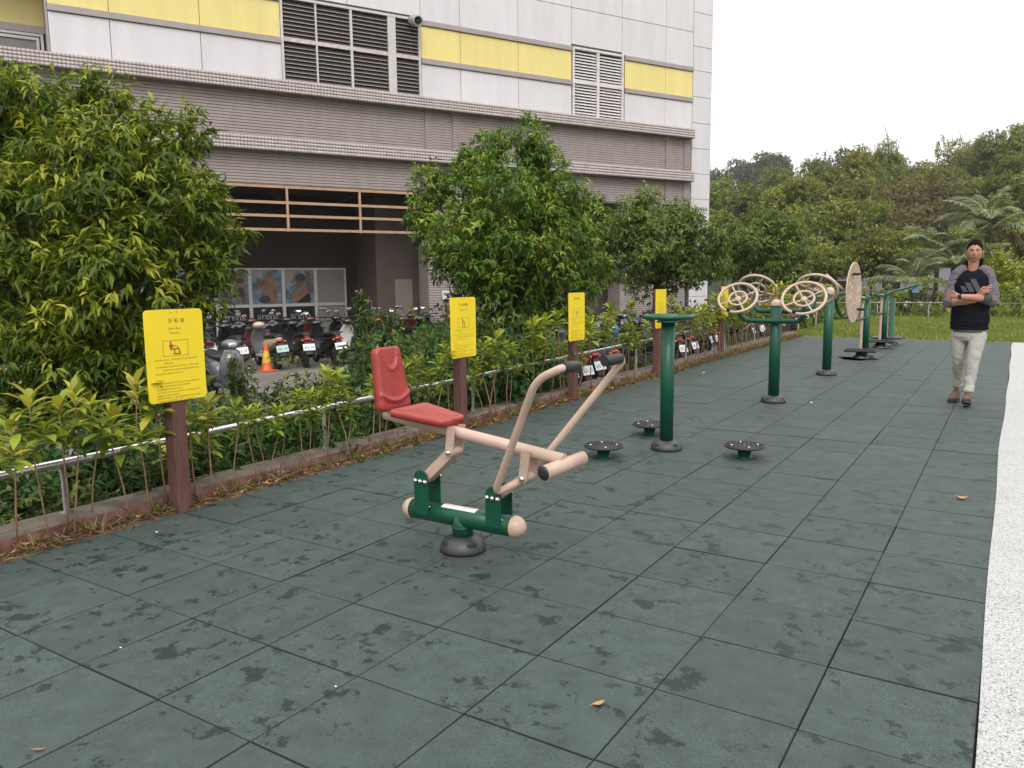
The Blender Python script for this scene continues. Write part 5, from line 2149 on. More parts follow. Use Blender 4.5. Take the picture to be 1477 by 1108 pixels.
for k in range(-6, 12):
    colr = random.choice(['black', 'black', 'black', 'black', 'grey', 'maroon'])
    p = A0[:2] + T_AX * (k * 0.80 + 0.3 + random.uniform(-.1, .1)) - NRM * (2.75 + random.uniform(-.15, .15))
    place_scooter(p, FACE_IN + R(random.uniform(-12, 12)), colr, '%s scooter, %s from the left of the back row by the poster windows' % (colr, ORD[k + 6]), GRP2)
GRP3 = 'scooters parked nose outwards in the middle of the lot'
B0 = ground(330, 583, -0.70)
for k in range(-7, 1):
    colr = ['black', 'silver', 'grey', 'silver', 'black', 'white', 'silver', 'grey', 'grey'][k + 7]
    p = B0[:2] + T_AX * (k * 0.80 + random.uniform(-.06, .06)) - NRM * 0.5
    place_scooter(p, FACE_IN + PI + R(random.uniform(-14, 14)), colr, '%s scooter facing outwards, %s from the left in the lot behind the nearest sign' % (colr, ORD[k + 7]), GRP3)
GRP4 = 'scooters parked along the guard rail'
SKIP_Y = []
rs = random.Random(5)
n4 = n5 = 0
y = 9.6
while y < 34:
    if rs.random() < 0.80 and not (14.2 < y < 15.3) and not (20.4 < y < 22.3):
        colr = rs.choice(['black', 'black', 'black', 'grey', 'blue', 'white', 'maroon', 'red'])
        place_scooter((-6.05 - 0.035 * max(0, y - 14) + rs.uniform(-.15, .15), y), PI + R(rs.uniform(-16, 10)), colr,
                      '%s scooter parked tail towards the guard rail, %s along from the near end' % (colr, ORD[n4]), GRP4)
        n4 += 1
    y += 0.84
GRP5 = 'scooters parked in the second row of the right part of the lot'
y = 14.0
while y < 36:
    if rs.random() < 0.85:
        colr = rs.choice(['black', 'black', 'blue', 'blue', 'white', 'grey', 'maroon'])
        place_scooter((-9.2 + 0.03 * (y - 14) + rs.uniform(-.2, .2), y), R(rs.uniform(-14, 14)), colr,
                      '%s scooter, %s along the second row behind the trees by the rail' % (colr, ORD[n5]), GRP5, 'black' if colr == 'blue' else None)
        n5 += 1
    y += 0.82
# take the prototype's own place at the far end of the front row
pp = A0[:2] + T_AX * (12 * 0.79) - NRM * 0.62
proto.location = (pp[0], pp[1], -0.70)
proto.rotation_euler = (0, 0, FACE_IN)
proto['label'] = 'black scooter at the far right end of the front row below the building'
proto['group'] = GRP1


# ------------------------------------------------------------------ traffic cones, bollards
def traffic_cone(p, label, s=1.0):
    c = thing('traffic_cone', label, 'cone', p)
    q = MB()
    q.rbox((-0.19, -0.19, 0.0), (0.19, 0.19, 0.035), 0.008)
    q.build('base', MT['cone'], c)
    q = MB()
    q.lathe([(0.145, 0.035), (0.135, 0.05), (0.034, 0.70), (0.030, 0.715), (0.0, 0.716)], 24)
    bd = q.build('cone_body', MT['cone'], c)
    q = MB()
    q.lathe([(0.118, 0.20), (0.1185, 0.205), (0.068, 0.50), (0.066, 0.505)], 24)
    q.build('reflective_band', MT['coneband'], bd)
    c.scale = (s, s, s)
    return c


gp = ground(385, 533, -0.70)
traffic_cone((gp[0] + 0.3, gp[1] - 0.25, -0.70), 'orange traffic cone with a yellow band standing before the cream scooter')
gp = px(1083, 470, 26.0)
traffic_cone((gp[0], gp[1], -0.70), 'small orange traffic cone far down the guard rail under the left hand wheels', 1.0)
for (u, v, lab) in ((6, 748, 'short black bollard at the left edge under the guard rail'), (28, 742, 'slightly taller black bollard with pale foot beside the left edge bollard')):
    gp = ground(u, v, -0.70)
    b = thing('bollard', lab, 'bollard', (gp[0], gp[1], -0.70))
    q = MB()
    q.lathe([(0.07, 0), (0.07, 0.06), (0.045, 0.07), (0.045, 0.0701)], 18)
    q.build('foot', MT['dullsteel'], b)
    q = MB()
    q.lathe([(0.045, 0.07), (0.05, 0.30), (0.062, 0.44), (0.06, 0.46), (0.0, 0.465)], 18)
    q.build('shaft', MT['blackrub'], b)

# ------------------------------------------------------------------ the three big trees by the lot
def lobe_px(u, v, r, D, dz=0.0):
    p = px(u, v, D + dz)
    rr = r * (D + dz) / F_PX
    rr *= 0.98
    return (p[0], p[1], p[2], rr, rr, rr * 0.98)


def leafy_tree(name, label, lobes, foot, n, per, L, W, m, rng, trunk_r=0.09, droop=0.45, fresh=0.3, group=None, shell=0.4, core=True):
    """lobes in world space; foot = trunk base; crown and trunk built around the foot"""
    t = thing(name, label, 'tree', foot, 0, group)
    lob = np.array(lobes) - np.array([foot[0], foot[1], foot[2], 0, 0, 0])
    # break the broad masses into boughs
    med = np.median(lob[:, 3])
    fine = []
    for l in lob:
        if l[3] > med * 0.62:
            fine.append((l[0], l[1], l[2], l[3] * 0.74, l[4] * 0.74, l[5] * 0.74))
            for k in range(9):
                d = nrm(rng.normal(size=3) * np.array([1, 1, 0.9]))
                r_ = l[3] * rng.uniform(0.30, 0.46)
                c_ = l[:3] + d * l[3] * rng.uniform(0.62, 0.84)
                fine.append((c_[0], c_[1], c_[2], r_, r_, r_ * rng.uniform(0.7, 0.95)))
        else:
            fine.append(tuple(l))
    fine = np.array(fine)
    q = MB()
    cz = lob[:, 2].mean()
    ctr = Vector((lob[:, 0].mean(), lob[:, 1].mean(), cz))
    fork = Vector((ctr.x * 0.35, ctr.y * 0.35, max(0.5, (lob[:, 2] - lob[:, 5]).min() + 0.35)))
    q.tube([(0, 0, -0.05), (fork.x * 0.4, fork.y * 0.4 + 0.03, fork.z * 0.5), fork], [trunk_r * 1.25, trunk_r, trunk_r * 0.85], 12)
    for l in lob:
        tip = Vector(l[:3]) + Vector((rng.normal(0, .1), rng.normal(0, .1), l[5] * 0.35))
        mid = fork.lerp(tip, 0.5) + Vector((rng.normal(0, .12), rng.normal(0, .12), rng.normal(0.05, .08)))
        q.tube(bezier([fork, mid, tip], 4), [trunk_r * 0.62 * (1 - 0.82 * k / 8) for k in range(9)], 7)
    q.build('trunk', MT['bark'], t)
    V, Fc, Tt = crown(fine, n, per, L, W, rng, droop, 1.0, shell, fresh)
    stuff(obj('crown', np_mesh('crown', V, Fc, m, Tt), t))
    return t


D1 = 7.4
L1 = [lobe_px(u, v, r, D1, dz) for u, v, r, dz in [
    (10, 165, 72, 0.2), (60, 150, 55, -0.2), (142, 175, 62, 0.0), (120, 235, 85, -0.4), (232, 215, 62, 0.1), (268, 190, 38, 0.2), (30, 300, 90, -0.2), (140, 320, 95, -0.6), (240, 300, 88, -0.2),
    (300, 335, 52, 0.1), (312, 372, 26, 0.0), (265, 400, 70, -0.2), (180, 420, 95, -0.7), (60, 420, 105, -0.4), (-30, 380, 80, 0.2), (110, 515, 95, -0.5), (205, 510, 75, -0.3), (10, 540, 95, -0.3),
    (245, 480, 50, 0.0), (-70, 250, 90, 0.3), (180, 580, 55, -0.3), (70, 590, 70, -0.3), (150, 130, 28, 0.0), (100, 330, 110, 1.0), (190, 260, 80, 1.0), (60, 220, 90, 1.0)]]
c1 = px(110, 400, D1 + 0.2)
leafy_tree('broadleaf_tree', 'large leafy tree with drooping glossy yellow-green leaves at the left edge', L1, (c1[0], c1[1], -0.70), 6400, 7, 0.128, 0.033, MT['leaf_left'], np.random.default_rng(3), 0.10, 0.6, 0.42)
D2 = 13.0
L2 = [lobe_px(u, v, r, D2, dz) for u, v, r, dz in [
    (768, 195, 32, 0), (735, 225, 45, 0.2), (700, 215, 28, 0), (785, 235, 38, 0.1), (665, 270, 52, 0.1), (618, 262, 30, 0.1), (720, 290, 80, -0.6), (800, 285, 60, 0.0), (838, 290, 34, 0.2), (640, 330, 50, 0),
    (622, 345, 24, 0), (700, 365, 78, -0.7), (785, 365, 75, -0.4), (838, 355, 34, 0.1), (668, 392, 42, -0.3), (735, 420, 62, -0.6), (800, 430, 55, -0.2), (690, 455, 45, -0.2), (760, 470, 42, -0.2), (745, 330, 95, 0.9), (850, 410, 24, 0), (605, 300, 30, 0), (858, 315, 26, 0), (846, 385, 36, 0), (690, 245, 40, 0), (690, 430, 36, 0), (825, 445, 36, 0)]]
c2 = px(742, 420, D2 + 0.2)
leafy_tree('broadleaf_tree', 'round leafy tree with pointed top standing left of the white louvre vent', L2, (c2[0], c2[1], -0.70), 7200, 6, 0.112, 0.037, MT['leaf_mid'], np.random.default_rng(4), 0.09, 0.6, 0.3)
D3 = 18.6
L3 = [lobe_px(u, v, r, D3, dz) for u, v, r, dz in [
    (945, 298, 32, 0), (912, 315, 32, 0), (985, 318, 34, 0.1), (945, 345, 52, -0.5), (1010, 345, 32, 0.1), (892, 350, 34, 0), (985, 375, 42, -0.3), (920, 385, 42, -0.4), (1022, 372, 22, 0.1), (955, 398, 34, 0), (885, 392, 24, 0), (1000, 400, 24, 0), (950, 350, 50, 0.9), (875, 330, 22, 0), (1034, 350, 22, 0), (1030, 390, 22, 0), (870, 372, 22, 0), (915, 340, 40, 0), (975, 350, 44, -0.2), (1005, 385, 30, 0)]]
c3 = px(943, 420, D3 + 0.3)
leafy_tree('broadleaf_tree', 'smaller rounded tree with dark trunk in front of the end of the brick building', L3, (c3[0], c3[1], -0.70), 5200, 6, 0.118, 0.040, MT['leaf_far'], np.random.default_rng(5), 0.085, 0.55, 0.25)
D4 = 27.0
L4 = [lobe_px(u, v, r, D4, dz) for u, v, r, dz in [
    (1095, 318, 32, 0), (1068, 345, 30, 0), (1128, 340, 32, 0), (1095, 362, 46, -0.4), (1140, 372, 26, 0), (1060, 380, 28, 0), (1110, 392, 34, -0.2), (1145, 392, 18, 0), (1080, 400, 26, 0)]]
c4 = px(1122, 420, D4 + 0.2)
leafy_tree('broadleaf_tree', 'dense dark green tree behind the left pair of hand wheels', L4, (c4[0], c4[1], -0.70), 3000, 6, 0.155, 0.055, MT['leaf_far'], np.random.default_rng(6), 0.10, 0.5, 0.2)

# ------------------------------------------------------------------ shrubs and weeds behind the kerb
shrub_me = []
for k in range(4):
    rg_ = np.random.default_rng(20 + k)
    lob = [(rg_.normal(0, 0.24), rg_.normal(0, 0.24), 0.30 + 0.62 * rg_.random(), 0.26 + 0.12 * rg_.random(), 0.26 + 0.12 * rg_.random(), 0.26 + 0.16 * rg_.random()) for _ in range(8)] + [(0, 0, 0.3, 0.42, 0.42, 0.32)]
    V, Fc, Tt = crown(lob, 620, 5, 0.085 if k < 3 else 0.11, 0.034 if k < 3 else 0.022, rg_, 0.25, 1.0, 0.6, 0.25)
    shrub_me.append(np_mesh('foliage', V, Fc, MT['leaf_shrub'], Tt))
stem_b = MB()
for k in range(6):
    a = k * 1.05
    stem_b.tube([(0.05 * math.cos(a), 0.05 * math.sin(a), 0), (0.16 * math.cos(a), 0.16 * math.sin(a), 0.35), (0.28 * math.cos(a + .3), 0.28 * math.sin(a + .3), 0.75)], [0.010, 0.008, 0.004], 5)
stem_me = stem_b.mesh('stem', MT['stem'])


nsh = {}


def shrub(x, y, k, s, h, label, group, z=-0.70):
    nsh[label] = nsh.get(label, -1) + 1
    label = '%s %s' % (ORD[nsh[label]], label)
    t = thing('shrub', label, 'shrub', (x, y, z), random.uniform(0, 6.28), group)
    t.scale = (s, s, h)
    stuff(obj('foliage', shrub_me[k], t))
    obj('stem', stem_me, t)


GS = 'low shrubs behind the worn red kerb'
for (x, y, s, h) in [(-3.85, 0.78, 0.7, 0.72), (-3.85, 1.30, 1.0, 0.85), (-4.4, 1.35, 1.2, 1.05), (-3.85, 1.95, 0.9, 0.92), (-4.35, 2.3, 1.15, 1.0), (-3.85, 2.6, 0.9, 0.95), (-3.95, 3.2, 1.0, 0.98), (-4.5, 3.3, 1.1, 1.05)]:
    shrub(x, y, random.randrange(4), s, h, 'dense dark shrub from the left behind the kerb under the large left tree', GS)
for (x, y, s, h) in [(-3.85, 3.8, 1.0, 1.05), (-4.4, 4.2, 1.1, 1.15), (-3.9, 4.5, 1.0, 1.15), (-3.8, 5.0, 0.95, 1.2), (-4.3, 5.1, 1.2, 1.4), (-3.85, 5.6, 1.0, 1.35), (-4.4, 5.9, 1.2, 1.5), (-3.8, 6.2, 1.0, 1.4), (-4.3, 6.7, 1.15, 1.5), (-3.85, 6.9, 1.0, 1.35), (-3.9, 7.5, 0.95, 1.2), (-4.5, 7.6, 1.1, 1.3), (-5.3, 7.0, 1.3, 1.5), (-5.6, 8.2, 1.3, 1.4)]:
    shrub(x, y, random.randrange(3), s, h, 'leafy green shrub from the left behind the kerb around the second yellow sign', GS)
for (x, y, s, h) in [(-5.0, 2.7, 1.3, 0.7), (-5.2, 3.6, 1.2, 0.6), (-5.4, 4.6, 1.2, 0.65)]:
    shrub(x, y, random.randrange(3), s, h, 'spreading shrub from the left behind the first and second yellow signs', GS)
for (x, y) in [(-3.75, 10.4), (-3.8, 12.1), (-3.85, 15.8), (-4.0, 17.6)]:
    shrub(x, y, random.randrange(3), 0.6, 0.75, 'small sparse shrub along the guard rail beyond the third sign', GS)


def tall_weed(u, v, D, h, label):
    p = px(u, v, D)
    t = thing('flowering_weed', label, 'weed', (p[0], p[1], -0.70))
    rg_ = np.random.default_rng(int(u))
    q = MB()
    tips = []
    for k in range(9):
        a = rg_.uniform(0, 6.28)
        r_ = rg_.uniform(0.05, 0.34)
        tip = Vector((r_ * math.cos(a), r_ * math.sin(a), h * rg_.uniform(0.72, 1.0)))
        q.tube([(0.02 * math.cos(a), 0.02 * math.sin(a), 0), (tip.x * 0.4, tip.y * 0.4, tip.z * 0.55), tip], [0.009, 0.006, 0.003], 5)
        tips.append(tip)
    q.build('stem', MT['stem'], t)
    lob = [(tp.x * f, tp.y * f, tp.z * f, 0.20 * (1.25 - f), 0.20 * (1.25 - f), 0.19) for tp in tips for f in (0.4, 0.55, 0.7, 0.82, 0.93)] + ([(0, 0, h * 0.3, 0.34, 0.34, 0.35)] if h > 1.5 else [])
    V, Fc, Tt = crown(lob, 760 if h > 1.5 else 160, 5, 0.085, 0.038, rg_, 0.3, 1.0, 0.9, 0.2)
    stuff(obj('foliage', np_mesh('foliage', V, Fc, MT['leaf_shrub'], Tt), t))
    for tp in tips[:4]:
        f = MB()
        for k in range(5):
            a = 2 * PI * k / 5
            f.ell((tp.x + 0.012 * math.cos(a), tp.y + 0.012 * math.sin(a), tp.z + 0.01), (0.009, 0.009, 0.005), 7, 4)
        f.build('flower', MT['petal'], t)


tall_weed(530, 480, 12.5, 2.05, 'tall bushy weed with small white flowers behind the red backrest')
tall_weed(566, 480, 12.9, 1.85, 'thinner weed with white flowers right of the tall bushy weed')
tall_weed(349, 560, 12.5, 1.15, 'low flowering weed in front of the orange traffic cone')
tall_weed(600, 520, 9.5, 1.25, 'flowering weed just left of the second yellow sign')

# ------------------------------------------------------------------ young whorl-leaved plants in the dirt strip
LT = np.array([[0, 0, 0], [-0.5, 0.38, 0.09], [0, 0.40, 0.02], [0.5, 0.38, 0.09], [-0.42, 0.72, 0.03], [0, 0.74, -0.04], [0.42, 0.72, 0.03], [0, 1.0, -0.16]])
LF = np.array([[0, 2, 1], [0, 3, 2], [1, 2, 5], [1, 5, 4], [2, 3, 6], [2, 6, 5], [4, 5, 7], [5, 6, 7]])
leaf_single = []
for k in range(4):
    V, Fc, Tt = leaves(np.zeros((1, 3)), np.array([[0, 1.0, 0]]), np.array([[0, 0, 1.0]]), np.array([1.0]), np.array([0.27 + 0.03 * k]), np.array([0.25 + 0.25 * k]), LT, LF)
    leaf_single.append(np_mesh('leaf', V, Fc, MT['leaf_croton'], Tt, smooth=True))


def whorl(rng, h, n=18):
    """leaf frames (base, axis, length) for one young plant of height h"""
    out = []
    heads = [(0.0, 0.0, h)] + ([(rng.normal(0, .06), rng.normal(0, .06), h - rng.uniform(.04, .18))] if rng.random() < 0.75 else []) + ([(rng.normal(0, .09), rng.normal(0, .09), h - rng.uniform(.10, .26))] if rng.random() < 0.5 else [])
    for (hx, hy, hz) in heads:
        for k in range(n if hx == 0 else int(n * 0.7)):
            f = k / n
            a = k * 2.4 + rng.normal(0, .2)
            el = -0.15 + 1.15 * f + rng.normal(0, .2)
            d = (math.cos(a) * math.cos(el), math.sin(a) * math.cos(el), math.sin(el))
            z = hz - 0.15 * (1 - f)
            out.append(((hx, hy, z), d, rng.uniform(0.10, 0.19) * (1 - 0.22 * f)))
    for k in range(rng.integers(1, 4)):
        a = rng.uniform(0, 6.28)
        out.append(((0, 0, h * rng.uniform(.55, .8)), (math.cos(a), math.sin(a), -0.45), rng.uniform(.07, .11)))
    return out


def stem_mesh(rng, h):
    q = MB()
    bx, by = rng.normal(0, .03), rng.normal(0, .03)
    q.tube([(bx * 1.6, by * 1.6, -0.02), (bx * .8 + rng.normal(0, .008), by * .8, h * .35), (bx * -.4, by * -.4 + rng.normal(0, .008), h * .7), (0, 0, h)], [0.0062, 0.0052, 0.0045, 0.0035], 6)
    return q.mesh('stem', MT['stem'])


plant_var = []
for k in range(7):
    rg_ = np.random.default_rng(40 + k)
    h = 0.74 + 0.05 * k
    wl = whorl(rg_, h, 22 + k)
    P = np.array([w_[0] for w_ in wl])
    D = np.array([w_[1] for w_ in wl])
    Ls = np.array([w_[2] for w_ in wl])
    tint = np.clip(0.45 + 0.35 * D[:, 2] + rg_.normal(0, .15, len(wl)), 0, 1)
    V, Fc, Tt = leaves(P, D, np.tile([0, 0, 1.0], (len(wl), 1)) + rg_.normal(0, .25, (len(wl), 3)), Ls, Ls * 0.31, tint, LT, LF)
    plant_var.append((np_mesh('foliage', V, Fc, MT['leaf_croton'], Tt, smooth=True), stem_mesh(rg_, h)))
GP = 'young yellow-green plants along the dirt strip'
rp = np.random.default_rng(77)
y = 0.12
cnt = 0
nseg = {}
while y < 18.6:
    gap = rp.uniform(0.08, 0.17) if y < 5 else rp.uniform(0.09, 0.20)
    y += gap
    x = -3.085 + rp.normal(0, 0.022) - (0.0 if y < 10 else 0.02 * (y - 10))
    near = y < 2.0
    seg_ = 'left of the nearest yellow sign' if y < 1.5 else 'between the first and second yellow signs' if y < 4.65 else 'between the second and third yellow signs' if y < 7 else \
        'between the third and fourth yellow signs' if y < 9.75 else 'between the fourth and fifth yellow signs' if y < 13.2 else 'beyond the fifth yellow sign'
    if rp.random() < 0.10:
        continue
    if any(abs(y - sy) < 0.07 for sy in (1.52, 4.67, 7.03, 9.75, 13.2)):
        continue
    nseg[seg_] = nseg.get(seg_, -1) + 1
    lab = 'yellow-green young plant, %s from the near end ' % ORD[nseg[seg_]] + seg_
    t = thing('young_plant', lab, 'plant', (x, y, 0.01), rp.uniform(0, 6.28), GP)
    s = rp.uniform(0.62, 0.95) if y < 4.4 else rp.uniform(0.72, 1.18)
    if near:
        h = rp.uniform(0.62, 0.86) if y < 1.5 else rp.uniform(0.52, 0.72)
        obj('stem', stem_mesh(rp, h), t)
        for (p0, d, l) in whorl(rp, h, 17):
            dv = Vector(d).normalized()
            side = dv.cross(Vector((0, 0, 1)))
            side = side.normalized() if side.length > 1e-3 else Vector((1, 0, 0))
            nn_ = side.cross(dv)
            o = obj('leaf', leaf_single[min(3, max(0, int(1.4 + 2.2 * dv.z + rp.normal(0, .7))))], t)
            Mx = Matrix.Identity(4)
            for i in range(3):
                Mx[i][0], Mx[i][1], Mx[i][2], Mx[i][3] = side[i] * l * 1.15, dv[i] * l * 1.15, nn_[i] * l, p0[i]
            o.matrix_local = Mx
    else:
        k = rp.integers(0, 7)
        t.scale = (s, s, s)
        stuff(obj('foliage', plant_var[k][0], t))
        obj('stem', plant_var[k][1], t)
    cnt += 1
# the same plants along the far rail beyond the lawn
GF = 'yellowish plants along the far rail'
for k in range(64):
    if k < 18:
        x, y = -3.75 - 0.02 * k + rp.normal(0, .12), 19.2 + k * 0.55
    else:
        x, y = -3.4 + (k - 18) * 0.27 + rp.normal(0, .06), 29.35 + rp.normal(0, .15)
    t = thing('young_plant', 'yellowish plant behind the far rail beyond the lawn, %s from the left' % ORD[k - 18] if k >= 18 else 'yellowish plant by the left lawn rail, %s from the near end' % ORD[k], 'plant', (x, y, 0.0), rp.uniform(0, 6.28), GF)
    s = rp.uniform(1.05, 1.45)
    t.scale = (s * 1.25, s * 1.25, s)
    v_ = plant_var[rp.integers(0, 7)]
    stuff(obj('foliage', v_[0], t))
    obj('stem', v_[1], t)

# ------------------------------------------------------------------ far side: low building, car
gb = px(1245, 430, 46.0)
fb_ = thing('low_building', 'low grey-lilac building behind the trees past the lawn', 'building', (gb[0], gb[1], -0.8), R(8))
q = MB()
q.bbox((-5.2, 0, 0), (4.4, 4, 2.75))
q.build('wall', MT['wall_lilac'], fb_)
q = MB()
q.bbox((-5.4, -0.3, 2.752), (0.3, 4.2, 3.15))
q.bbox((-2.6, 0.5, 3.15), (-0.9, 3.0, 3.75))
q.build('roof', MT['roofwhite'], fb_)
for x in (-3.8, -1.2, 1.4):
    q = MB()
    q.rbox((x - 0.5, -0.04, 1.0), (x + 0.5, 0.02, 2.1), 0.01)
    wv = q.build('window', MT['alu'], fb_)
    q = MB()
    q.bbox((x - 0.44, -0.05, 1.06), (x + 0.44, -0.042, 2.04))
    q.build('pane', MT['glass'], wv)


def parked_car(p, rz, m, label):
    c = thing('parked_car', label, 'car', p, rz)
    q = MB()

    def rg_(x, z0, z1, hw):
        return [(x, -hw, z0), (x, hw, z0), (x, hw * 1.02, (z0 + z1) / 2), (x, hw * 0.94, z1), (x, -hw * 0.94, z1), (x, -hw * 1.02, (z0 + z1) / 2)]
    q.loft([rg_(-2.1, 0.4, 0.75, 0.7), rg_(-1.95, 0.28, 0.95, 0.82), rg_(-0.8, 0.22, 0.98, 0.86), rg_(0.7, 0.22, 0.95, 0.86), rg_(1.9, 0.28, 0.78, 0.8), rg_(2.1, 0.4, 0.62, 0.68)])
    q.build('body', m, c)
    q = MB()
    q.loft([rg_(-1.75, 0.94, 1.0, 0.74), rg_(-1.3, 0.94, 1.42, 0.70), rg_(0.0, 0.94, 1.48, 0.70), rg_(0.95, 0.93, 0.98, 0.74)])
    q.build('window', MT['glass'], c)
    q = MB()
    q.rbox((-1.3, -0.66, 1.40), (0.05, 0.66, 1.50), 0.03)
    q.build('roof', m, c)
    for x in (-1.3, 1.3):
        for y_ in (-0.78, 0.78):
            q = MB()
            q.lathe([(0.0, -0.1), (0.29, -0.1), (0.31, -0.06), (0.31, 0.06), (0.29, 0.1), (0, 0.1)], 20, (x, y_, 0.31), (0, 1, 0))
            q.build('wheel', MT['tyre'], c)


gp = px(1330, 425, 40.0)
parked_car((gp[0], gp[1], -0.75), R(12), PAINTS['white'], 'white car parked beyond the far rail left of the walking man')

# ------------------------------------------------------------------ wooded hillside: individual trees
fv = []
for k in range(7):
    rg_ = np.random.default_rng(60 + k)
    nl = 9 + k % 3
    lob = []
    for i in range(nl):
        a, z = rg_.uniform(0, 6.28), rg_.uniform(-0.45, 0.65)
        r_ = 0.52 * math.sqrt(max(0.05, 1 - abs(z) ** 2)) * rg_.uniform(.5, 1.1)
        s = rg_.uniform(0.30, 0.48)
        lob.append((r_ * math.cos(a), r_ * math.sin(a), z * 0.85, s, s, s * 0.9))
    lob.append((0, 0, 0, 0.6, 0.6, 0.55))
    V, Fc, Tt = crown(lob, 1050, 5, 0.105, 0.052, rg_, 0.3, 1.0, 0.45, 0.25)
    fv.append((V, Fc, Tt))
mesh_cache = {}


def forest_mesh(k, mname):
    key = (k, mname)
    if key not in mesh_cache:
        V, Fc, Tt = fv[k]
        mesh_cache[key] = np_mesh('crown', V, Fc, MT[mname], Tt)
    return mesh_cache[key]


tk = MB()
tk.tube([(0, 0, -0.9), (0.02, 0.01, -0.3), (0, 0, 0.3)], [0.045, 0.038, 0.018], 8)
for k in range(6):
    a = k * 1.05
    tk.tube([(0, 0, -0.35 + 0.06 * k), (0.22 * math.cos(a), 0.22 * math.sin(a), 0.0 + 0.06 * k), (0.45 * math.cos(a), 0.45 * math.sin(a), 0.25 + 0.05 * k)], [0.022, 0.014, 0.006], 6)
tk_me = {m: tk.mesh('trunk', MT[m]) for m in ('bark', 'palebark')}
rf = random.Random(9)


def hill_tree(u, vt, w, D, mname, label, asp=1.0, k=None, bark='bark', vb=None):
    """crown centred on pixel column u, top at vt, w pixels wide, D metres away; foot on the slope below"""
    rr = w * 0.5 * D / F_PX
    hh = rr * asp
    c = px(u, vt, D)
    cz = c[2] - hh * 1.02
    gz = hill(c[0], c[1]) if D > 48 else -0.75
    t = thing('hill_tree', label, 'tree', (c[0], c[1], min(gz, cz - hh)), rf.uniform(0, 6.28), 'trees on the wooded hillside')
    base = t.location.z
    o = obj('crown', forest_mesh(rf.randrange(7) if k is None else k, mname), t, (0, 0, cz - base), None, (rr, rr, hh))
    stuff(o)
    trunk_h = max(0.5, (cz - base))
    obj('trunk', tk_me[bark], t, (0, 0, cz - base - 0.0), None, (rr * 0.8, rr * 0.8, trunk_h / 0.9))


FOR, OLV, BRN = 'leaf_forest', 'leaf_olive', 'leaf_brown'
LAB = {FOR: 'dark green tree', OLV: 'olive yellow-green tree', BRN: 'thin brownish feathery tree'}
HT = sorted([
    (1030, 250, 90, 92, FOR, 1.1), (1075, 252, 80, 88, FOR, 1.1), (1130, 262, 85, 84, FOR, 1.0), (1045, 300, 80, 62, FOR, 1.1), (1005, 290, 90, 70, FOR, 1.0), (1098, 292, 75, 60, FOR, 1.1),
    (1182, 222, 85, 98, OLV, 1.1), (1232, 205, 105, 96, OLV, 1.1), (1160, 248, 80, 82, OLV, 1.0), (1205, 262, 80, 78, OLV, 0.9), (1258, 250, 80, 80, FOR, 1.0),
    (1287, 196, 66, 116, FOR, 1.3), (1312, 228, 80, 106, FOR, 1.1), (1350, 220, 90, 112, FOR, 1.0), (1395, 190, 85, 122, FOR, 1.1), (1435, 184, 90, 118, FOR, 1.1), (1478, 166, 80, 112, FOR, 1.3), (1522, 170, 110, 112, FOR, 1.1),
    (1292, 248, 92, 70, BRN, 1.3), (1345, 240, 105, 72, BRN, 1.2), (1318, 285, 95, 60, BRN, 1.1),
    (1392, 250, 95, 84, FOR, 1.0), (1440, 245, 90, 82, FOR, 1.0), (1488, 240, 95, 80, FOR, 1.0), (1420, 270, 110, 62, FOR, 1.0), (1475, 285, 100, 56, FOR, 1.0), (1365, 235, 80, 95, FOR, 1.0), (1460, 215, 80, 100, FOR, 1.1),
    (1148, 280, 118, 58, FOR, 1.05), (1222, 278, 120, 60, FOR, 1.0), (1180, 322, 100, 46, FOR, 1.0), (1262, 318, 105, 42, FOR, 1.05), (1315, 322, 90, 48, FOR, 1.0), (1110, 325, 90, 48, FOR, 1.0),
    (1205, 345, 80, 42, FOR, 0.9), (1300, 352, 70, 41, FOR, 0.9), (1380, 315, 95, 52, FOR, 1.0), (1530, 300, 120, 54, FOR, 1.0), (1060, 318, 80, 50, FOR, 1.0), (1010, 340, 90, 52, FOR, 1.0), (1550, 235, 120, 80, FOR, 1.0),
    (1270, 285, 80, 66, FOR, 1.0), (1120, 235, 50, 130, FOR, 1.1), (1258, 228, 60, 104, OLV, 1.1)])
nrow_ = {}
for (u, vt, w, D, m, asp) in HT:
    rw_ = 'along the skyline' if vt < 232 else 'in the middle band' if vt < 281 else 'in the lower band'
    nrow_[rw_] = nrow_.get(rw_, -1) + 1
    hill_tree(u, vt, w, D, m, '%s, %s from the left %s of the wooded hillside' % (LAB[m], ORD[nrow_[rw_]], rw_), asp)
hill_tree(1440, 342, 96, 33.5, 'leaf_yellow', 'bright yellow-green bushy tree behind the walking man', 1.1)
hill_tree(1392, 205, 40, 118, FOR, 'tree with a pale bare trunk near the hilltop on the right', 1.5, None, 'palebark')
hill_tree(1268, 212, 30, 116, FOR, 'slim tree with a pale trunk on the hilltop near the middle', 1.8, None, 'palebark')

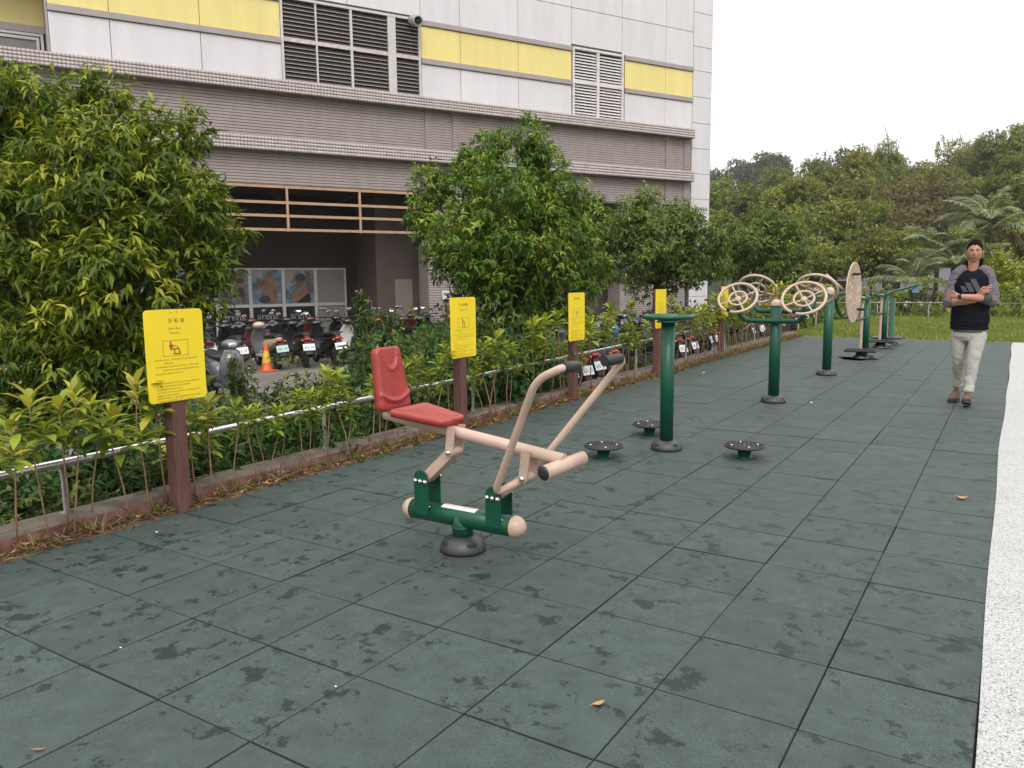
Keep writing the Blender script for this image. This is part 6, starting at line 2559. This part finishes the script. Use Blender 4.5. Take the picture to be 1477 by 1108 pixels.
# far ridge: a wood that reads as one mass
rg_ = np.random.default_rng(91)
Vs, Fs, Ts, o_ = [], [], [], 0
n = 520
for k in range(n):
    head = rg_.uniform(-0.46, 0.42)
    d = rg_.uniform(150, 310)
    x, y = CAM[0] + d * math.sin(head + 0.0), CAM[1] + d * math.cos(head + 0.0)
    if x < -150:
        continue
    V, Fc, Tt = fv[k % 7]
    # thin the card count: every fourth cluster
    keep = rg_.choice(1050, 230, replace=False)
    vid = (keep[:, None] * 25 + np.arange(25)).ravel()
    s = rg_.uniform(3.0, 5.5)
    VV = V[vid].copy()
    ctr = VV.reshape(-1, 5, 3).mean(1, keepdims=True)
    VV = (ctr + (VV.reshape(-1, 5, 3) - ctr) * 1.55).reshape(-1, 3)
    VV = VV * np.array([s, s, s * rg_.uniform(.9, 1.3)]) + np.array([x, y, hill(x, y) + s * 0.8])
    Vs.append(VV)
    nl_ = len(VV) // 5
    Fs.append((LEAF_F[None] + (np.arange(nl_) * 5)[:, None, None]).reshape(-1, 3) + o_)
    Ts.append(Tt[vid])
    o_ += len(VV)
stuff(obj('far_woods', np_mesh('far_woods', np.concatenate(Vs), np.concatenate(Fs), MT['leaf_ridge'], np.concatenate(Ts))))

# undergrowth at the foot of the hill
n = 26000
head = RNG.uniform(-0.30, 0.75, n)
d = RNG.uniform(33, 75, n)
P = np.stack([CAM[0] + d * np.sin(head), CAM[1] + d * np.cos(head), np.zeros(n)], 1)
ok = (P[:, 1] > 31) & (P[:, 0] > -12)
P = P[ok]
n = len(P)
P[:, 2] = [hill(a, b) + abs(random.gauss(0, 0.5)) for a, b in P[:, :2]]
D = np.stack([RNG.normal(0, 0.7, n), RNG.normal(0, 0.7, n), np.abs(RNG.normal(0.6, 0.4, n))], 1)
V, Fc, Tt = leaves(P, D, RNG.normal(0, .5, (n, 3)) + [0, 0, 1], RNG.uniform(0.35, 0.9, n), RNG.uniform(0.12, 0.3, n), RNG.uniform(0, .7, n))
stuff(obj('undergrowth', np_mesh('undergrowth', V, Fc, MT['leaf_forest'], Tt)))

# ------------------------------------------------------------------ palms
def frond_mesh(rng, L, mname, curl=1.0):
    """feather frond: arched rachis with drooping leaflets; local x outward, z up"""
    n = 34
    t = np.linspace(0, 1, n)
    el0 = 1.0
    ang = el0 - curl * 1.5 * t ** 1.3
    dx, dz = np.cos(ang), np.sin(ang)
    X = np.concatenate([[0], np.cumsum(dx[:-1])]) / n * L
    Z = np.concatenate([[0], np.cumsum(dz[:-1])]) / n * L
    P, D, U, Ls = [], [], [], []
    for i in range(4, n):
        for s in (-1, 1):
            l = L * 0.30 * math.sin(PI * (0.12 + 0.86 * t[i])) * rng.uniform(.85, 1.1)
            P.append((X[i], 0.0, Z[i]))
            D.append((dx[i] * 0.75, s * 0.9, dz[i] * 0.6 - 0.30 + rng.normal(0, .08)))
            U.append((-dz[i], 0, dx[i] + 0.3))
            Ls.append(l)
    V, Fc, Tt = leaves(np.array(P), np.array(D), np.array(U), np.array(Ls), np.full(len(Ls), L * 0.022), np.clip(rng.normal(.5, .2, len(Ls)), 0, 1))
    q = MB()
    q.tube([(X[i], 0, Z[i]) for i in range(0, n, 3)], [0.03 * L / 2.5 * (1 - 0.85 * i / n) for i in range(0, n, 3)], 6)
    tri = []
    for f in q.f:
        for i in range(1, len(f) - 1):
            tri.append((f[0], f[i], f[i + 1]))
    off = len(V)
    V = np.concatenate([V, np.array(q.v)])
    Fc = np.concatenate([Fc, np.array(tri) + off])
    Tt = np.concatenate([Tt, np.full(len(q.v), 0.8)])
    return np_mesh('frond', V, Fc, MT[mname], Tt)


rg_ = np.random.default_rng(15)
FR = [frond_mesh(rg_, 1.0, 'leaf_palm', c) for c in (0.75, 1.0, 1.3)]
FRD = frond_mesh(rg_, 1.0, 'leaf_palmdry', 1.5)


def palm(u, v, D, L, nf, label, dry=1, tilt=0.0):
    c = px(u, v, D)
    t = thing('palm_tree', label, 'palm', (c[0], c[1], -0.8), rf.uniform(0, 6.28), 'palms behind the lawn')
    h = c[2] + 0.8
    q = MB()
    q.tube([(0, 0, 0), (0.03, 0, h * .5), (0, 0, h)], [0.14, 0.11, 0.10], 12)
    for k in range(int(h / 0.16)):
        q.torus((0.0, 0, 0.1 + k * 0.16), 0.118, 0.012, seg=12, ms=5)
    q.build('trunk', MT['bark'], t)
    q = MB()
    q.tube([(0, 0, h - 0.55), (0, 0, h - 0.1), (0, 0, h + 0.25)], [0.12, 0.11, 0.04], 12)
    q.build('crownshaft', MT['leaf_palm'], t)
    for k in range(nf):
        a = 2 * PI * k / nf + rf.uniform(-.2, .2)
        e = rf.choice([-0.2, 0.0, 0.25, -0.55, 0.45])
        obj('frond', FR[rf.randrange(3)], t, (0.05 * math.cos(a), 0.05 * math.sin(a), h + 0.05), (0, e, a), (L * rf.uniform(.85, 1.1),) * 3)
    for k in range(dry):
        a = rf.uniform(0, 6.28)
        o = obj('frond', FRD, t, (0.05 * math.cos(a), 0.05 * math.sin(a), h - 0.15), (0, 0.75, a), (L * .9,) * 3)
        o['label'] = 'dry brown hanging frond'


palm(1425, 335, 36.0, 2.7, 15, 'tallest palm with long pale arching fronds behind the walking man', 2)
palm(1352, 372, 37.0, 2.3, 13, 'shorter palm with drooping fronds left of the tallest palm', 2)
palm(1318, 412, 34.5, 2.2, 12, 'low palm with fronds hanging almost to the plants by the far rail', 1)
palm(1385, 392, 35.0, 2.3, 12, 'low dark palm directly behind the walking man', 0)

# ------------------------------------------------------------------ fallen leaves and scraps on the rubber
def fallen(p, L, W, rz, m, label, curl=0.25, cat='leaf', name='fallen_leaf'):
    q = MB()
    n = 7
    vs, fs = [], []
    for i in range(n):
        t = i / (n - 1)
        w_ = W * math.sin(PI * (0.06 + 0.9 * t)) ** 0.8
        z = 0.004 + curl * L * (t - 0.5) ** 2
        for j, s_ in enumerate((-1, -0.5, 0, 0.5, 1)):
            vs.append((L * (t - 0.5), w_ * s_, z + 0.35 * w_ * abs(s_)))
    for i in range(n - 1):
        for j in range(4):
            fs.append((i * 5 + j, i * 5 + j + 1, i * 5 + 6 + j, i * 5 + 5 + j))
    o = len(vs)
    vs += [(a, b, c + 0.0015) for a, b, c in vs]
    fs2 = [tuple(reversed(f)) for f in fs] + [tuple(k + o for k in f) for f in fs]
    q.add(vs, fs2, 0, True)
    q.tube([(-L * 0.5, 0, 0.006 + curl * L * 0.25), (-L * 0.72, 0.004, 0.005)], 0.0015, 5)
    return thing(name, label, cat, (p[0], p[1], 0.001), rz, None, q.mesh(name, m))


gp = ground(863, 1018)
fallen(gp, 0.050, 0.011, R(62), MT['litter'], 'pale orange fallen leaf on the rubber tiles at the bottom middle', 0.5)
gp = ground(1387, 721)
fallen(gp, 0.075, 0.026, R(10), MT['litter'], 'curled brown fallen leaf on the rubber near the white path', 1.2)
gp = ground(56, 1084)
fallen(gp, 0.045, 0.005, R(35), MT['stem'], 'thin brown fallen leaf in the bottom left corner', 0.4)
gp = ground(90, 1000)
for (u, v, lab) in ((174, 935, 'tiny white scrap beside a tile joint at the lower left'), (484, 991, 'small white scrap on a tile joint left of centre'),
                    (226, 768, 'small pale scrap on the rubber below the nearest sign post'), (1015, 538, 'small white scrap behind the green twister post'), (1170, 581, 'small pale scrap right of the hand wheel post')):
    gp = ground(u, v)
    q = MB()
    sz = 0.0075 if v > 900 else 0.012 if v > 700 else 0.024
    q.box((0, 0, sz * 0.2), (sz, sz * 0.55, sz * 0.3), Matrix.Rotation(0.5, 3, 'Z') @ Matrix.Rotation(0.3, 3, 'X'))
    q.ell((sz * 0.4, sz * 0.2, sz * 0.2), (sz * 0.35, sz * 0.25, sz * 0.2), 8, 5)
    thing('paper_scrap', lab, 'litter', (gp[0], gp[1], 0.001), 0, None, q.mesh('paper_scrap', MT['paper']))
# larger dry leaves on the dirt strip near the camera
for k, (u, v) in enumerate([(95, 765), (38, 790), (60, 783), (152, 745), (347, 700)]):
    gp = ground(u, v, 0.02)
    o = fallen((gp[0], gp[1]), 0.07, 0.02, R(40 * k), MT['litter'], ['largest dry leaf at the foot of the kerb by the left edge', 'dry leaf at the extreme left of the dirt strip', 'dry leaf between two others at the left end of the dirt strip',
                                                                    'dry leaf on the dirt strip midway to the nearest sign', 'dry leaf on the dirt strip right of the nearest sign post'][k], 1.0)
    o.location.z = 0.03

# ------------------------------------------------------------------ the walking man
from mathutils import noise as mnoise


def remeshed(mb, name, mats, voxel, smooth=2, wrinkle=None):
    me = mb.mesh('tmp', mats)
    o = bpy.data.objects.new('tmp', me)
    COL.objects.link(o)
    md = o.modifiers.new('remesh', 'REMESH')
    md.mode = 'VOXEL'
    md.voxel_size = voxel
    md.use_smooth_shade = True
    if smooth:
        sm = o.modifiers.new('smooth', 'SMOOTH')
        sm.iterations = smooth
        sm.factor = 0.5
    dg = bpy.context.evaluated_depsgraph_get()
    me2 = bpy.data.meshes.new_from_object(o.evaluated_get(dg))
    bpy.data.objects.remove(o)
    me2.name = name
    if wrinkle:
        for v in me2.vertices:
            v.co += v.normal * wrinkle(v.co)
    me2.materials.clear()
    for m in (mats if isinstance(mats, (list, tuple)) else [mats]):
        me2.materials.append(m)
    me2.polygons.foreach_set('use_smooth', [True] * len(me2.polygons))
    me2.update()
    return me2


man = thing('person', 'man in black and grey hooded sweatshirt and pale trousers walking with folded arms', 'person', (1.085, 8.98, 0.0), R(2))
man.scale = (0.985, 0.985, 0.985)
B = MB()


def head_mesh(q):
    nu, nv = 48, 40
    c = Vector((0.005, -0.015, 1.772))
    vs, fs = [], []
    for i in range(nv + 1):
        th = PI * i / nv
        for k in range(nu):
            a = 2 * PI * k / nu
            d = Vector((math.sin(th) * math.cos(a), math.sin(th) * math.sin(a), math.cos(th)))
            rx, ry, rz = 0.080, 0.097, 0.128
            x, y, z = d.x * rx, d.y * ry, d.z * rz
            if d.z < 0:
                t = -d.z
                x *= 1 - 0.30 * t ** 2.0
                if d.y < 0:
                    y *= 1 - 0.10 * t
                else:
                    y *= 1 - 0.55 * t ** 1.2
            # flatten the face a little
            if d.y < -0.5:
                y *= 0.985

            def g(dx, dz, sx, sz):
                return math.exp(-((d.x - dx) / sx) ** 2 - ((d.z - dz) / sz) ** 2) if d.y < 0 else 0
            f = 0.020 * g(0, -0.16, 0.13, 0.13) + 0.011 * g(0, 0.04, 0.10, 0.20)      # nose
            f += 0.006 * (g(0.34, 0.25, 0.26, 0.09) + g(-0.34, 0.25, 0.26, 0.09))        # brow
            f -= 0.011 * (g(0.40, 0.08, 0.20, 0.11) + g(-0.40, 0.08, 0.20, 0.11))        # eye sockets
            f += 0.006 * g(0, -0.46, 0.30, 0.13) + 0.008 * g(0, -0.82, 0.30, 0.14)       # mouth, chin
            f += 0.005 * (g(0.60, -0.18, 0.22, 0.2) + g(-0.60, -0.18, 0.22, 0.2))        # cheek bones
            vs.append(c + Vector((x, y - f, z)))
    for i in range(nv):
        for k in range(nu):
            k2 = (k + 1) % nu
            fs.append((i * nu + k, (i + 1) * nu + k, (i + 1) * nu + k2, i * nu + k2))
    q.add(vs, fs, 0, True)
    for s_ in (-1, 1):
        q.ell((0.005 + s_ * 0.082, 0.002, 1.768), (0.011, 0.020, 0.033), 12, 8, rot=Matrix.Rotation(s_ * 0.35, 3, 'Z'))
    return c


HC = head_mesh(B)
B.tube([(0, 0.022, 1.48), (0.0, 0.012, 1.60), (0.003, 0.0, 1.68)], [0.066, 0.056, 0.055], 16)
B.tube([(0, 0.01, 0.92), (0, 0.01, 1.15), (0, 0.01, 1.40), (0, 0.015, 1.54)], [(0.10, 0.15), (0.10, 0.15), (0.105, 0.17), (0.07, 0.10)], 20, up=(0, 1, 0))
# his right arm (left in view) lies under, his left arm over it
SHR, SHL = (-0.155, 0.01, 1.50), (0.155, 0.01, 1.50)
ELR, ELL = (-0.215, -0.075, 1.200), (0.210, -0.085, 1.220)
WRR, WRL = (0.055, -0.185, 1.225), (-0.125, -0.268, 1.268)
B.tube([SHR, (-0.19, -0.03, 1.34), ELR], [0.055, 0.045, 0.038], 14)
B.tube([SHL, (0.19, -0.03, 1.35), ELL], [0.055, 0.045, 0.038], 14)
B.tube([ELR, (-0.17, -0.125, 1.200), (-0.05, -0.165, 1.212), WRR], [0.040, 0.046, 0.042, 0.030], 14)
B.tube([ELL, (0.17, -0.165, 1.238), (0.03, -0.225, 1.255), WRL], [0.038, 0.042, 0.040, 0.030], 14)


def hand(wrist, palm, tip_dirs, thumb, pr=(0.042, 0.018, 0.046), axis=(1, 0, 0)):
    w_, p = Vector(wrist), Vector(palm)
    d = (p - w_).normalized()
    B.tube([w_, w_.lerp(p, 0.6), p + d * 0.03], [(0.026, 0.028), (0.018, 0.038), (0.014, 0.040)], 12, up=axis)
    for (base, mid, tip, r) in tip_dirs:
        B.tube([p.lerp(Vector(base), 0.5), base, mid, tip], [r * 1.1, r, r * 0.92, r * 0.75], 8)
        B.ell(tip, (r * .75, r * .75, r * .75), 8, 6)
    B.tube([w_.lerp(p, 0.5)] + [Vector(t) for t in thumb], [0.014, 0.0125, 0.011, 0.0085], 8)


# right hand comes up over the left sleeve, fingers spread on it
fr_ = []
for k, (dx, dz) in enumerate(((0.066, 0.030), (0.074, 0.020), (0.072, 0.009), (0.058, -0.001))):
    b0 = Vector((0.135 + 0.010 * (1.5 - k) * 0.2, -0.222, 1.342 - 0.0185 * (k - 1.5)))
    fr_.append((b0, b0 + Vector((dx * 0.5, -0.006, dz * 0.5)), b0 + Vector((dx * 0.88, 0.012, dz)), 0.0092))
hand(WRR, (0.105, -0.215, 1.315), fr_, [(0.092, -0.235, 1.342), (0.108, -0.240, 1.366), (0.128, -0.232, 1.382)], axis=(0, -1, 0))
# left hand tucked over the right upper arm
fl_ = []
for k in range(4):
    b0 = Vector((-0.205, -0.245, 1.315 - 0.021 * k))
    fl_.append((b0, b0 + Vector((-0.030, 0.012, 0.002)), b0 + Vector((-0.052, 0.045, 0.0)), 0.0092))
hand(WRL, (-0.170, -0.262, 1.283), fl_, [(-0.160, -0.270, 1.310), (-0.185, -0.268, 1.330), (-0.205, -0.258, 1.338)], axis=(0, -1, 0))
# legs inside the trousers, ankles showing
HIPR, HIPL = (-0.090, 0.01, 0.86), (0.090, 0.0, 0.86)
KNR, KNL = (-0.092, 0.035, 0.500), (0.058, -0.135, 0.505)
ANR, ANL = (-0.090, 0.165, 0.115), (0.030, -0.225, 0.120)
for h_, k_, a_, toe in ((HIPR, KNR, ANR, (-0.125, 0.05, 0.045)), (HIPL, KNL, ANL, (0.020, -0.33, 0.065))):
    hv, kv, av = Vector(h_), Vector(k_), Vector(a_)
    B.tube([hv, hv.lerp(kv, .5), kv, kv.lerp(av, .35), av, av + Vector((0, 0, -0.05))], [0.07, 0.045, 0.028, 0.028, 0.034, 0.036], 14)
    B.tube([av + Vector((0, 0.02, -0.06)), toe], [0.036, 0.026], 10)
obj('body', remeshed(B, 'body', MT['skin'], 0.0056, 2), man)

# hair cap
q = MB()
nu, nv = 44, 22
vs, fs = [], []
for i in range(nv + 1):
    th = PI * 0.60 * i / nv
    for k in range(nu):
        a = 2 * PI * k / nu
        # hairline: high on the forehead, low at the back and sides
        front = max(0.0, -math.sin(a))
        side = abs(math.cos(a)) ** 4
        lim = 1.0 - 0.50 * front ** 0.6 + 0.04 * side + 0.09 * mnoise.noise(Vector((math.cos(a) * 11, math.sin(a) * 11, 0.3)))
        t = th * lim
        d = Vector((math.sin(t) * math.cos(a), math.sin(t) * math.sin(a), math.cos(t)))
        k_ = 1.0 + 0.05 * mnoise.noise(d * 17) * max(0.1, d.z)
        thick = 0.0045 + 0.017 * max(0, d.z) ** 0.8
        p = Vector((d.x * (0.080 + thick * .7), d.y * (0.097 + thick * .6), d.z * (0.126 + thick))) * k_
        if i == nv:
            p *= 0.97
        vs.append(HC + p + Vector((0, 0.004, 0.002)))
for i in range(nv):
    for k in range(nu):
        k2 = (k + 1) % nu
        fs.append((i * nu + k, (i + 1) * nu + k, (i + 1) * nu + k2, i * nu + k2))
q.add(vs, fs, 0, True)
q.build('hair', MT['hair'], man)
for s_ in (-1, 1):
    e = MB()
    e.ell(HC + Vector((s_ * 0.0315, -0.0805, 0.011)), (0.0140, 0.008, 0.0046), 12, 8)
    ey_ = e.build('eye', MT['eyewhite'], man)
    e = MB()
    e.ell(HC + Vector((s_ * 0.0315, -0.0865, 0.011)), (0.0068, 0.004, 0.0044), 10, 6)
    e.build('iris', MT['eyedark'], ey_)
    e = MB()
    e.tube([HC + Vector((s_ * 0.013, -0.0935, 0.026)), HC + Vector((s_ * 0.032, -0.0945, 0.032)), HC + Vector((s_ * 0.052, -0.082, 0.028))], [0.0034, 0.0042, 0.002], 7)
    e.build('eyebrow', MT['hair'], man)
e = MB()
e.tube([HC + Vector((-0.022, -0.0805, -0.059)), HC + Vector((0, -0.0885, -0.057)), HC + Vector((0.022, -0.0805, -0.059))], [0.0025, 0.0048, 0.0025], 8)
e.tube([HC + Vector((-0.018, -0.0795, -0.066)), HC + Vector((0, -0.0865, -0.067)), HC + Vector((0.018, -0.0795, -0.066))], [0.0025, 0.0052, 0.0025], 8)
e.build('lips', MT['lip'], man)


def wr(amp, sc, st=(1, 1, 2.2), seed=0.0):
    def f(co):
        p = Vector((co.x * sc * st[0] + seed, co.y * sc * st[1], co.z * sc * st[2]))
        return amp * (mnoise.noise(p) + 0.5 * mnoise.noise(p * 2.1))
    return f


def oval(cx, cy, rx, ry, z, n=28, dip=0.0):
    return [(cx + rx * math.cos(2 * PI * k / n), cy + ry * math.sin(2 * PI * k / n), z - dip * max(0, -math.sin(2 * PI * k / n)) ** 3) for k in range(n)]


# sweatshirt: black body, grey raglan sleeves, hood
q = MB()
q.loft([oval(0, 0.0, 0.177, 0.145, 0.885), oval(0, 0.0, 0.191, 0.155, 0.91), oval(0, -0.005, 0.200, 0.162, 0.98), oval(0, -0.005, 0.197, 0.158, 1.10), oval(0, -0.008, 0.200, 0.155, 1.25), oval(0, -0.008, 0.206, 0.150, 1.38),
        oval(0, 0.0, 0.191, 0.132, 1.47), oval(0, 0.008, 0.144, 0.105, 1.545, 28, 0.03), oval(0, 0.012, 0.086, 0.080, 1.59, 28, 0.075)])
obj('sweatshirt', remeshed(q, 'sweatshirt', MT['hoodie'], 0.009, 3, wr(0.010, 7.0)), man)
q = MB()
q.torus((0, 0.0, 0.897), 0.172, 0.020, (0, 0, 1), 40, 8)
q.v = [(x * 1.05, y * 0.83, z) for x, y, z in q.v]
q.build('waistband', MT['hoodie'], man)
q = MB()
q.loft([oval(0, 0.002, 0.176, 0.142, 0.850), oval(0, 0.002, 0.178, 0.144, 0.90)])
q.build('shirt_hem', MT['sleeve'], man)
SLV = lambda p: (p[0] * 0.86, p[1], p[2])
for (sh0, sh, mid, el, fo, s_) in (((-0.070, 0.008, 1.592), (-0.165, 0.008, 1.532), (-0.232, -0.020, 1.360), (-0.262, -0.070, 1.205), (-0.190, -0.120, 1.198), 1),
                                   ((0.070, 0.008, 1.592), (0.165, 0.008, 1.532), (0.230, -0.025, 1.370), (0.258, -0.075, 1.225), (0.155, -0.170, 1.242), 2)):
    q = MB()
    path = bezier([SLV(p) for p in (sh0, sh, mid, el, fo)], 6)
    rad = np.interp(np.linspace(0, 4, len(path)), [0, 1, 2, 3, 4], [0.046, 0.072, 0.066, 0.062, 0.056])
    q.tube(path, list(rad), 20)
    obj('sleeve', remeshed(q, 'sleeve', MT['sleeve'], 0.008, 2, wr(0.010, 11.0, (1, 1, 2.0), s_ * 3.1)), man)
    if s_ == 2:
        q = MB()
        p0, p1 = Vector((0.175, -0.145, 1.232)), Vector((0.108, -0.195, 1.246))
        q.tube([p0, p1], [0.060, 0.053], 18)
        q.build('sleeve_cuff', MT['cuffgrey'], man)
q = MB()
hr = []
for (z, rx, ry, cy, tip) in ((1.530, 0.125, 0.110, 0.015, 0), (1.575, 0.108, 0.098, 0.018, 0.0), (1.62, 0.098, 0.092, 0.026, 0.02), (1.66, 0.102, 0.090, 0.040, 0.03), (1.675, 0.092, 0.080, 0.042, 0.03), (1.63, 0.078, 0.070, 0.030, 0.03), (1.575, 0.066, 0.062, 0.018, 0.01)):
    n_ = 32
    rg_ = []
    for k in range(n_):
        a = 2 * PI * k / n_
        front = max(0.0, -math.sin(a))
        rg_.append((rx * math.cos(a), cy + ry * math.sin(a), z + (0.006 if z > 1.56 else 0.0) - (0.035 + tip * 3.6) * front ** 2 + 0.014 * math.cos(a) + 0.010 * math.sin(3 * a)))
    hr.append(rg_)
q.loft(hr, 0, False)
q.build('hood', MT['hoodie'], man)
# printed chest mark: three slanted bars over a thin line, following the chest
def chest_y(x, z):
    return -0.008 - 0.153 * math.sqrt(max(0.05, 1 - (x / 0.207) ** 2)) - 0.010


for (x0, x1, zt) in ((-0.105, -0.055, 1.385), (-0.040, 0.014, 1.425), (0.030, 0.088, 1.465)):
    q = MB()
    zb = 1.318
    sl = 0.55
    n_ = 6
    vs, fs = [], []
    for i in range(n_ + 1):
        t = i / n_
        z = zb + (zt - zb) * t
        for xx in (x0, x1):
            x = xx - sl * (z - zb) * 0.9 + 0.02
            vs.append((x, chest_y(x, z) - 0.004, z + (0.016 if xx == x1 else 0) * 0))
    for i in range(n_):
        fs.append((2 * i, 2 * i + 1, 2 * i + 3, 2 * i + 2))
    o_ = len(vs)
    vs += [(a, b + 0.006, c) for a, b, c in vs]
    fs += [tuple(reversed([k + o_ for k in f])) for f in fs]
    for i in range(n_):
        fs += [(2 * i, 2 * i + 2, 2 * i + 2 + o_, 2 * i + o_), (2 * i + 1, 2 * i + 1 + o_, 2 * i + 3 + o_, 2 * i + 3)]
    q.add(vs, fs)
    q.build('chest_print', MT['print_grey'], man)
# trousers
q = MB()
q.loft([oval(0, 0.005, 0.170, 0.128, 0.935), oval(0, 0.005, 0.180, 0.134, 0.87), oval(0, 0.0, 0.178, 0.130, 0.80), oval(0, -0.005, 0.140, 0.105, 0.745)])
for (h_, k_, a_) in (((-0.092, 0.01, 0.83), (-0.092, 0.030, 0.50), (-0.082, 0.150, 0.205)), ((0.092, -0.005, 0.83), (0.060, -0.130, 0.505), (0.034, -0.205, 0.180))):
    path = bezier([h_, Vector(h_).lerp(Vector(k_), .5) + Vector((0, -0.012, 0)), k_, Vector(k_).lerp(Vector(a_), .5) + Vector((0, 0.018, 0)), a_], 5)
    rad = np.interp(np.linspace(0, 4, len(path)), [0, 1, 2, 3, 4], [0.098, 0.082, 0.068, 0.062, 0.055])
    q.tube(path, list(rad), 20)


def trouser_wr(co):
    near_knee = math.exp(-((co.z - 0.46) / 0.13) ** 2) + 0.7 * math.exp(-((co.z - 0.24) / 0.08) ** 2) + 0.5 * math.exp(-((co.z - 0.80) / 0.06) ** 2)
    p = Vector((co.x * 13 + co.z * 5, co.y * 13, co.z * 15 + co.x * 8))
    return (0.003 + 0.008 * near_knee) * (mnoise.noise(p) + 0.4 * mnoise.noise(p * 2.3))


obj('trousers', remeshed(q, 'trousers', MT['jeans'], 0.008, 2, trouser_wr), man)
for (c_, r_, ax) in (((-0.082, 0.150, 0.205), 0.053, (0.02, 0.38, -1)), ((0.034, -0.205, 0.180), 0.053, (-0.05, -0.2, -1))):
    q = MB()
    q.lathe([(r_ * 0.93, -0.02), (r_ * 1.06, -0.018), (r_ * 1.08, 0.022), (r_ * 0.94, 0.026)], 24, c_, ax)
    q.build('trouser_cuff', MT['jeans'], man)


def shoe(heel, toe, pitch, roll_=0.0):
    hv, tv = Vector(heel), Vector(toe)
    d = (tv - hv)
    L_ = d.length
    hd = math.atan2(d.y, d.x)
    Mx = Matrix.Rotation(hd, 3, 'Z') @ Matrix.Rotation(-pitch, 3, 'Y')
    q = MB()
    prof = [(0.0, 0.028, 0.050, 0.045), (0.03, 0.036, 0.060, 0.056), (0.09, 0.040, 0.058, 0.058), (0.14, 0.041, 0.046, 0.046), (0.20, 0.047, 0.034, 0.034), (0.255, 0.043, 0.027, 0.026), (0.29, 0.022, 0.018, 0.016)]
    rings = []
    for (x, hw, zc, hh) in prof:
        rings.append([Mx @ Vector((x * L_ / 0.29, hw * math.cos(2 * PI * k / 16), 0.024 + max(0, zc + hh * math.sin(2 * PI * k / 16)))) + hv for k in range(16)])
    q.loft(rings)
    sh_ = q.build('shoe', MT['shoe'], man)
    q = MB()
    out = []
    for (x, hw) in ((-0.006, 0.0), (0.0, 0.026), (0.03, 0.040), (0.09, 0.042), (0.14, 0.043), (0.20, 0.050), (0.255, 0.046), (0.288, 0.028), (0.298, 0.0)):
        out.append((x * L_ / 0.29, hw))
    poly = out + [(x, -y) for x, y in reversed(out[1:-1])]
    rings = [[Mx @ Vector((x, y, z)) + hv for x, y in poly] for z in (0.0, 0.03)]
    q.loft(rings, 0, True, False)
    q.build('sole', MT['sole'], sh_)
    q = MB()
    for k in range(4):
        x = (0.11 + 0.024 * k) * L_ / 0.29
        z = 0.024 + 0.102 - 0.020 * k
        q.tube([Mx @ Vector((x, -0.022, z)) + hv, Mx @ Vector((x + 0.006, 0, z + 0.005)) + hv, Mx @ Vector((x, 0.022, z)) + hv], 0.003, 6)
    q.build('laces', MT['sole'], sh_)


shoe((-0.080, 0.215, 0.004), (-0.140, -0.055, 0.004), 0.0)
shoe((0.034, -0.165, 0.004), (0.014, -0.440, 0.004), R(13))
# dark watch strap on the upper wrist
q = MB()
wv = (Vector(WRL) - Vector(ELL)).normalized()
q.lathe([(0.030, -0.010), (0.0345, -0.009), (0.0345, 0.009), (0.030, 0.010)], 20, Vector(WRL) - wv * 0.012, wv)
q.rbox((-0.016, -0.008, -0.016), (0.016, 0.008, 0.016), 0.003)
q.v[-24:] = [tuple(Vector(p) + Vector(WRL) - wv * 0.012 + Vector((0, -0.035, 0.008))) for p in q.v[-24:]]
q.build('wristwatch', MT['eyedark'], man)

# ------------------------------------------------------------------ thin air between the camera and the far hill
hz = MB()
hz.bbox((-712, -312, -2.0), (712, 912, 58.0))
vm = bpy.data.materials.new('haze_air')
vt = nt(vm)
vt.nodes.remove(vt.nodes['Principled BSDF'])
pv = vt.nodes.new('ShaderNodeVolumePrincipled')
pv.inputs['Color'].default_value = (0.93, 0.94, 0.96, 1)
pv.inputs['Density'].default_value = 0.0003
pv.inputs['Anisotropy'].default_value = 0.0
vt.links.new(pv.outputs[0], vt.nodes['Material Output'].inputs['Volume'])
stuff(hz.build('haze', vm))
